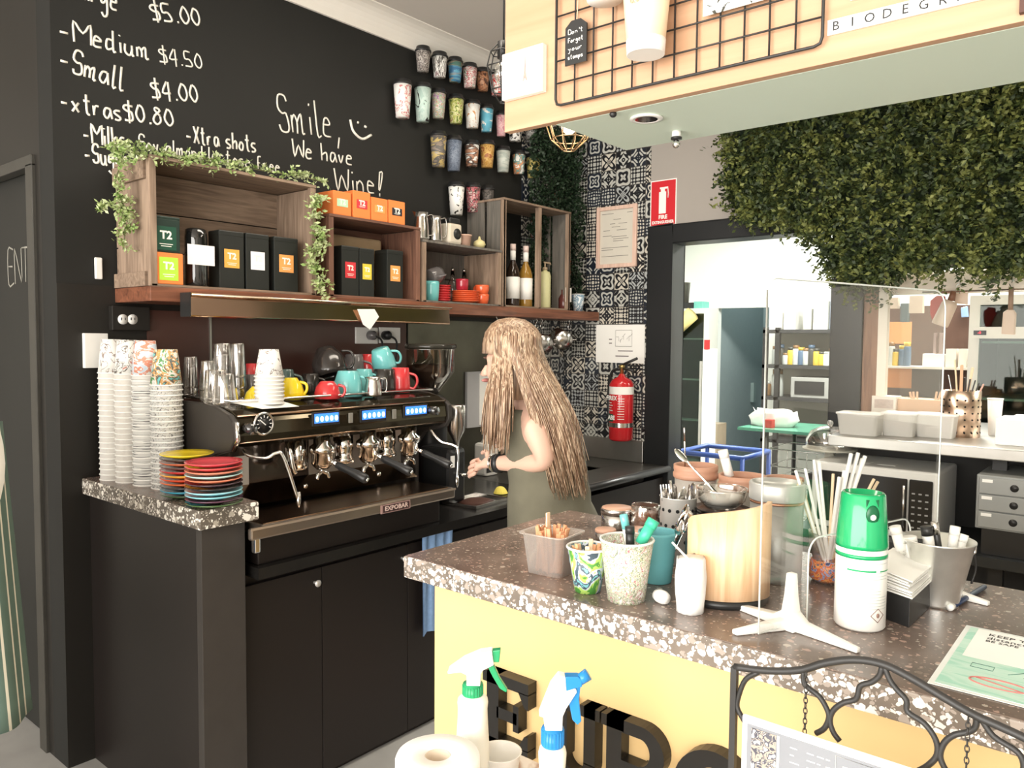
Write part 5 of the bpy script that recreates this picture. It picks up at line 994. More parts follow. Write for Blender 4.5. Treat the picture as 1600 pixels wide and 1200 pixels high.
# ------------------------------------------------------------------ black display letters on the yellow front
def solid(name, polys, loc, label, dep=.028):
    mb = MB()
    for p in polys: mb.prism([(x, z) for x, z in p], 0, dep, Matrix(((1, 0, 0, 0), (0, 0, -1, 0), (0, 1, 0, 0), (0, 0, 0, 1))))
    o = mb.build(name, mat('black_letter', (.012, .011, .010), .3, var=.1), loc=loc, weld=False); tag(o, label, 'letter'); return o
def rc(x0, x1, z0, z1): return [(x0, z0), (x1, z0), (x1, z1), (x0, z1)]
def ring(cx, cz, ro, ri, a0, a1, roz=None, riz=None, n=18):
    roz = roz or ro; riz = riz or ri
    qs = []
    for i in range(n):
        s0, s1 = R(a0+(a1-a0)*i/n), R(a0+(a1-a0)*(i+1)/n)
        qs.append([(cx+ri*cos(s0), cz+riz*sin(s0)), (cx+ro*cos(s0), cz+roz*sin(s0)), (cx+ro*cos(s1), cz+roz*sin(s1)), (cx+ri*cos(s1), cz+riz*sin(s1))])
    return qs
yl = YF+.0395; h3 = .165; zb3 = .795-h3
solid('letter_e', [rc(.012, .045, 0, h3), rc(0, .125, h3-.024, h3), rc(0, .125, 0, .024), rc(.04, .095, h3/2-.012, h3/2+.012), [(.098, h3-.022), (.125, h3-.022), (.125, h3-.055), (.115, h3-.052)], [(.098, .022), (.115, .052), (.125, .055), (.125, .022)], rc(.085, .1, h3/2-.028, h3/2+.028)], (-1.095, yl, zb3), 'black raised letter E, leftmost on the yellow counter front')
solid('letter_u', [rc(0, .052, h3-.022, h3), rc(.072, .118, h3-.022, h3), rc(.010, .042, .05, h3), rc(.082, .108, .05, h3)]+ring(.059, .052, .049, .023, 180, 360, .052, .026), (-.914, yl, zb3), 'black raised letter U behind the blue spray trigger')
solid('letter_r', [rc(0, .055, 0, .022), rc(0, .05, h3-.022, h3), rc(.012, .045, 0, h3), rc(.045, .085, h3-.024, h3), rc(.045, .085, .066, .088)]+ring(.085, h3-.0495, .0495, .020, -90, 90, .0495, .0255)+[[(.07, .07), (.10, .07), (.148, 0), (.108, 0)]], (-.792, yl, zb3), 'black raised letter R on the yellow counter front')
solid('letter_o', ring(.078, h3/2, .078, .040, 0, 360, h3/2+.003, h3/2-.026, 36), (-.640, yl, zb3), 'black raised letter O, rightmost, behind the iron frame')
# ------------------------------------------------------------------ things on the bulkhead face
yf = YF
def onf(px, py, y=YF): return P(px, py, y=y)
PC = thing('picture_panel', 'small white canvas print of a lattice tower over water, on the plywood face', 'picture')
a, b = onf(791, 160), onf(855, 72); x0, x1, z0, z1 = a.x, b.x, onf(791, 160).z, onf(855, 70).z; yc = YF
MB().box(x0, x1, yf-.014, yf-.0005, z0, z1).build('canvas', paper, PC, bev=.001)
sep = mat('sepia_print', (.40, .28, .24), .8, var=.4, scale=90); xm = x0+(x1-x0)*.58; hz = z0+(z1-z0)*.30
mb = MB(); T_ = Matrix(((1, 0, 0, 0), (0, 0, 1, 0), (0, 1, 0, 0), (0, 0, 0, 1)))
mb.prism([(xm-.0055, hz), (xm-.002, hz+.018), (xm-.0004, hz+.048), (xm+.0004, hz+.048), (xm+.002, hz+.018), (xm+.0055, hz), (xm+.003, hz), (xm, hz+.006), (xm-.003, hz)], yf-.0146, yf-.014, T_); mb.build('tower_print', sep, PC)
MB().box(x0+.008, x1-.006, yf-.0145, yf-.014, hz-.012, hz).build('skyline_print', blotch('sepia_wash', [(.55, .42, .38), (.85, .8, .76), (.6, .48, .44)], 120, .8, (1, 1, 3), 2), PC)
GRD = thing('wire_grid', 'black wire grid rack on the plywood face', 'wire rack'); gx0, gx1 = onf(873, 168).x, onf(1288, 75).x; gz0 = onf(873, 168).z; st = (gx1-gx0)/12
mb = MB(); yg = yf-.010
for i in range(1, 12): mb.tube([(gx0+i*st, yg+.003, gz0), (gx0+i*st, yg+.003, 2.55)], .0016, 6)
k = 1
while gz0+k*st < 2.55: mb.tube([(gx0, yg, gz0+k*st), (gx1, yg, gz0+k*st)], .0016, 6); k += 1
mb.build('grid_wires', blackm, GRD)
MB().tube([(gx0, yg, 2.55), (gx0, yg, gz0+.012), (gx0+.003, yg, gz0+.003), (gx0+.012, yg, gz0), (gx1-.012, yg, gz0), (gx1-.003, yg, gz0+.003), (gx1, yg, gz0+.012), (gx1, yg, 2.55)], .0026, 8).build('outer_frame', blackm, GRD)
TG = thing('hang_tag', "black tag reading Don't Forget your stamps hanging on the wire grid", 'tag')
a, b = onf(892, 108), onf(926, 40); tw, th_ = b.x-a.x, onf(910, 36).z-onf(910, 104).z; yt = yf-.016
MB().prism([(0, 0), (tw, 0), (tw, th_*.86), (tw*.72, th_), (tw*.28, th_), (0, th_*.86)], 0, .003, fr((a.x, yt, a.z), (1, 0, 0), (0, 0, 1))).build('tag_board', blackp, TG)
for i, s_ in enumerate(("Don't", 'Forget', 'your', 'stamps')): chalk(TG, 'tag_lettering', s_, None, tw*.72, th_*.10, paper, .0007, surf=fr((a.x+tw*.15, yt-.0032, a.z+th_*(.70-.19*i)), (1, 0, 0)))
MB().tube([(a.x+tw*.5, yt, a.z+th_*.93), (a.x+tw*.52, yg-.002, a.z+th_*1.9)], .0009, 5).build('string', mat('twine', (.6, .5, .35), .9), TG)
def hangcup(label, px0, px1, pyb, m, h, band=None):
    a, b = onf(px0, pyb, YF-.05), onf(px1, pyb, YF-.05); r = (b.x-a.x)/2*.8; o = thing('paper_cup', label, 'cup', ((a.x+b.x)/2, YF-.062, a.z))
    MB().shell([(r, 0), (r*1.38, h)], .0015, n=36).build('body', m, o)
    if band: MB().lathe([(r*1.004, -.0012), (r*1.012+.0006, -.0012), (r*1.06+.0006, .022), (r*1.05, .022)], n=36).build('white_base_band', paper, o); letters('cup_lettering', '0.0', .014, fr((0, -r*1.27, h*.58), (1, 0, 0)), mat('faint_brown_print', (.55, .38, .25), .8), o)
    return o
hangcup('big cream takeaway cup hung on the wire grid', 984, 1046, 96, mat('cream_kraft_card', (.82, .66, .46), .7, var=.04), .13, True); hangcup('white takeaway cup hung higher, left of the cream cup', 922, 980, 14, paper, .12)
cdp = MB().box(onf(1105, 30).x, onf(1215, 2).x, yf-.016, yf-.014, onf(1105, 31).z, onf(1105, 31).z+.12).build('speckled_card', blotch('black_spatter', [(.85, .84, .8), (.85, .84, .8), (.85, .84, .8), (.05, .05, .04)], 60, .8, (1, 1, 1), 3)); tag(cdp, 'white card with black spatter tucked in the wire grid', 'card')
LS = thing('letter_strip', 'white strip of letter tiles spelling BIODEGRADABLE on the plywood face', 'sign'); a = onf(1294, 57); b = onf(1545, 2); zs = a.z; hs = onf(1294, 34).z-a.z
MB().box(a.x, a.x+.0235*13.2, yf-.004, yf-.0005, zs, zs+hs).build('tile_strip', paper, LS)
for i, c in enumerate('BIODEGRADABLE'): letters('letter_tile', c, .019, fr((a.x+.012+i*.0235, yf-.0042, zs+hs*.5), (1, 0, 0)), ink_, LS)
o = MB().box(onf(1330, 3).x, onf(1560, 0).x, yf-.004, yf-.0005, onf(1330, 2).z, onf(1330, 2).z+.026).build('letter_strip', paper); tag(o, 'second white letter strip at the top edge, above the BIODEGRADABLE strip', 'sign')
o = MB().box(onf(1594, 20).x, onf(1640, 20).x, yf-.01, yf-.0005, onf(1594, 24).z, onf(1594, 24).z+.12).build('dark_plaque', mat('dark_wood_plaque', (.08, .03, .02), .5)); tag(o, 'dark brown plaque at the right edge of the plywood face', 'plaque')
q = P(1010, 184, z=BZ); DL = thing('downlight', 'round silver downlight recessed in the green soffit', 'downlight', q)
MB().lathe([(.030, 0), (.031, -.003), (.022, -.004), (.018, .004), (.0, .004)], n=32).build('trim_ring', white, DL); MB().lathe([(.021, -.0035), (.014, -.001), (0, -.001)], n=24).build('reflector', chrome, DL)
q = P(1057, 205, z=BZ); o = thing('spot_fitting', 'small chrome sprinkler head with black collar under the soffit', 'sprinkler', q); MB().lathe([(.009, 0), (.009, -.012), (0, -.012)]).build('white_stem', white, o); MB().lathe([(0, -.012), (.011, -.012), (.011, -.016), (0, -.016)]).build('black_collar', blackp, o); MB().ball((0, 0, -.025), (.0075, .0075, .009), 14).build('chrome_bulb', chrome, o)
q = P(958, 176, z=BZ); o = MB().ball((0, 0, -.003), (.007, .007, .006), 12).build('black_stud', blackp, loc=q); tag(o, 'tiny black stud under the front edge of the soffit', 'stud')
# pendants
def cage(label, c, r, h, m, bulb, n=8):
    o = thing('pendant_lamp', label, 'pendant lamp', c)
    pr = [(.25, 0), (.8, .18), (1.0, .42), (.72, .80), (.25, 1.0)]; mb = MB()
    for i in range(n):
        a = 2*pi*i/n; mb.tube([(r*k*cos(a), r*k*sin(a), -h*(1-z)) for k, z in reversed([(k, 1-z) for k, z in pr])], .0022, 6)
    for k, z in pr: mb.tube([(r*k*cos(2*pi*i/n), r*k*sin(2*pi*i/n), -h*z) for i in range(n)], .0022, 6, closed=True)
    mb.build('wire_cage', m, o); MB().tube([(0, 0, 0), (0, 0, 3.0-c[2])], .003, 6).build('flex', blackp, o)
    MB().lathe([(0, 0), (.02, 0), (.02, -.05), (0, -.05)]).build('lamp_holder', blackp, o); MB().ball((0, 0, -h*.5), (.03, .03, .04), 16).build('bulb', mat('warm_bulb', (1, .8, .5), .3, var=0, emit=(1, .72, .4), es=9) if bulb else thin_glass('bulb_glass', .4, .15), o)
    return o
cage('brass wire cage pendant glowing under the bulkhead, before the greenery', P(890, 150, y=2.3), .09, .19, mat('brass_wire', (.55, .38, .22), .3, .9), True, 10)
cage('black wire cage pendant beside the plywood face', P(787, 66, y=1.95), .055, .19, blackm, False, 6)
# ------------------------------------------------------------------ back wall: framed licence, plan, extinguisher, sign
yw = YB-.0085
def onb(px, py, y=None): return P(px, py, y=yw if y is None else y)
def bwall(l, r, t, b, d, m, name, label, cat, bev=0, parent=None, y=None):
    y = yw if y is None else y; A = P(l, b, y=y); B = P(r, t, y=y); z1 = (P(l, t, y=y).z+B.z)/2 if l < r else B.z
    o = MB().box(A.x, B.x, y-d, y, A.z, B.z).build(name, m, parent, bev=bev); return tag(o, label, cat) if label else o
FRM = thing('framed_licence', 'pale timber frame with a typed licence on the tiled wall', 'picture frame')
a, b = onb(933, 420), onb(997, 318); fx0, fx1, fz0, fz1 = a.x, b.x, a.z, b.z; fw = .022
MB().box(fx0, fx0+fw, yw-.016, yw, fz0, fz1).box(fx1-fw, fx1, yw-.016, yw, fz0, fz1).box(fx0+fw, fx1-fw, yw-.016, yw, fz0, fz0+fw).box(fx0+fw, fx1-fw, yw-.016, yw, fz1-fw, fz1).build('timber_frame', wood('pink_pine', (.62, .42, .33), (.78, .56, .46), 'z', .5), FRM, bev=.002)
MB().box(fx0+fw, fx1-fw, yw-.006, yw, fz0+fw, fz1-fw).build('licence_sheet', mat('cream_sheet', (.62, .58, .50), .6, var=.03), FRM)
mb = MB()
for z_, a_, c_ in ((.93, .05, .4), (.93, .8, .95), (.82, .4, .62), (.74, .3, .45), (.74, .55, .8), (.68, .35, .6), (.62, .1, .3), (.62, .5, .8), (.52, .08, .35), (.50, .35, .8), (.46, .4, .85), (.42, .4, .7), (.30, .05, .85), (.26, .05, .4), (.14, .05, .85)):
    X = lambda t: fx0+fw+(fx1-fx0-2*fw)*t
    zz = fz0+fw+(fz1-fz0-2*fw)*z_; mb.box(X(a_), X(c_), yw-.0068, yw-.006, zz, zz+.003)
mb.build('typed_lines', mat('faded_ink', (.2, .19, .17), .8, var=0), FRM)
PL = bwall(931, 1008, 507, 566, .002, paper, 'floor_plan', 'white floor plan sheet taped to the tiles above the extinguisher', 'notice')
mb = MB(); A_, B2 = onb(962, 541), onb(988, 516)
mb.tube([(A_.x, yw-.003, A_.z), (B2.x, yw-.003, A_.z), (B2.x, yw-.003, B2.z), (A_.x, yw-.003, B2.z)], .0012, 4, closed=True)
for i in range(9): X_ = A_.x+(B2.x-A_.x)*rnd.random(); Z_ = A_.z+(B2.z-A_.z)*rnd.random()*.6; mb.tube([(X_, yw-.003, Z_), (X_+rnd.choice((0, .02)), yw-.003, Z_+rnd.choice((.0, .02)))], .0008, 4)
for px, py, w in ((952, 531, .02), (952, 537, .02), (966, 549, .10), (962, 557, .09)): q = onb(px, py); mb.box(q.x, q.x+w, yw-.0028, yw-.002, q.z, q.z+.006)
mb.build('plan_drawing', mat('plan_ink', (.18, .15, .15), .8, var=0), PL)
FE = thing('fire_extinguisher', 'red fire extinguisher with white band hung on the tiled wall', 'fire extinguisher'); ye = YB-.10
c = P(970, 688, y=ye); re = 19*mpp(c); zb4 = max(c.z, .93); zsh = P(970, 592, y=ye).z; red = mat('extinguisher_red', (.55, .02, .025), .2, var=.03, coat=.6)
MB().lathe([(re*.85, 0), (re, .012), (re, zsh-zb4-.03), (re*.8, zsh-zb4-.005), (re*.35, zsh-zb4+.012), (re*.2, zsh-zb4+.03), (0, zsh-zb4+.03)], (c.x, ye, zb4), 36).build('cylinder', red, FE)
def eband(z0, z1, m, name, a0=-180, a1=180): return around_c(MB(), a0, a1, z0, z1, re+.0008, (c.x, ye)).build(name, m, FE)
def around_c(mb, a0, a1, z0, z1, r, cc, n=24): return mb.add([(cc[0]+r*sin(R(a0+(a1-a0)*i/n)), cc[1]-r*cos(R(a0+(a1-a0)*i/n)), z) for z in (z0, z1) for i in range(n+1)], [(i, i+1, n+1+i+1, n+1+i) for i in range(n)], None, True)
zz = lambda py: P(970, py, y=ye-re).z
eband(zz(617), zz(605), paper, 'white_band'); eband(zz(669), zz(662), steel, 'strap')
eband(zz(660), zz(648), mat('label_green', (.10, .45, .25), .5), 'abe_label', -78, -8)
mb = MB()
for i in range(9): around_c(mb, 14, 45, zz(656-i*4), zz(655.2-i*4), re+.001, (c.x, ye), 6)
for i in range(4): around_c(mb, -70, -12-8*(i % 2), zz(643-i*4), zz(642-i*4), re+.001, (c.x, ye), 6)
mb.build('label_print', paper, FE)
for s_, px, sz, m_, py in (('FIREX', 960, .035, paper, 623), ('ABE', 959, .034, paper, 654)): letters('label_lettering', s_, sz, fr((c.x-.022, ye-re-.0002, zz(py)), (.94, -.30, 0)), m_, FE, bold=.001)
MB().lathe([(.012, 0), (.012, .04), (.018, .045), (.018, .06), (0, .06)], (c.x, ye, zsh+.02), 16).build('valve', mat('brass', (.5, .38, .15), .3, .9), FE)
MB().tube([(c.x-.01, ye, zsh+.075), (c.x+.11, ye-.02, zsh+.12)], .008, 8).tube([(c.x, ye, zsh+.06), (c.x+.09, ye-.02, zsh+.05)], .007, 8).build('lever', blackm, FE)
MB().tube(spline([(c.x-.012, ye, zsh+.06), (c.x-.07, ye, zsh+.03), (c.x-.095, ye+.01, zsh-.12), (c.x-.08, ye, zsh-.28)], 6), .009, 8).build('hose', blackp, FE)
MB().box(c.x-.02, c.x+.02, ye+re*.7, YB-.009, zsh-.1, zsh-.05).build('wall_bracket', steel, FE)
SG = thing('fire_sign', 'red FIRE EXTINGUISHER sign high beside the doorway', 'sign'); ys_ = YB-.001
a, b = P(1016, 355, y=ys_), P(1058, 278, y=ys_); A0 = P(1016, 286, y=ys_); sx_0, sx_1, sz0, sz1 = a.x, b.x, a.z, b.z
MB().box(sx_0, sx_1, ys_-.003, ys_, sz0, sz1).build('sign_border', paper, SG); MB().box(sx_0+.006, sx_1-.006, ys_-.004, ys_-.003, sz0+.006, sz1-.006).build('red_field', mat('sign_red', (.60, .02, .03), .4, var=.02), SG)
xm = (sx_0+sx_1)/2; hh = sz1-sz0
mb = MB().box(xm-.026, xm+.018, ys_-.005, ys_-.004, sz0+hh*.27, sz0+hh*.74).box(xm-.015, xm+.010, ys_-.005, ys_-.004, sz0+hh*.74, sz0+hh*.80).box(xm-.022, xm+.03, ys_-.005, ys_-.004, sz0+hh*.80, sz0+hh*.84).tube([(xm+.028, ys_-.0045, sz0+hh*.82), (xm+.032, ys_-.0045, sz0+hh*.70), (xm+.03, ys_-.0045, sz0+hh*.6)], .003, 6)
mb.build('extinguisher_symbol', paper, SG)
letters('sign_lettering', 'FIRE', .03, fr((xm, ys_-.0045, sz0+hh*.19), (1, 0, 0)), paper, SG, bold=.001); letters('sign_lettering', 'EXTINGUISHER', .022, fr((xm, ys_-.0045, sz0+hh*.08), (1, 0, 0)), paper, SG, bold=.0008, fit=(sx_1-sx_0)*.84)
# ------------------------------------------------------------------ greenery
def leafmat(name, cols, sc=22): return blotch(name, cols, sc, .6, (1, 1, 1), 3, 'LINEAR')
vine_m = leafmat('vine_leaf', [(.010, .018, .007), (.025, .042, .013), (.06, .085, .02), (.17, .19, .05)], 11)
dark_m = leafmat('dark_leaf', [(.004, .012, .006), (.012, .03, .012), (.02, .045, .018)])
lite_m = leafmat('bright_leaf', [(.08, .16, .04), (.24, .36, .10), (.42, .50, .22), (.5, .56, .32)])
def sprig(mb, p, d, L, n, ls, out, rs):
    d = Vector(d).normalized(); p = Vector(p); v = []
    for i in range(n):
        t = (i+.5)/n; dd = (d+Vector((0, 0, -.5*t))).normalized(); c = p+dd*L*t
        s_ = Vector((rs.uniform(-1, 1), rs.uniform(-1, 1), rs.uniform(-.6, .8))).normalized(); s_ = (s_+dd*.5+Vector(out)*.3).normalized()
        w = s_.cross(Vector((rs.uniform(-1, 1), rs.uniform(-1, 1), rs.uniform(-1, 1)))).normalized()*ls*.28; l = ls*rs.uniform(.7, 1.25)
        mb.add([c, c+s_*l*.5+w, c+s_*l, c+s_*l*.5-w], [(0, 1, 2, 3)], None, True)
def inter(pts, x):
    for (a, b), (c, d) in zip(pts, pts[1:]):
        if a <= x <= c: return b+(d-b)*(x-a)/(c-a)
    return pts[-1][1]
low = [(1135, 215), (1145, 300), (1160, 335), (1200, 338), (1250, 348), (1290, 372), (1305, 415), (1330, 430), (1360, 435), (1400, 420), (1450, 410), (1500, 400), (1550, 415), (1600, 405), (1700, 410), (1800, 400)]
rs = random.Random(5); mb = MB()
for i in range(6200):
    px = rs.uniform(1136, 1760); lo = inter(low, px); py = rs.uniform(90, lo-4) if i % 3 else lo-rs.uniform(0, 40)
    q = P(px, py, y=YB-rs.uniform(.02, .16)); fr_ = (lo-py) < 14
    sprig(mb, q, (rs.uniform(-.8, .8), -.5, rs.uniform(-.9, .4)), rs.uniform(.06, .14), 9, .028, (0, -1, 0), rs)
for px in (1325, 1338, 1362, 1372, 1390, 1470, 1475, 1502, 1560, 1300, 1296, 1548):
    q = P(px, inter(low, px)-6, y=YB-.12)
    for k in range(5): sprig(mb, q-Vector((rs.uniform(-.01, .01), 0, k*.03)), (rs.uniform(-.1, .1), -.05, -1), .05, 8, .024, (0, -1, 0), rs)
o = mb.build('hanging_vines', vine_m, weld=False); tag(o, 'dense hanging artificial vines over the kitchen doorway and pass window', 'hanging plants', kind='stuff')
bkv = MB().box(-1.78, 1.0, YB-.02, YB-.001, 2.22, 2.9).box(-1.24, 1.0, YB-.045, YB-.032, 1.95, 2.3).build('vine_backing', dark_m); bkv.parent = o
mb = MB()
for i in range(1500):
    if i % 4: q = Vector((XW+rs.uniform(.05, .10), rs.uniform(3.50, 3.90), rs.uniform(1.72, 2.75)))
    else: q = Vector((rs.uniform(XW, -2.70), YB-rs.uniform(.05, .09), rs.uniform(1.78, 2.75)))
    sprig(mb, q, (.6, -.5, rs.uniform(-.8, .3)), rs.uniform(.04, .08), 8, .024, (1, -1, 0), rs)
o = mb.build('green_wall_panel', dark_m, weld=False); tag(o, 'dark green artificial plant panel in the corner behind the tall crate', 'green wall', kind='stuff')
def garland(label, path, x, n, L, seedv, spread=1.0):
    rs = random.Random(seedv); root = thing('leafy_garland', label, 'garland'); pts = spline([P(*p, x=x) for p in path], 8)
    MB().tube(pts, .0025, 6).build('stem', mat('garland_stem', (.16, .16, .08), .8), root); mb = MB()
    for i in range(n):
        p = pts[rs.randrange(len(pts))]; d = Vector((rs.uniform(.0, .9), rs.uniform(-1, 1), rs.uniform(-.5, .9)))
        sprig(mb, p, d, L*rs.uniform(.5, 1.1), 9, .017*spread, (.5, 0, .3), rs)
    mb.build('leaves', lite_m, root, weld=False); return root
garland('light green leafy garland along the top of the big crate', [(180, 222), (205, 238), (250, 243), (300, 250), (360, 258), (420, 268), (470, 276), (508, 285)], -2.62, 130, .045, 3)
garland('leafy garland trailing down the near side of the big crate', [(180, 225), (186, 260), (180, 285), (192, 320), (196, 350), (192, 390)], -2.70, 75, .045, 4)
garland('single leafy sprig reaching left from the big crate', [(192, 305), (172, 318), (155, 328)], -2.70, 16, .03, 5)
garland('pale feathery garland hanging between the big crate and the reddish crate', [(496, 312), (490, 350), (502, 375), (486, 405), (495, 435), (502, 462)], -2.585, 80, .05, 6, 1.15)
# ------------------------------------------------------------------ kitchen beyond the doorway
def kbox(l, r, t, b, y, d, m, name, label=None, cat=None, parent=None, bev=0, group=None, floor=None):
    """box whose front face at distance y spans the photo pixels l..r, t..b"""
    mx_ = (l+r)/2; A = P(l, b, y=y); B = P(r, t, y=y); zt, zb_ = P(mx_, t, y=y).z, P(mx_, b, y=y).z
    if floor is not None: zb_ = floor
    o = MB().box(A.x, B.x, y, y+d, zb_, zt).build(name, m, parent, bev=bev); return tag(o, label, cat, group) if label else o
def fridge(label, l, r, t, y, d, zb_, hollow_open=None, shelves=4):
    o = thing('display_fridge', label, 'fridge'); A = P(l, t, y=y); B = P(r, t, y=y); x0, x1 = A.x, B.x; zt = P((l+r)/2, t, y=y).z; f = .05
    fm = mat('fridge_white', (.62, .62, .56), .4, var=.03); dk = mat('dark_fridge_lining', (.03, .035, .035), .5, var=.2)
    MB().box(x0, x0+f, y, y+d, zb_, zt).box(x1-f, x1, y, y+d, zb_, zt).box(x0+f, x1-f, y, y+d, zt-f, zt).box(x0+f, x1-f, y, y+d, zb_, zb_+f*2).build('cabinet_shell', fm, o); MB().box(x0+f, x1-f, y+d-.03, y+d, zb_+f*2, zt-f).box(x0+f, x0+f+.004, y+.02, y+d-.03, zb_+f*2, zt-f).box(x1-f-.004, x1-f, y+.02, y+d-.03, zb_+f*2, zt-f).build('dark_lining', dk, o)
    for i in range(shelves):
        z = zb_+.15+(zt-zb_-.25)*(i+.5)/shelves
        MB().box(x0+f+.002, x1-f-.002, y+.04, y+d-.04, z, z+.012).build('shelf', mat('fridge_shelf', (.6, .65, .6), .4), o)
    MB().box(x0+f, x1-f, y-.006, y-.001, zb_+.1, zt-f).build('glass_door', thin_glass('fridge_glass', .04, .02, (.55, .64, .6)), o)
    MB().box(x1-f*1.4, x1-f*.9, y-.03, y-.007, zb_+.5, zt-.5).build('door_handle', steel, o); return o
FR = fridge('tall glass-door fridge just inside the doorway on the left', 1045, 1108, 482, 6.85, .2, 0)
ft_ = P(1080, 482, y=6.85).z
o = MB().lathe([(.06, 0), (.075, .22), (.08, .225), (0, .225)], n=20).build('measuring_jug', mat('smoked_jug', (.09, .085, .07), .2), loc=(P(1066, 470, y=6.95).x, 6.95, ft_+.03)); tag(o, 'dark measuring jug standing on the glass-door fridge', 'jug')
kbox(1056, 1083, 473, 480, 6.87, .16, blackp, 'black_tray', 'thin black tray under the measuring jug', 'tray', floor=ft_+.001)
kbox(1084, 1097, 471, 481, 6.87, .15, mat('teal_box', (.15, .45, .38), .6), 'small_box', 'small teal box on top of the glass-door fridge', 'box', floor=ft_+.001)
a, b = P(1047, 522, y=6.77), P(1082, 490, y=6.77); o = MB().tube([a, b], .07, 20).build('rolled_mat', mat('yellow_roll', (.60, .50, .20), .7)); tag(o, 'yellow roll leaning beside the glass-door fridge', 'roll'); MB().tube([a+(b-a)*.3, a+(b-a)*.34], .072, 20).build('rubber_band', paper, o)
kbox(1100, 1109, 531, 546, 6.595, .005, mat('sticker_red', (.5, .03, .03), .5), 'safety_sticker', 'small red and white sticker on the white kitchen wall', 'sticker')
WBd = kbox(1124, 1162, 500, 612, 8.5, .03, mat('whiteboard', (.42, .50, .50), .4, var=.1), 'whiteboard', 'whiteboard with faint writing in the room beyond', 'whiteboard')
mb = MB()
for i in range(11): q = P(1128+rnd.uniform(0, 4), 512+i*6, y=8.495); mb.box(q.x, q.x+rnd.uniform(.06, .16), 8.494, 8.498, q.z, q.z+.008)
mb.build('marker_lines', mat('faint_marker', (.12, .16, .2), .8), WBd)
kbox(1118, 1156, 632, 690, 8.45, .04, mat('maroon_panel', (.10, .045, .035), .6), 'leaning_board', 'dark maroon board leaning in the room beyond', 'board')
o = thing('dustpan', 'grey long-handled dustpan against the wall of the room beyond', 'dustpan'); kbox(1163, 1178, 598, 628, 8.3, .06, mat('grey_green_plastic', (.30, .38, .36), .5), 'pan', parent=o); q = P(1170, 628, y=8.33); MB().tube([(q.x, 8.33, q.z), (q.x, 8.33, .01)], .012, 8).build('handle', steel, o)
o = kbox(1096, 1121, 662, 700, 6.9, .2, mat('beige_cupboard', (.42, .34, .24), .5), 'low_cupboard', 'beige cupboard with tap beside the fridge', 'cupboard', floor=0)
q = P(1108, 660, y=7.0); MB().tube(spline([(q.x, 7.0, q.z-.02), (q.x, 7.0, q.z+.12), (q.x+.05, 6.98, q.z+.13), (q.x+.06, 6.97, q.z+.06)], 5), .012, 8).build('tap', chrome, o)
kbox(1096, 1106, 545, 660, 6.6, .2, kit_w, 'white_pillar', 'white wall panel between the fridge and the inner doorway', 'panel', floor=0)
# prep table with green board, wire baskets, bag
PT = thing('prep_table', 'steel prep table with green glass top seen through the doorway', 'table'); zt5 = .9; x0, x1 = P(1147, 668, z=.9).x, -1.26; y0 = P(1190, 670, z=.9).y
MB().box(x0, x1, y0, y0+.6, .88, .9).build('green_top', mat('green_glass_top', (.10, .30, .20), .15, var=.03), PT)
for x_, y_ in ((x0+.2, y0+.03), (x1-.02, y0+.03), (x0+.2, y0+.57), (x1-.02, y0+.57)): MB().tube([(x_, y_, .88), (x_, y_, 0)], .016, 10).build('leg', blackm, PT)
mb = MB()
for k in range(3):
    z = .2+k*.22; mb.tube([(x0+.21, y0+.05, z), (x1-.03, y0+.05, z), (x1-.03, y0+.5, z), (x0+.21, y0+.5, z)], .005, 6, closed=True); mb.tube([(x0+.21, y0+.05, z+.12), (x1-.03, y0+.05, z+.12), (x1-.03, y0+.5, z+.12), (x0+.21, y0+.5, z+.12)], .005, 6, closed=True)
    for i in range(13): X_ = x0+.21+(x1-x0-.24)*i/12; mb.tube([(X_, y0+.05, z), (X_, y0+.05, z+.12)], .003, 5)
mb.build('wire_baskets', steel, PT)
rs = random.Random(3); q = P(1205, 662, y=y0+.2); mb = MB(); mb.loft([[(q.x+(.17-.05*abs(z-.5))*cos(a*pi/9)*(1+rs.uniform(-.12, .12)), y0+.25+.12*sin(a*pi/9), .902+z*.11*(1+rs.uniform(-.2, .2) if z > .4 else 1)) for a in range(18)] for z in (0, .25, .5, .8, 1)]); o = mb.build('plastic_bag', mat('cloudy_bag', (.75, .74, .70), .3, var=.1, bump=1)); tag(o, 'crumpled white plastic bag on the green prep table', 'bag')
kbox(1194, 1206, 656, 668, y0+.08, .08, mat('red_pack', (.5, .03, .02), .5), 'red_packet', 'small red packet at the left of the plastic bag', 'packet', floor=.901)
BF = thing('blue_trolley', 'blue-framed trolley rail behind the terracotta tubs', 'trolley'); bl = mat('blue_tube', (.04, .09, .32), .4)
yb5 = 4.35; a, b = P(1060, 706, y=yb5), P(1160, 713, y=yb5); zt6 = a.z
MB().tube([(a.x, yb5, zt6), (b.x, yb5, zt6), (b.x, yb5+.4, zt6), (a.x, yb5+.4, zt6)], .016, 8, closed=True).build('rail', bl, BF)
for x_, y_ in ((a.x, yb5), (b.x, yb5), (b.x, yb5+.4), (a.x, yb5+.4)): MB().tube([(x_, y_, zt6), (x_, y_, 0)], .014, 8).build('leg', bl, BF)
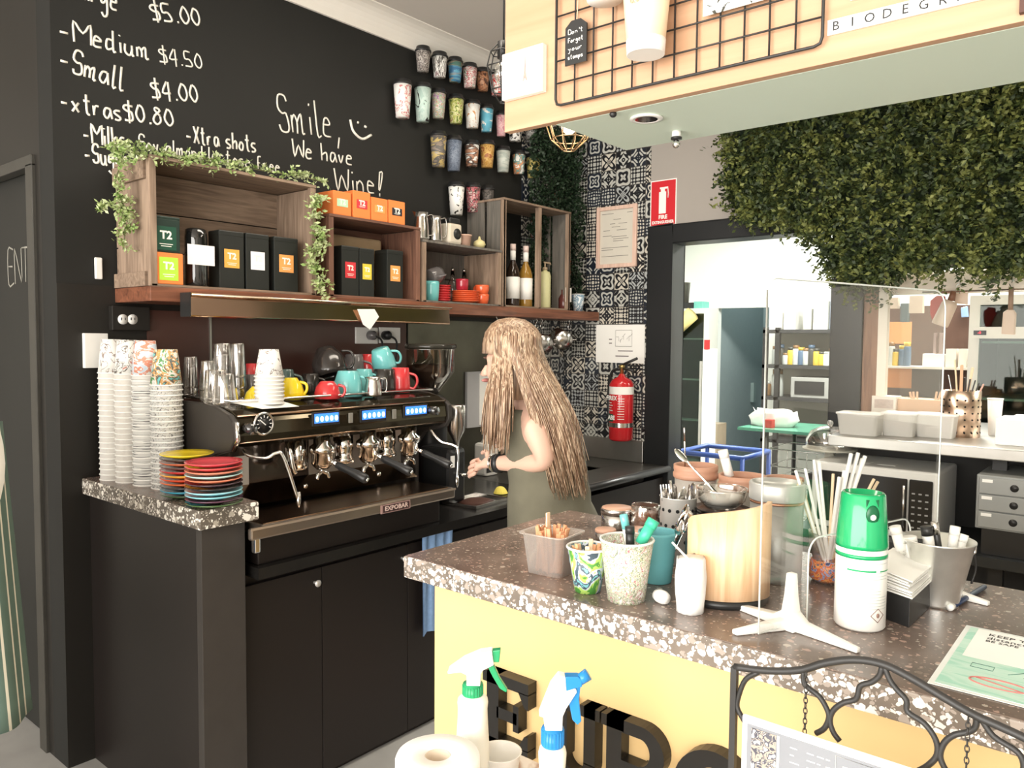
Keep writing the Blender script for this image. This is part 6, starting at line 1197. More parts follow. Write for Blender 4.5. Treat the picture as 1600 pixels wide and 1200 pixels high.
# storage shelving in the kitchen
kbp = None
SHV = thing('storage_shelving', 'black slotted-angle shelving with jars against the kitchen wall', 'shelving'); ysv = 6.75; x0, x1 = P(1190, 600, y=ysv).x, P(1330, 600, y=ysv).x; zs_ = [P(1250, v, y=ysv).z for v in (515, 571, 622, 690)]
for x_ in (x0, P(1209, 600, y=ysv).x): MB().box(x_, x_+.04, ysv, ysv+.04, 0, zs_[0]+.02).build('post', blackm, SHV)
MB().box(x1-.04, x1, ysv, ysv+.04, 0, zs_[0]+.02).build('post', blackm, SHV)
MB().box(x0, x1, ysv+.385, ysv+.40, zs_[3], zs_[0]).build('shade_sheet', mat('painted_shade_grey', (.36, .35, .30), .7, var=.15, scale=4), SHV)  # added grey sheet, painted to imitate the dimly lit wall behind the shelves
for z in zs_: MB().box(x0, x1, ysv, ysv+.38, z-.03, z).build('shelf', mat('dark_shelf', (.03, .03, .03), .5), SHV)
jar_m = [mat('jar_%s' % n, c, .3, var=.2) for n, c in (('mustard', (.55, .38, .05)), ('clear', (.45, .47, .44)), ('dark', (.06, .06, .05)), ('brown', (.25, .14, .06)), ('blue', (.08, .13, .2)), ('white', (.7, .7, .66)))]
nm = ['mustard-yellow', 'clear', 'black', 'brown', 'dark blue', 'white']
def jar(px, y, z, r, h, k, where):
    o = thing('storage_jar', '%s jar %s' % (nm[k], where), 'jar', (P(px, 560, y=y).x, y, z+.0005)); MB().lathe([(r*.95, 0), (r, .005), (r, h*.75), (r*.8, h*.84), (0, h*.84)], n=16).build('body', jar_m[k], o); MB().lathe([(r*.86, h*.82), (r*.86, h), (0, h)], n=16).build('lid', jar_m[(k+2) % 6], o)
for i, px in enumerate(range(1212, 1305, 8)): jar(px, ysv+.12, zs_[1], .033, rnd.uniform(.10, .19), (1, 2, 1, 0, 1, 4, 1, 2, 0, 0, 5, 1)[i % 12], 'on the middle kitchen shelf, ' + ('at its left end', 'second from the left', 'third from the left', 'fourth from the left', 'left of centre', 'near the centre', 'right of centre', 'fifth from the right', 'fourth from the right', 'third from the right', 'second from the right', 'at its right end')[i % 12])
for i, (l, r, t, c, lb) in enumerate(((1205, 1222, 488, (.75, .74, .68), 'pale carton on the top kitchen shelf, leftmost'), (1224, 1243, 484, (.8, .79, .74), 'white carton second on the top kitchen shelf'), (1255, 1268, 482, (.45, .45, .42), 'grey canister standing on the top kitchen shelf'), (1270, 1294, 470, (.78, .78, .70), 'large pale tub on the top kitchen shelf'), (1296, 1306, 466, (.35, .40, .5), 'blue-topped packet at the right end of the top kitchen shelf'))):
    kbox(l, r, t, 515, ysv+.08, .2, mat('carton_%d' % i, c, .5, var=.04), 'carton', lb, 'carton', floor=zs_[0]+.001, bev=.004)
MWK = kbox(1235, 1306, 590, 621, ysv+.04, .3, mat('grey_microwave', (.30, .30, .28), .4), 'microwave', 'grey microwave on the lower shelf of the kitchen shelving', 'microwave', floor=zs_[2]+.001, bev=.004); kbox(1241, 1288, 596, 617, ysv+.034, .005, blackp, 'door_glass', parent=MWK)
jar(1216, ysv+.1, zs_[2], .05, .24, 1, 'tall one beside the grey microwave'); jar(1200, ysv+.1, zs_[2], .035, .13, 3, 'small one at the left of the lower kitchen shelf')
# ------------------------------------------------------------------ pass window and counter
pw = mat('warm_white_frame', (.82, .76, .66), .5, var=.03)
z_s = P(1480, 442, y=YB+.02).z
RS = thing('roller_shutter', 'rolled-up white roller shutter above the pass window', 'roller shutter')
MB().tube([(-1.03, YB+.10, z_s+.01), (1.0, YB+.10, z_s+.01)], .055, 24).build('rolled_curtain', pw, RS); MB().box(-1.04, 1.0, YB-.012, YB+.02, z_s+.065, z_s+.09).build('hood_strip', pw, RS)
MB().box(-1.038, -.995, YB-.012, YB+.03, 1.1, z_s+.09).build('side_guide', pw, RS)
zp = 1.10; yp = 3.48
PS = thing('pass_counter', 'stainless serving counter running under the pass window', 'counter'); x0p = P(1292, 680, z=zp).x
MB().box(x0p, 1.4, yp, YB-.032, zp-.045, zp).build('steel_top', steel_brush, PS, bev=.004)
MB().box(-1.03, 1.4, YB-.030, 4.6, zp-.045, zp).build('rear_shelf', steel_brush, PS)
for x_ in (P(1545, 780, y=3.55).x, .9): MB().box(x_, x_+.05, 3.6, 3.65, 0, zp-.045).build('leg', blackm, PS)
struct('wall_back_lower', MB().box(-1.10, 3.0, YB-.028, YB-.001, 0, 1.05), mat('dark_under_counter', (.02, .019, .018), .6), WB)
MW = thing('microwave', 'white microwave oven with black door under the serving counter', 'microwave'); A, B = P(1265, 850, y=3.5), P(1468, 735, y=3.5); x0, x1 = A.x, B.x; z1 = P(1370, 730, y=3.5).z; z0 = z1-.285
MB().box(x0, x1, 3.5, 3.86, z0, z1).build('casing', white, MW, bev=.01)
MB().box(x0+.03, x1-.115, 3.488, 3.5, z0+.03, z1-.035).build('door_window', mat('microwave_black', (.012, .012, .012), .15, var=0), MW, bev=.004)
KP = MB().box(x1-.108, x1-.02, 3.49, 3.5, z0+.03, z1-.035).build('control_panel', mat('microwave_black', (.012, .012, .012), .15, var=0), MW, bev=.008)
mb = MB()
for i in range(6):
    for j in range(3): mb.box(x1-.096+j*.025, x1-.084+j*.025, 3.489, 3.490, z0+.05+i*.028, z0+.056+i*.028)
mb.build('keypad_print', mat('grey_keys', (.4, .4, .4), .6, var=0), KP)
MB().tube([(x1-.122, 3.47, z0+.05), (x1-.122, 3.47, z1-.06)], .006, 8).build('door_handle', steel, MW)
for i, lb in enumerate(('white paper label lying on the microwave, left one', 'white paper label lying on the microwave, right one')): o = MB().box(0, .07, 0, .05, 0, .001).build('paper_label', paper, loc=(x0+.15+i*.1, 3.58, z1+.0005)); tag(o, lb, 'label')
US = thing('under_shelf', 'dark shelf under the serving counter carrying the microwave and drawers', 'shelf'); MB().box(-1.22, 1.3, 3.40, YB-.03, z0-.04, z0-.001).build('shelf_board', mat('dark_shelf_board', (.02, .022, .022), .4, var=.2), US)
for x_ in (-1.2, .5): MB().box(x_, x_+.05, 3.42, 3.47, 0, z0-.04).build('leg', blackm, US)
DU = thing('drawer_unit', 'grey three-drawer unit with round black finger holes under the counter', 'drawer unit'); y5 = 3.42; x0, x1 = P(1524, 780, y=y5).x, P(1524, 780, y=y5).x+.30; zt7, zb7 = P(1530, 742, y=y5).z, P(1530, 826, y=y5).z; gd = mat('grey_steel_drawer', (.30, .31, .30), .45, .3, var=.05)
MB().box(x0, x1, y5+.012, y5+.36, zb7, zt7).build('housing', gd, DU, bev=.003)
MB().box(x0+.02, x1-.02, y5+.03, y5+.34, z0-.0, zb7).build('riser', blackp, DU)
for i in range(3):
    za, zb8 = zb7+.008+(zt7-zb7-.012)*(i)/3, zb7+.004+(zt7-zb7-.012)*(i+1)/3
    k = MB().box(x0+.01, x1-.01, y5, y5+.011, za, zb8).build('drawer', gd, DU, bev=.002)
    MB().lathe([(0, 0), (.014, 0), (.014, .001), (0, .001)], n=20, M=fr((x0+.125, y5-.0001, (za+zb8)/2), (1, 0, 0))).build('finger_hole', blackp, k); MB().box(x0+.02, x0+.055, y5-.001, y5, zb8-.018, zb8-.006).build('paper_label', paper, k)
# things on the counter
def cnt(px, py): return P(px, py, z=zp)
card = mat('cardboard', (.62, .40, .26), .8, var=.08)
def cbox(label, l, r, t, y, d, m, name='cardboard_box', cat='box', bev=.002, z=zp): A = P(l, 650, y=y); B = P(r, 650, y=y); zt = P((l+r)/2, t, y=y).z; return tag(MB().box(A.x, B.x, y, y+d, z+.0005, zt).build(name, m, bev=bev), label, cat)
cb1 = cbox('white carton with printed side behind the plastic containers', 1361, 1399, 619, 3.92, .1, mat('pale_carton', (.78, .72, .64), .7)); kbox(1366, 1396, 624, 638, 3.9195, .0008, mat('carton_print', (.55, .45, .4), .7, var=.3, scale=90), 'carton_print', parent=cb1)
cbox('timber peg box on the serving counter', 1398, 1468, 624, 3.95, .12, card, 'peg_box'); cbox('small orange cardboard box beside the utensil drum', 1466, 1483, 630, 3.98, .1, mat('orange_card', (.65, .32, .12), .7))
for i, px in enumerate((1424, 1428, 1433, 1462, 1467)): b = P(px, 622, y=3.99); o = MB().box(-.004, .004, -.004, .004, -.05, .03).build('timber_peg', card, loc=b); o.rotation_euler = (0, R(-14+7*i), 0); tag(o, 'timber peg sticking out of the peg box, ' + ('far left', 'second from left', 'middle', 'second from right', 'far right')[i], 'peg')
cont = thin_glass('takeaway_plastic', .35, .6, (.95, .93, .9), .25, (1, .98, .94), .85)
for l, r, t, b, y, lb, fill in ((1303, 1372, 646, 680, 3.56, 'clear plastic takeaway container, leftmost on the serving counter', (.78, .76, .7)), (1372, 1428, 646, 681, 3.58, 'clear plastic container with reddish food, middle of the three', (.6, .3, .24)), (1424, 1491, 648, 683, 3.60, 'clear plastic container of pale food, rightmost of the three', (.75, .62, .5))):
    A = P(l, b, z=zp); B = P(r, b, z=zp); y = max(A.y, 3.52)+.02; xa, xb = P(l, b, y=y).x, P(r, b, y=y).x; zt = P((l+r)/2, t, y=y).z-zp; o = thing('food_container', lb, 'container', ((xa+xb)/2, y+.07, zp+.0005)); w = (xb-xa)/2
    MB().loft([rrect(w*.85, .055, .02, 0), rrect(w*.95, .065, .02, zt*.9), rrect(w, .07, .02, zt*.92), rrect(w, .07, .02, zt)]).build('tub', cont, o); MB().loft([rrect(w*.8, .05, .018, .004), rrect(w*.85, .056, .018, zt*.5)]).build('food', mat('food_'+lb[-12:-4].strip().replace(' ', '_'), fill, .7, var=.4, scale=40), o)
q = cnt(1512, 684); q.y += .05; q.x -= .04; UD = thing('utensil_drum', 'perforated copper-toned drum full of kitchen utensils', 'utensil holder', q); r_ = 28*mpp(q); h_ = P(1512, 612, y=q.y-r_).z-zp
MB().shell([(r_, 0), (r_, h_)], .002, n=36).build('drum', mat('pink_steel', (.75, .55, .42), .25, 1, var=.1), UD); mb = MB()
for j in range(6):
    for i in range(16): a = 2*pi*i/16; mb.lathe([(.004, 0), (.004, .0006), (0, .0007)], n=8, M=Matrix.Translation(((r_+.0003)*cos(a), (r_+.0003)*sin(a), .02+j*(h_-.03)/6)) @ Matrix.Rotation(a, 4, 'Z') @ Matrix.Rotation(R(90), 4, 'Y'))
mb.build('perforations', mat('dark_hole', (.005, .005, .005), .9, var=0), UD)
for i, (px, py, m, w, lb) in enumerate(((1492, 562, pale_stick, .010, 'pale wooden spatula at the left of the utensil drum'), (1503, 570, card, .012, 'tan spoon handle in the utensil drum'), (1508, 590, blackp, .009, 'black utensil handle left in the utensil drum'), (1516, 592, blackp, .010, 'black utensil handle in the middle of the utensil drum'), (1524, 594, blackp, .009, 'black utensil handle right in the utensil drum'), (1520, 574, pale_stick, .014, 'broad pale wooden spoon in the utensil drum'), (1530, 598, blackp, .008, 'short black handle at the right rim of the utensil drum'), (1482, 586, steel, .005, 'steel whisk handle leaning left in the utensil drum'), (1537, 600, mat('pink_handle', (.6, .38, .3), .5), .010, 'pinkish handle leaning right out of the utensil drum'))):
    stick(lb, q+Vector((0, 0, .01)), P(px, py, y=q.y+.01*(i % 3)), w, w*.6, m, 'utensil', 'utensil')
o = pcup(paper, 'white paper cup right of the utensil drum', cnt(1550, 682)+Vector((0, .05, .0005)), .03, .022, P(1549, 632, y=3.6).z-zp)
cbox('flat white tray at the right end of the serving counter', 1556, 1640, 657, 3.62, .22, paper, 'flat_tray', 'tray'); cbox('small white packet on the counter behind the flat tray', 1583, 1602, 650, 3.95, .1, paper, 'packet', 'packet')
q = cnt(1272, 668); CD = thing('cake_dome', 'glass cake dome with knob on a plate, beside the doorway', 'cake dome', (-1.17, 3.72, .901)); 
MB().lathe([(0, 0), (.05, 0), (.03, .02), (.02, .09), (.09, .10), (.12, .105), (.12, .112), (0, .11)], n=32).build('cake_stand', mat('stand_white', (.6, .58, .5), .3), CD); MB().shell([(.10, .112), (.10, .15), (.08, .19), (.04, .21), (.005, .215)][::-1] if False else [(.105, .113), (.105, .15), (.085, .19), (.04, .212), (.004, .216)], .002, n=32).build('dome', thin_glass('dome_glass', .35, .15), CD); MB().ball((0, 0, .228), .014, 12).build('knob', thin_glass('dome_glass', .35, .15), CD)
ST2 = thing('side_stand', 'narrow dark stand beside the doorway holding the cake dome', 'stand'); MB().box(-1.232, -1.105, 3.62, 3.88, .0, .90).build('body', mat('dark_under_counter2', (.02, .019, .018), .6), ST2)
# shelf and fridge behind the pass
KS = thing('kitchen_shelf', 'dark shelving with jars and orange cards behind the pass window', 'shelving'); yk = 4.9; x0, x1 = P(1352, 560, y=yk).x, P(1512, 560, y=yk).x
brk = mat('brown_backboard', (.10, .055, .04), .6, var=.15)
MB().box(x0, x1, yk+.3, yk+.32, 0, P(1430, 478, y=yk+.3).z).build('back_board', brk, KS)
for v in (573, 625): z = P(1430, v, y=yk).z; MB().box(x0, x1, yk, yk+.3, z-.012, z).build('shelf', pw, KS)
zk = P(1430, 573, y=yk).z
for t, b, nme in ((503, 537, 'orange kraft card pinned above the jars behind the pass'), (573, 606, 'orange kraft card pinned below the jars behind the pass')): kbox(1380, 1425, t, b, yk+.296, .003, mat('orange_kraft', (.62, .27, .11), .8, var=.06), 'kraft_card', nme, 'card')
kbox(1382, 1403, 465, 482, yk+.1, .05, mat('cream_packet', (.55, .45, .36), .6), 'hanging_packet', 'cream packet hanging above the upper orange card', 'packet'); kbox(1406, 1419, 474, 503, yk+.1, .05, mat('slate_packet', (.10, .13, .14), .6), 'slate_bottle', 'slate-blue bottle above the upper orange card', 'bottle'); kbox(1420, 1442, 462, 489, yk+.12, .05, mat('cream_packet', (.55, .45, .36), .6), 'hanging_packet', 'pale packet hanging right of the slate-blue bottle', 'packet')
for i, px in enumerate((1370, 1377, 1392, 1399, 1410, 1417)): jar(px, yk+.1, zk, .022, .10+.02*(i % 3), (5, 0, 1, 0, 4, 4)[i], 'on the shelf behind the pass, ' + ('leftmost', 'second', 'left of the middle pair', 'right of the middle pair', 'second from the right', 'rightmost')[i])
for i, (l, r) in enumerate(((1457, 1463), (1466, 1472))): kbox(l, r, 520, 572, yk+.1, .03, mat('bottle_pink_grey', (.28, .2, .18), .3), 'thin_bottle', ('thin brown bottle left of its twin behind the pass', 'thin brown bottle right of its twin behind the pass')[i], 'bottle', floor=zk+.001)
kbox(1441, 1474, 553, 573, yk+.05, .12, paper, 'white_tray', 'white tray on the shelf behind the pass', 'tray', floor=zk+.001); kbox(1477, 1494, 545, 573, yk+.05, .1, mat('pale_carton', (.78, .72, .64), .7), 'small_carton', 'printed pale carton on the shelf behind the pass, left one', 'carton', floor=zk+.001); kbox(1497, 1511, 545, 573, yk+.05, .1, mat('pale_carton', (.78, .72, .64), .7), 'small_carton', 'printed pale carton on the shelf behind the pass, right one', 'carton', floor=zk+.001)
F2 = fridge('white upright fridge with dark glass behind the pass window', 1516, 1680, 460, 4.75, .6, 0, shelves=5)
zf = P(1540, 520, y=4.74).z; MB().box(P(1516, 520, y=4.73).x, P(1680, 520, y=4.73).x, 4.725, 4.742, zf-.03, zf+.03).build('control_strip', mat('fridge_white', (.72, .72, .66), .4), F2)
dsp = MB().box(P(1521, 520, y=4.72).x, P(1541, 520, y=4.72).x, 4.722, 4.725, zf-.012, zf+.012).build('temperature_display', blackp, F2); letters('display_digits', '-0', .02, fr((P(1530, 520, y=4.72).x, 4.7215, zf), (1, 0, 0)), mat('red_led', (.5, .02, .03), .4, var=0, emit=(1, .05, .08), es=1.5), dsp)
# utensils hanging from the pass lintel
MB_ = MB(); a, b = P(1440, 456, y=4.0), P(1600, 449, y=4.0); rl = MB().tube([(a.x, 4.02, a.z), (.6, 4.02, a.z)], .006, 8).build('hanging_rail', steel); tag(rl, 'thin steel rail under the roller shutter', 'rail')
def hang(label, pts, y, m, name, cat, d=.03, parts=None):
    poly = [(P(*p, y=y).x, P(*p, y=y).z) for p in pts]; return tag(MB().prism(poly, y, y+d, Matrix(((1, 0, 0, 0), (0, 0, 1, 0), (0, 1, 0, 0), (0, 0, 0, 1)))).build(name, m, bev=.004), label, cat)
hang('red oven mitt hanging under the roller shutter', [(1463, 462), (1475, 462), (1477, 475), (1468, 495), (1458, 505), (1453, 490), (1453, 470)], 4.03, mat('red_mitt', (.40, .03, .02), .8), 'oven_mitt', 'oven mitt')
o = thing('hanging_bottle', 'pale upside-down bottle with brown neck hanging beside the red mitt', 'bottle'); a, b = P(1486, 470, y=4.0), P(1468, 508, y=4.0); MB().tube([a, a+(b-a)*.15, b-(b-a)*.05, b], [.025, .033, .036, .034], 20).build('body', mat('tan_plastic', (.58, .46, .36), .5), o); MB().tube([P(1490, 455, y=4.0), a], [.012, .016], 12).build('neck', mat('brown_neck', (.2, .09, .05), .5), o)
hang('pale paper hanging right of the tan bottle', [(1491, 458), (1513, 458), (1512, 476), (1492, 474)], 4.05, mat('tan_plastic', (.58, .46, .36), .5), 'hanging_paper', 'paper', .002)
hang('small blue and white bottle behind the pass near the fridge', [(1501, 481), (1511, 478), (1513, 495), (1502, 496)], yk+.262, mat('blue_bottle', (.25, .38, .6), .4), 'blue_bottle', 'bottle')
o = thing('hanging_brush', 'tan brush with long handle hanging in front of the fridge', 'brush'); a, b = P(1580, 449, y=4.0), P(1579, 485, y=4.0); MB().tube([a, b], .010, 8).build('handle', mat('brown_handle', (.30, .2, .14), .6), o); hp_ = [(P(*p, y=4.0).x, P(*p, y=4.0).z) for p in ((1568, 488), (1574, 484), (1584, 484), (1588, 490), (1586, 523), (1565, 522))]; MB().prism(hp_, 3.985, 4.015, Matrix(((1, 0, 0, 0), (0, 0, 1, 0), (0, 1, 0, 0), (0, 0, 0, 1)))).build('brush_head', mat('tan_plastic', (.58, .46, .36), .5), o, bev=.004)
# ------------------------------------------------------------------ foreground: table, spray bottles, paper roll
ZT = .75
TB = thing('side_table', 'pale worn table in front of the yellow counter holding spray bottles', 'table', (0, 0, 0))
tabm = blotch('worn_white_top', [(.80, .76, .72), (.84, .81, .78), (.82, .78, .74), (.45, .30, .24)], 9, .5, (1, 1, 1), 6, 'LINEAR')
MB().box(-.965, -.46, .42, 1.075, ZT-.03, ZT).build('table_top', tabm, TB, bev=.004)
for x_, y_ in ((-.93, .45), (-.50, .45), (-.93, 1.03), (-.50, 1.03)): MB().box(x_-.02, x_+.02, y_-.02, y_+.02, 0, ZT-.03).build('leg', white, TB)
clearw = mat('milky_bottle', (.86, .88, .82), .3, var=.03); sprw = mat('sprayer_white', (.88, .87, .83), .3, var=.02)
grn2 = mat('green_trigger', (.02, .30, .12), .25, var=.05); blu2 = mat('blue_trigger', (.02, .22, .55), .25, var=.05)
def sprayer(label, loc, s, m, rz, body, neck, head_tilt=0, kind=0):
    """s: metres per photo pixel; heights below are measured in photo pixels from the base"""
    o = thing('spray_bottle', label, 'spray bottle', loc, rz)
    MB().lathe([(r*s, z*s) for r, z in body], n=32).build('bottle_body', clearw, o)
    z0 = neck[0]; MB().lathe([(neck[2]*s, z0*s), (neck[2]*1.04*s, (z0+2)*s), (neck[2]*s, neck[1]*s), (0, neck[1]*s)], n=28).build('collar', m, o)
    mb = MB()
    for i in range(22): a = 2*pi*i/22; mb.cb((neck[2]*1.02*s*cos(a), neck[2]*1.02*s*sin(a), (z0+neck[1])/2*s), (1.6*s, 1.6*s, (neck[1]-z0-5)*s))
    mb.build('collar_ribs', m, o)
    X = Matrix(((s, 0, 0, 0), (0, 0, s, 0), (0, s, 0, neck[1]*s), (0, 0, 0, 1)))
    T = lambda poly, w, name, mm, par=o, bv=.0015: MB().prism(poly, -w/2, w/2, X).build(name, mm, par, bev=bv)
    if kind == 0:
        hd = T([(-9, -2), (12, -2), (13, 18), (16, 24), (33, 33), (30, 55), (12, 52), (-14, 40), (-38, 22), (-38, 17), (-18, 20), (-9, 16)], 20, 'spray_head', sprw)
        T([(31, 36), (41, 36), (43, 56), (30, 54)], 13, 'nozzle', m)
        T([(25, 33), (33, 30), (42, 10), (54, -8), (52, -12), (42, -6), (30, 14), (24, 26)], 9, 'trigger', m)
    else:
        hd = T([(-12, -2), (14, -2), (15, 22), (20, 34), (36, 60), (34, 66), (20, 62), (18, 84), (8, 86), (-4, 70), (-17, 36), (-22, 22), (-15, 20)], 20, 'spray_head', sprw)
        T([(17, 60), (34, 66), (44, 68), (44, 78), (38, 84), (18, 84)], 18, 'shoulder', m); MB().tube([(s*38, 0, (neck[1]+74)*s), (s*54, 0, (neck[1]+85)*s)], [s*8.5, s*9.5], 16).build('nozzle', m, o)
        T([(32, 66), (42, 68), (40, 46), (44, 12), (38, 6), (30, 14), (25, 38), (24, 50), (30, 50)], 10, 'trigger', m)
    return o
q = P(738, 1222, z=ZT); s = mpp(q)
sprayer('clear spray bottle with green collar and trigger', Vector((q.x, q.y, ZT+.0005)), s, grn2, RZI-.05, [(27, 0), (28, 3), (26, 60), (23.5, 105), (23, 118), (24, 128), (23, 134), (14, 142), (0, 142)], (139, 158, 15.5))
q = P(862, 1285, z=ZT); s = mpp(q)
sprayer('white spray bottle with blue collar and trigger', Vector((q.x, q.y, ZT+.0005)), s, blu2, RZI, [(24, 0), (25, 3), (25, 50), (20, 82), (21, 95), (22, 112), (20, 120), (14, 126), (0, 126)], (124, 152, 17), kind=1)
q = P(684, 1178, z=.862); PRL = thing('paper_roll', 'big white paper towel roll standing on the table at the bottom edge', 'paper roll', (q.x, q.y, ZT+.0005)); rr = 66*mpp(q)
MB().lathe([(rr*.985, 0), (rr, .004), (rr, .106), (rr*.97, .111), (rr*.32, .1115), (rr*.31, .108), (rr*.31, 0)], n=48).build('roll', mat('roll_paper', (.88, .87, .84), .85, var=.02), PRL); MB().lathe([(rr*.308, .002), (rr*.308, .109), (rr*.28, .109), (rr*.28, .002), (rr*.308, .002)], n=32).build('core', mat('roll_core', (.70, .60, .48), .8), PRL)
q = P(772, 1200, z=ZT+.02); o = thing('white_tub', 'low white tub behind the paper roll, around the foot of the green sprayer', 'tub', (q.x+.012, q.y+.015, ZT+.0005)); MB().shell([(.030, 0), (.036, .04), (.038, .042)], .002).build('body', white, o)
o.location = (P(768, 1198, z=ZT).x+.028, P(768, 1198, z=ZT).y-.01, ZT+.0005)
# wrought iron stand with menu board
yst = .95
IR = thing('iron_sign_stand', 'black wrought iron stand with arched top and chains, right foreground', 'sign stand')
def ir(px, py, y=yst): return P(px, py, y=y)
cA = ir(1148, 1042); x_l = cA.x; x_r = 2*ir(1352, 1050).x-x_l+.01
top = [ir(*p) for p in ((1148, 1042), (1200, 1048), (1250, 1047), (1290, 1036), (1335, 1031), (1380, 1038), (1425, 1060), (1475, 1090), (1520, 1116), (1560, 1134), (1610, 1158))]
x_r = top[-1].x+.02; top.append(Vector((x_r, yst, cA.z)))
fl_ = lambda pts, r, n=6: MB().tube(spline(pts, n), r, 8)
fl_(top, .0048).build('arched_top_bar', blackm, IR)
for x_ in (x_l, x_r):
    MB().box(x_-.004, x_+.004, yst-.004, yst+.004, .012, cA.z).build('post', blackm, IR); MB().box(x_-.005, x_+.005, yst-.10, yst+.10, 0, .012).build('foot', blackm, IR)
MB().box(x_l, x_r, yst-.003, yst+.003, .55, .556).build('lower_rail', blackm, IR)
scr = [[(1185, 1050), (1165, 1062), (1155, 1085), (1152, 1105), (1162, 1125), (1170, 1140)], [(1255, 1048), (1256, 1066), (1262, 1074), (1280, 1088), (1292, 1108), (1295, 1122), (1288, 1138), (1275, 1146)], [(1378, 1042), (1374, 1056), (1362, 1066), (1344, 1072), (1338, 1092), (1318, 1098), (1302, 1110), (1297, 1126), (1302, 1144), (1312, 1158)],
       [(1382, 1042), (1390, 1062), (1400, 1076), (1416, 1094), (1418, 1112), (1444, 1130), (1462, 1156), (1464, 1180), (1450, 1196), (1436, 1204)], [(1526, 1118), (1524, 1136), (1512, 1144), (1492, 1148), (1476, 1160), (1469, 1180), (1476, 1200), (1488, 1214)], [(1530, 1118), (1552, 1150), (1590, 1175), (1600, 1200), (1590, 1220)]]
for c in scr: fl_([ir(*p) for p in c], .0034, 4).build('scroll', blackm, IR)
yb6 = .925
def chain(p0, p1, y, label=None):
    a, b = P(*p0, y=y), P(*p1, y=y); b = Vector((a.x, y, a.z-.16)); n = int((a-b).length/.0062); mb = MB(); d = (b-a)/n
    for i in range(n):
        c = a+d*(i+.5); fl = i % 2
        mb.tube([(c.x+(.0022*cos(t) if fl else 0), c.y+(0 if fl else .0022*cos(t)), c.z+.0042*sin(t)) for t in [k*pi/5 for k in range(10)]], .0007, 5, closed=True)
    return mb.build('chain', blackm, IR)
chain((1260, 1050), (1245, 1200), yb6+.012); chain((1513, 1120), (1505, 1200), yb6+.012)
MBD = thing('menu_board', 'white-edged grey menu board hanging on chains in the iron stand', 'menu board'); A = P(1161, 1114, y=yb6); xr = A.x+.27; zt9 = A.z; tl = .21
MB().box(A.x, xr, yb6-.004, yb6+.002, zt9-tl, zt9).build('white_board', paper, MBD, bev=.003)
MB().box(A.x+.008, xr-.008, yb6-.0052, yb6-.004, zt9-tl+.01, zt9-.009).build('grey_print', mat('menu_grey', (.22, .23, .25), .45, var=.1), MBD)
MB().box(A.x+.014, A.x+.045, yb6-.0060, yb6-.0052, zt9-tl+.01, zt9-.012).build('photo_print', blotch('frothy_photo', [(.7, .66, .6), (.08, .08, .1), (.35, .3, .25), (.06, .06, .08), (.5, .48, .45)], 60, .5, (1, 1, 1), 4), MBD)
MB().box(A.x+.046, A.x+.049, yb6-.0060, yb6-.0052, zt9-tl+.01, zt9-.012).build('white_rule', paper, MBD)
mb = MB()
for k, (xx_, n_) in enumerate(((.062, 9), (.082, 8), (.094, 8), (.104, 8))):
    for i in range(n_*2): zz_ = zt9-.02-i*.009; mb.box(A.x+xx_, A.x+xx_+rnd.uniform(.004, .012), yb6-.0058, yb6-.0052, zz_-.0012, zz_)
fx = A.x+.115; mb.tube([(fx, yb6-.0056, zt9-.012), (fx+.058, yb6-.0056, zt9-.012), (fx+.058, yb6-.0056, zt9-.1), (fx, yb6-.0056, zt9-.1)], .0006, 4, closed=True); mb.tube([(fx+.063, yb6-.0056, zt9-.012), (fx+.13, yb6-.0056, zt9-.012), (fx+.13, yb6-.0056, zt9-.1), (fx+.063, yb6-.0056, zt9-.1)], .0006, 4, closed=True)
for i in range(6): mb.box(fx+.008, fx+.05-.006*(i % 3), yb6-.0058, yb6-.0052, zt9-.024-i*.011, zt9-.022-i*.011)
mb.build('menu_lettering', mat('pale_menu_ink', (.65, .65, .65), .6, var=0), MBD)
MB().box(x_l+.004, A.x+.004, yb6, yst, zt9-tl*.6, zt9-tl*.6+.004).build('hook_bar', blackm, MBD)
# ------------------------------------------------------------------ people
skin = mat('fair_skin', (.72, .46, .35), .5, var=.06, scale=12)
def skinmesh(name, nodes, edges, m, parent=None, sub=2, root=0):
    me = bpy.data.meshes.new(name); me.from_pydata([n[0] for n in nodes], edges, []); o = bpy.data.objects.new(name, me); COL.objects.link(o)
    sk = o.modifiers.new('skin', 'SKIN'); sk.use_smooth_shade = True; sk.branch_smoothing = .6
    if not me.skin_vertices: me.skin_vertices.new(name='')
    for v, n in zip(me.skin_vertices[0].data, nodes):
        r = n[1]; v.radius = r if isinstance(r, tuple) else (r, r); v.use_root = False
    me.skin_vertices[0].data[root].use_root = True
    sb = o.modifiers.new('sub', 'SUBSURF'); sb.levels = sb.render_levels = sub
    bpy.context.view_layer.update(); ev = bpy.data.meshes.new_from_object(o.evaluated_get(bpy.context.evaluated_depsgraph_get()))
    bpy.data.objects.remove(o); o = bpy.data.objects.new(name, ev); COL.objects.link(o); ev.materials.clear(); ev.materials.append(m)
    for p in ev.polygons: p.use_smooth = True
    if parent: o.parent = parent
    return o
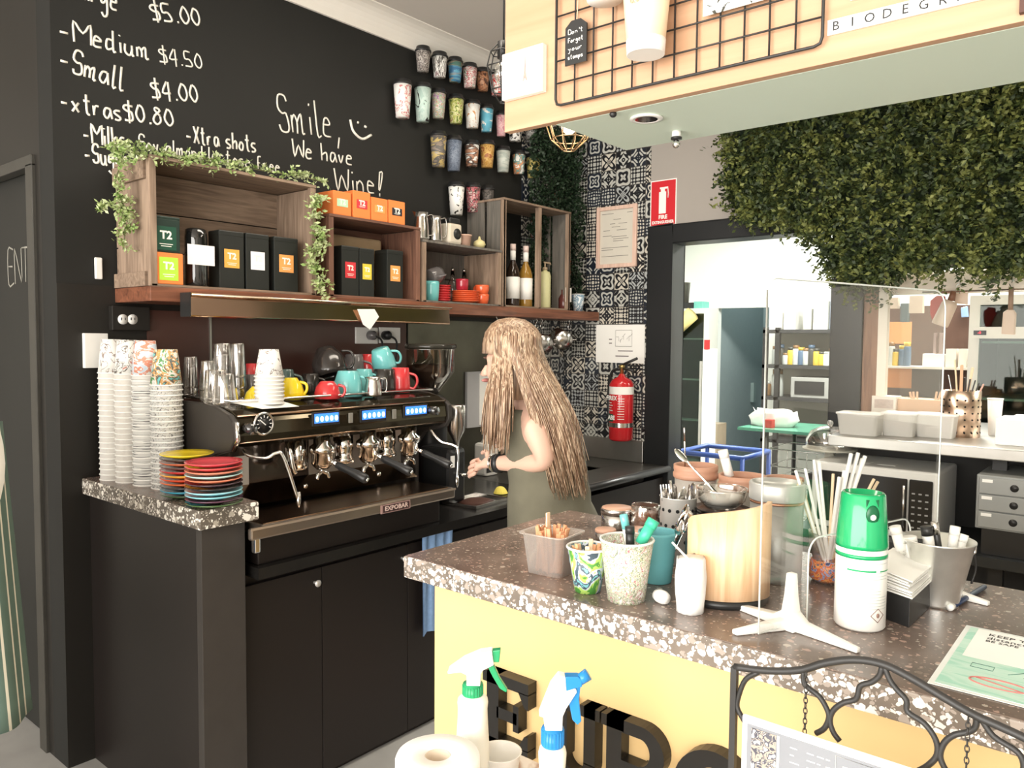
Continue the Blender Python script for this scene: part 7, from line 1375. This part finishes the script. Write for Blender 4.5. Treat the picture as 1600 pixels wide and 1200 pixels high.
def hand_nodes(w, d, up, side, curl=.5, sc=1.0):
    """wrist position, pointing direction, back-of-hand normal, thumb side -> nodes/edges (relative indices)"""
    d, up, side = Vector(d).normalized(), Vector(up).normalized(), Vector(side).normalized(); w = Vector(w)
    N_ = [(w, .024*sc), (w+d*.035*sc, (.028*sc, .016*sc)), (w+d*.07*sc, (.032*sc, .014*sc))]; E_ = [(0, 1), (1, 2)]
    for k, (off, L) in enumerate(((.028, .075), (.010, .085), (-.010, .08), (-.027, .06))):
        b = w+(d*.085+side*off)*sc; i0 = len(N_); N_.append((b, .0095*sc)); E_.append((2, i0)); p = b; dd = d.copy()
        for j in range(3):
            dd = (dd-up*curl*(.55+.2*j)).normalized(); p = p+dd*L*sc*(.42, .32, .26)[j]; N_.append((p, (.0088, .0082, .0072)[j]*sc)); E_.append((len(N_)-2, len(N_)-1))
    i0 = len(N_); p = w+(d*.03+side*.028)*sc; N_.append((p, .012*sc)); E_.append((1, i0))
    for j, dd in enumerate(((d*.5+side*.7-up*.3), (d*.85+side*.35-up*.35), (d-up*.4))): p = p+dd.normalized()*.03*sc; N_.append((p, (.011, .0098, .0085)[j]*sc)); E_.append((len(N_)-2, len(N_)-1))
    return N_, E_
# barista: faces the chalk wall (-x), seen from her left and behind
BR = thing('person', 'woman with long blonde hair in an olive sleeveless dress working at the coffee bench', 'person')
hx, hy = -1.66, 2.12
head = P(800, 560, x=-1.73); pel = Vector((-1.62, 2.17, .88)); chest = Vector((-1.63, 2.14, 1.13)); neck = Vector((-1.665, 2.08, 1.30))
lsh, rsh = Vector((-1.575, 2.0, 1.225)), Vector((-1.69, 2.27, 1.235)); lel = P(856, 722, x=-1.53); lwr = P(768, 724, x=-1.78); rwr = Vector((-2.02, 2.50, 1.08)); rel = Vector((-1.76, 2.50, 1.06))
headc = Vector((-1.715, 2.045, 1.445))
nodes = [(pel, (.15, .12)), (pel.lerp(chest, .4), (.125, .10)), (chest, (.135, .11)), (chest.lerp(neck, .6), (.12, .085)), (neck, .052), (neck.lerp(headc, .45), .052),
         (lsh, .052), (lsh.lerp(lel, .45), .046), (lel, .040), (lel.lerp(lwr, .4), .037), (lwr.lerp(lel, .1), .026), (rsh, .052), (rsh.lerp(rel, .5), .044), (rel, .038), (rel.lerp(rwr, .5), .034), (rwr, .025),
         (pel+Vector((0, -.09, -.08)), .10), (pel+Vector((.01, -.10, -.42)), .062), (pel+Vector((.03, -.10, -.80)), .040), (pel+Vector((-.03, -.10, -.86)), .038), (pel+Vector((-.12, -.10, -.865)), .03),
         (pel+Vector((0, .09, -.08)), .10), (pel+Vector((-.03, .10, -.42)), .062), (pel+Vector((0, .10, -.80)), .040), (pel+Vector((-.06, .10, -.86)), .038), (pel+Vector((-.15, .10, -.865)), .03)]
edges = [(0, 1), (1, 2), (2, 3), (3, 4), (4, 5), (3, 6), (6, 7), (7, 8), (8, 9), (9, 10), (3, 11), (11, 12), (12, 13), (13, 14), (14, 15), (0, 16), (16, 17), (17, 18), (18, 19), (19, 20), (0, 21), (21, 22), (22, 23), (23, 24), (24, 25)]
for wr, el, at_, sd in ((lwr, lel, 10, Vector((0, .3, .9))), (rwr, rel, 15, Vector((0, -.5, .8)))):
    dr = (wr-el).normalized(); hn, he = hand_nodes(wr, dr+Vector((0, 0, -.15)), Vector((0, -1, .35)) if at_ == 10 else Vector((0, .8, .5)), sd, .42, .92); k = len(nodes)
    nodes += hn; edges += [(at_, k)]+[(a+k, b+k) for a, b in he]
# head as part of the same body: skull, jaw and nose chain
k = len(nodes); nodes += [(headc+Vector((.01, 0, -.02)), .072), (headc+Vector((0, 0, .05)), .080), (headc+Vector((-.045, -.005, -.045)), .048), (headc+Vector((-.075, -.008, -.085)), .026)]
edges += [(5, k), (k, k+1), (k, k+2), (k+2, k+3)]
bd_ = skinmesh('body', nodes, edges, skin, BR, 2, 0)
fd = Vector((-1, -.05, -.18)).normalized()
mb = MB().loft([[headc+fd*(.098+dx)+Vector((0, w_*c_, z_+(.0 if c_ else 0))) for c_ in (-1, -.5, 0, .5, 1)]+[headc+fd*(.09)+Vector((0, w_*c_, z_)) for c_ in (1, -1)] for z_, w_, dx in ((-.015, .006, .002), (-.03, .010, .012), (-.045, .013, .020), (-.052, .012, .008))]); mb.build('nose', skin, BR)
for sg in (-1, 1):
    MB().ball(headc+Vector((-.076, sg*.032-.0, -.005)), (.008, .010, .005), 12).build('eye', mat('dark_lashes', (.10, .05, .035), .5, var=0), BR)
    MB().ball(headc+Vector((.004, sg*.082, -.018)), (.016, .007, .028), 12).build('ear', skin, BR)
MB().ball(headc+Vector((-.098, -.004, -.085)), (.010, .024, .007), 12).build('mouth', mat('lips', (.5, .2, .18), .4), BR)
# hair: a cap plus long falling locks
hair = blotch('blonde_hair', [(.09, .04, .02), (.22, .125, .075), (.36, .23, .145), (.62, .46, .32), (.13, .07, .04), (.31, .19, .115)], 15, .42, (3.2, 3.2, .15), 2, 'LINEAR')
hb = MB(); rs = random.Random(9)
hb.loft([[headc+Vector((.012+r*1.04*cos(a*pi/12), r*.98*sin(a*pi/12), z)) for a in range(24)] for r, z in ((.012, .132), (.045, .126), (.07, .11), (.09, .082), (.099, .045), (.10, .01))][::-1])
hb.loft([[headc+Vector((.012+r*cos(R(a)), r*sin(R(a)), z)) for a in range(-80, 101, 12)]+[headc+Vector((.012+(r-.012)*cos(R(a)), (r-.012)*sin(R(a)), z)) for a in range(100, -81, -12)] for r, z in ((.10, .03), (.105, -.03), (.108, -.09), (.11, -.14))])
for i in range(640):
    a = R(rs.uniform(-84, 104)); r0 = rs.uniform(.06, .10); p0 = headc+Vector((.012+r0*cos(a), r0*sin(a), .10*math.sqrt(max(0, 1-(r0/.108)**2))+.03))
    L = rs.uniform(.34, .47); sx_ = .016+.11*cos(a)*.8; ex, ey = .012+.13*cos(a)+rs.uniform(-.02, .02), .118*sin(a)+.0+rs.uniform(-.02, .02)
    fr2 = a < R(-52)
    tgt = Vector((headc.x+ex+.06+.05*cos(a), headc.y+ey*.75+.07, headc.z-L*1.0)) if not fr2 else Vector((headc.x+ex+.005, headc.y+ey*1.1-.015, headc.z-L*.68))
    mid1 = headc+Vector((.012+.113*cos(a), .108*sin(a), .0)); mid2 = mid1.lerp(tgt, .5)+Vector((.03*cos(a), .02*sin(a), -.01))
    pts = spline([p0, mid1, mid2, tgt], 5); n = len(pts); hb.tube(pts, [.0056*(1-.75*(j/(n-1))**2)*rs.uniform(.8, 1.15) for j in range(n)], 5, flat=.6)
hb.build('hair', hair, BR, weld=False)
# dress
ol_ = mat('olive_cloth', (.15, .14, .10), .9, var=.22, scale=14, bump=.8)
def ell(c, rx, ry, n=28, rot=0, wob=0, seed=0):
    r3 = random.Random(seed); ph = r3.uniform(0, 6)
    return [Vector(c)+Vector((rx*cos(t)*cos(rot)-ry*sin(t)*sin(rot), rx*cos(t)*sin(rot)+ry*sin(t)*cos(rot), 0))*(1+wob*sin(5*t+ph)+wob*.6*sin(9*t+ph*2)) for t in [2*pi*i/n for i in range(n)]]
rt_ = R(-12)
rings = [ell(pel+Vector((.05, .0, -.52)), .16, .20, rot=rt_, wob=.05, seed=1), ell(pel+Vector((.04, .0, -.35)), .16, .195, rot=rt_, wob=.04, seed=2), ell(pel+Vector((.03, 0, -.12)), .155, .185, rot=rt_, wob=.025, seed=3), ell(pel+Vector((.01, 0, .02)), .145, .17, rot=rt_, wob=.035, seed=4), ell(pel.lerp(chest, .22), .13, .155, rot=rt_, wob=.045, seed=14), ell(pel.lerp(chest, .36), .134, .158, rot=rt_, wob=.03, seed=17), ell(pel.lerp(chest, .5), .122, .142, rot=rt_, wob=.05, seed=5), ell(pel.lerp(chest, .66), .13, .15, rot=rt_, wob=.03, seed=9), ell(chest, .125, .145, rot=rt_, wob=.012, seed=6), ell(chest.lerp(neck, .35), .115, .14, rot=rt_), ell(chest.lerp(neck, .62), .095, .12, rot=rt_), ell(chest.lerp(neck, .82), .08, .09, rot=rt_)]
d_ = MB().loft(rings, caps=False).build('olive_dress', ol_, BR, subd=1); so = d_.modifiers.new('cloth', 'SOLIDIFY'); so.thickness = .004
wl_ = (lel-lwr).normalized(); cw = lwr+wl_*.035
MB().tube([cw-wl_*.009, cw+wl_*.009], .0335, 20).build('black_wristband', blackp, BR); MB().tube([lwr+wl_*.008, lwr+wl_*.012], .031, 20).build('silver_bangle', chrome, BR)
MB().tube([P(800, 790, x=-1.60)*0+pel+Vector((.15, -.16, .05)), pel+Vector((.17, -.10, .0)), pel+Vector((.2, -.08, -.1))], .004, 6).build('apron_cord', paper, BR)
# person at the left edge, in a striped apron
PA = thing('person', 'person in a green and white striped apron and jeans, cut by the left edge', 'person')
base = P(-136, 1105, z=.6); base.z = 0; bx, by = base.x, base.y
fw_ = Vector((.35, -.937, 0)); sd_ = Vector((.937, .35, 0))
def w3(f, s_, z): return Vector((bx, by, z))+fw_*f+sd_*s_
nodes = [(w3(0, 0, .92), (.15, .13)), (w3(0, 0, 1.10), (.14, .12)), (w3(0, 0, 1.28), (.16, .12)), (w3(0, 0, 1.42), (.12, .09)), (w3(0, 0, 1.50), .045), (w3(.015, 0, 1.60), .066), (w3(.015, 0, 1.68), .078), (w3(.05, 0, 1.575), .042),
         (w3(.02, -.19, 1.40), .055), (w3(.03, -.23, 1.24), .047), (w3(.03, -.24, 1.12), .042), (w3(.10, -.18, 1.05), .036), (w3(.16, -.10, 1.02), .028),
         (w3(0, .19, 1.40), .055), (w3(.0, .23, 1.24), .047), (w3(.02, .24, 1.12), .042), (w3(.12, .18, 1.05), .036), (w3(.18, .10, 1.02), .028),
         (w3(0, -.09, .82), .10), (w3(.02, -.10, .48), .065), (w3(0, -.10, .10), .045), (w3(.06, -.10, .045), .04), (w3(.15, -.10, .035), .032), (w3(0, .09, .82), .10), (w3(.02, .10, .48), .065), (w3(0, .10, .10), .045), (w3(.06, .10, .045), .04), (w3(.15, .10, .035), .032)]
edges = [(0, 1), (1, 2), (2, 3), (3, 4), (4, 5), (5, 6), (5, 7), (3, 8), (8, 9), (9, 10), (10, 11), (11, 12), (3, 13), (13, 14), (14, 15), (15, 16), (16, 17), (0, 18), (18, 19), (19, 20), (20, 21), (21, 22), (0, 23), (23, 24), (24, 25), (25, 26), (26, 27)]
for i_, sg in ((12, 1), (17, -1)):
    hn, he = hand_nodes(nodes[i_][0], fw_*.7+sd_*sg*.6, Vector((0, 0, 1)), fw_*.8-sd_*sg*.5, .4, 1); k = len(nodes); nodes += hn; edges += [(i_, k)]+[(a+k, b+k) for a, b in he]
skinmesh('body', nodes, edges, skin, PA, 2, 0)
MB().ball(w3(-.005, 0, 1.70), (.092, .092, .085), 18).build('hair', mat('short_dark_hair', (.05, .03, .02), .6), PA)
for sg in (-1, 1): MB().ball(w3(.083, sg*.030, 1.655), (.009, .009, .007), 10).build('eye', mat('dark_lashes', (.10, .05, .035), .5, var=0), PA); MB().ball(w3(.005, sg*.082, 1.64), (.012, .012, .026), 10).build('ear', skin, PA)
MB().ball(w3(.074, 0, 1.572), (.016, .016, .006), 10).build('mouth', mat('lips', (.5, .2, .18), .4), PA); MB().ball(w3(.094, 0, 1.622), (.013, .010, .022), 10).build('nose', skin, PA)
rf = math.atan2(-.937, .35)
def el3(f, s_, z, rx, ry, **k): return ell(w3(f, s_, z), rx, ry, rot=rf, **k)
MB().loft([el3(0, 0, .88, .145, .175), el3(0, 0, 1.0, .14, .17), el3(0, 0, 1.2, .15, .185), el3(0, 0, 1.36, .13, .19), el3(0, 0, 1.45, .09, .12)], caps=False).build('white_shirt', mat('white_shirt_cloth', (.84, .83, .78), .85, var=.05, bump=.3), PA, subd=1)
arm = w3(.03, -.24, 1.12)
for sg in (-1, 1): MB().tube(spline([w3(.02, sg*.17, 1.41), w3(.03 if sg < 0 else 0, sg*.23, 1.24), w3(.03, sg*.245, 1.12), w3(.08, sg*.21, 1.07)], 4), [.062]*4+[.06]*4+[.058]*4+[.052], 16).build('shirt_sleeve', mat('white_shirt_cloth', (.84, .83, .78), .85), PA)
for sg in (-1, 1): MB().loft([el3(.0, sg*.09, .93, .125, .10), el3(.01, sg*.095, .7, .105, .095), el3(.02, sg*.10, .45, .08, .08), el3(0, sg*.10, .10, .065, .07)]).build('jeans_leg', mat('blue_denim', (.06, .12, .24), .85, var=.35, scale=6), PA, subd=1)
# apron: wraps front and sides, flaring to the hem
am = mat('apron_green', (.085, .135, .11), .85, var=.1); am2 = mat('apron_cream_stripe', (.60, .58, .48), .85, var=.05); ap = MB(); rowsA = []
for j in range(15):
    t = j/14; z = 1.30-(1.30-.60)*t; rx = .155+.045*t; ry = .262+.055*t; rowsA.append([w3(0, 0, z)+fw_*(rx*cos(a))+sd_*(ry*sin(a))*(1+.03*t*sin(9*a)) for a in [R(-118+236*i/120) for i in range(121)]])
ap.add([p for r_ in rowsA for p in r_], [(j*121+i, j*121+i+1, (j+1)*121+i+1, (j+1)*121+i) for j in range(14) for i in range(120)], Matrix.Rotation(-rf+pi/2, 4, 'Z') @ Matrix.Translation((-bx, -by, 0)), True)
o = ap.build('striped_apron', am, PA); o.data.materials.append(am2); o.data.polygons.foreach_set('material_index', [1 if (k % 120) % 5 == 0 else 0 for k in range(len(o.data.polygons))]); so = o.modifiers.new('cloth', 'SOLIDIFY'); so.thickness = .004; o.location = (bx, by, 0); o.rotation_euler = (0, 0, rf-pi/2)
MB().tube([w3(-.02, -.215, 1.04), w3(.0, -.225, 1.02), w3(.03, -.228, 1.0)], .004, 6).tube([w3(-.02, -.22, 1.03), w3(-.03, -.235, .96)], .004, 6).build('apron_strings', mat('apron_tie', (.09, .14, .12), .8), PA)
# ------------------------------------------------------------------ put each composite thing's origin at its base
bpy.context.view_layer.update()
for o in list(S.objects):
    if o.type == 'EMPTY' and o.parent is None and o.location.length < 1e-6 and o.children:
        pts = [o.matrix_world @ Vector(b) if False else c.matrix_world @ Vector(b) for c in o.children_recursive if c.type == 'MESH' for b in c.bound_box]
        if not pts: continue
        b = Vector(((min(p.x for p in pts)+max(p.x for p in pts))/2, (min(p.y for p in pts)+max(p.y for p in pts))/2, min(p.z for p in pts)))
        q = o.rotation_euler.to_matrix().inverted() @ b
        o.location = b
        for c in o.children: c.location = Vector(c.location)-q
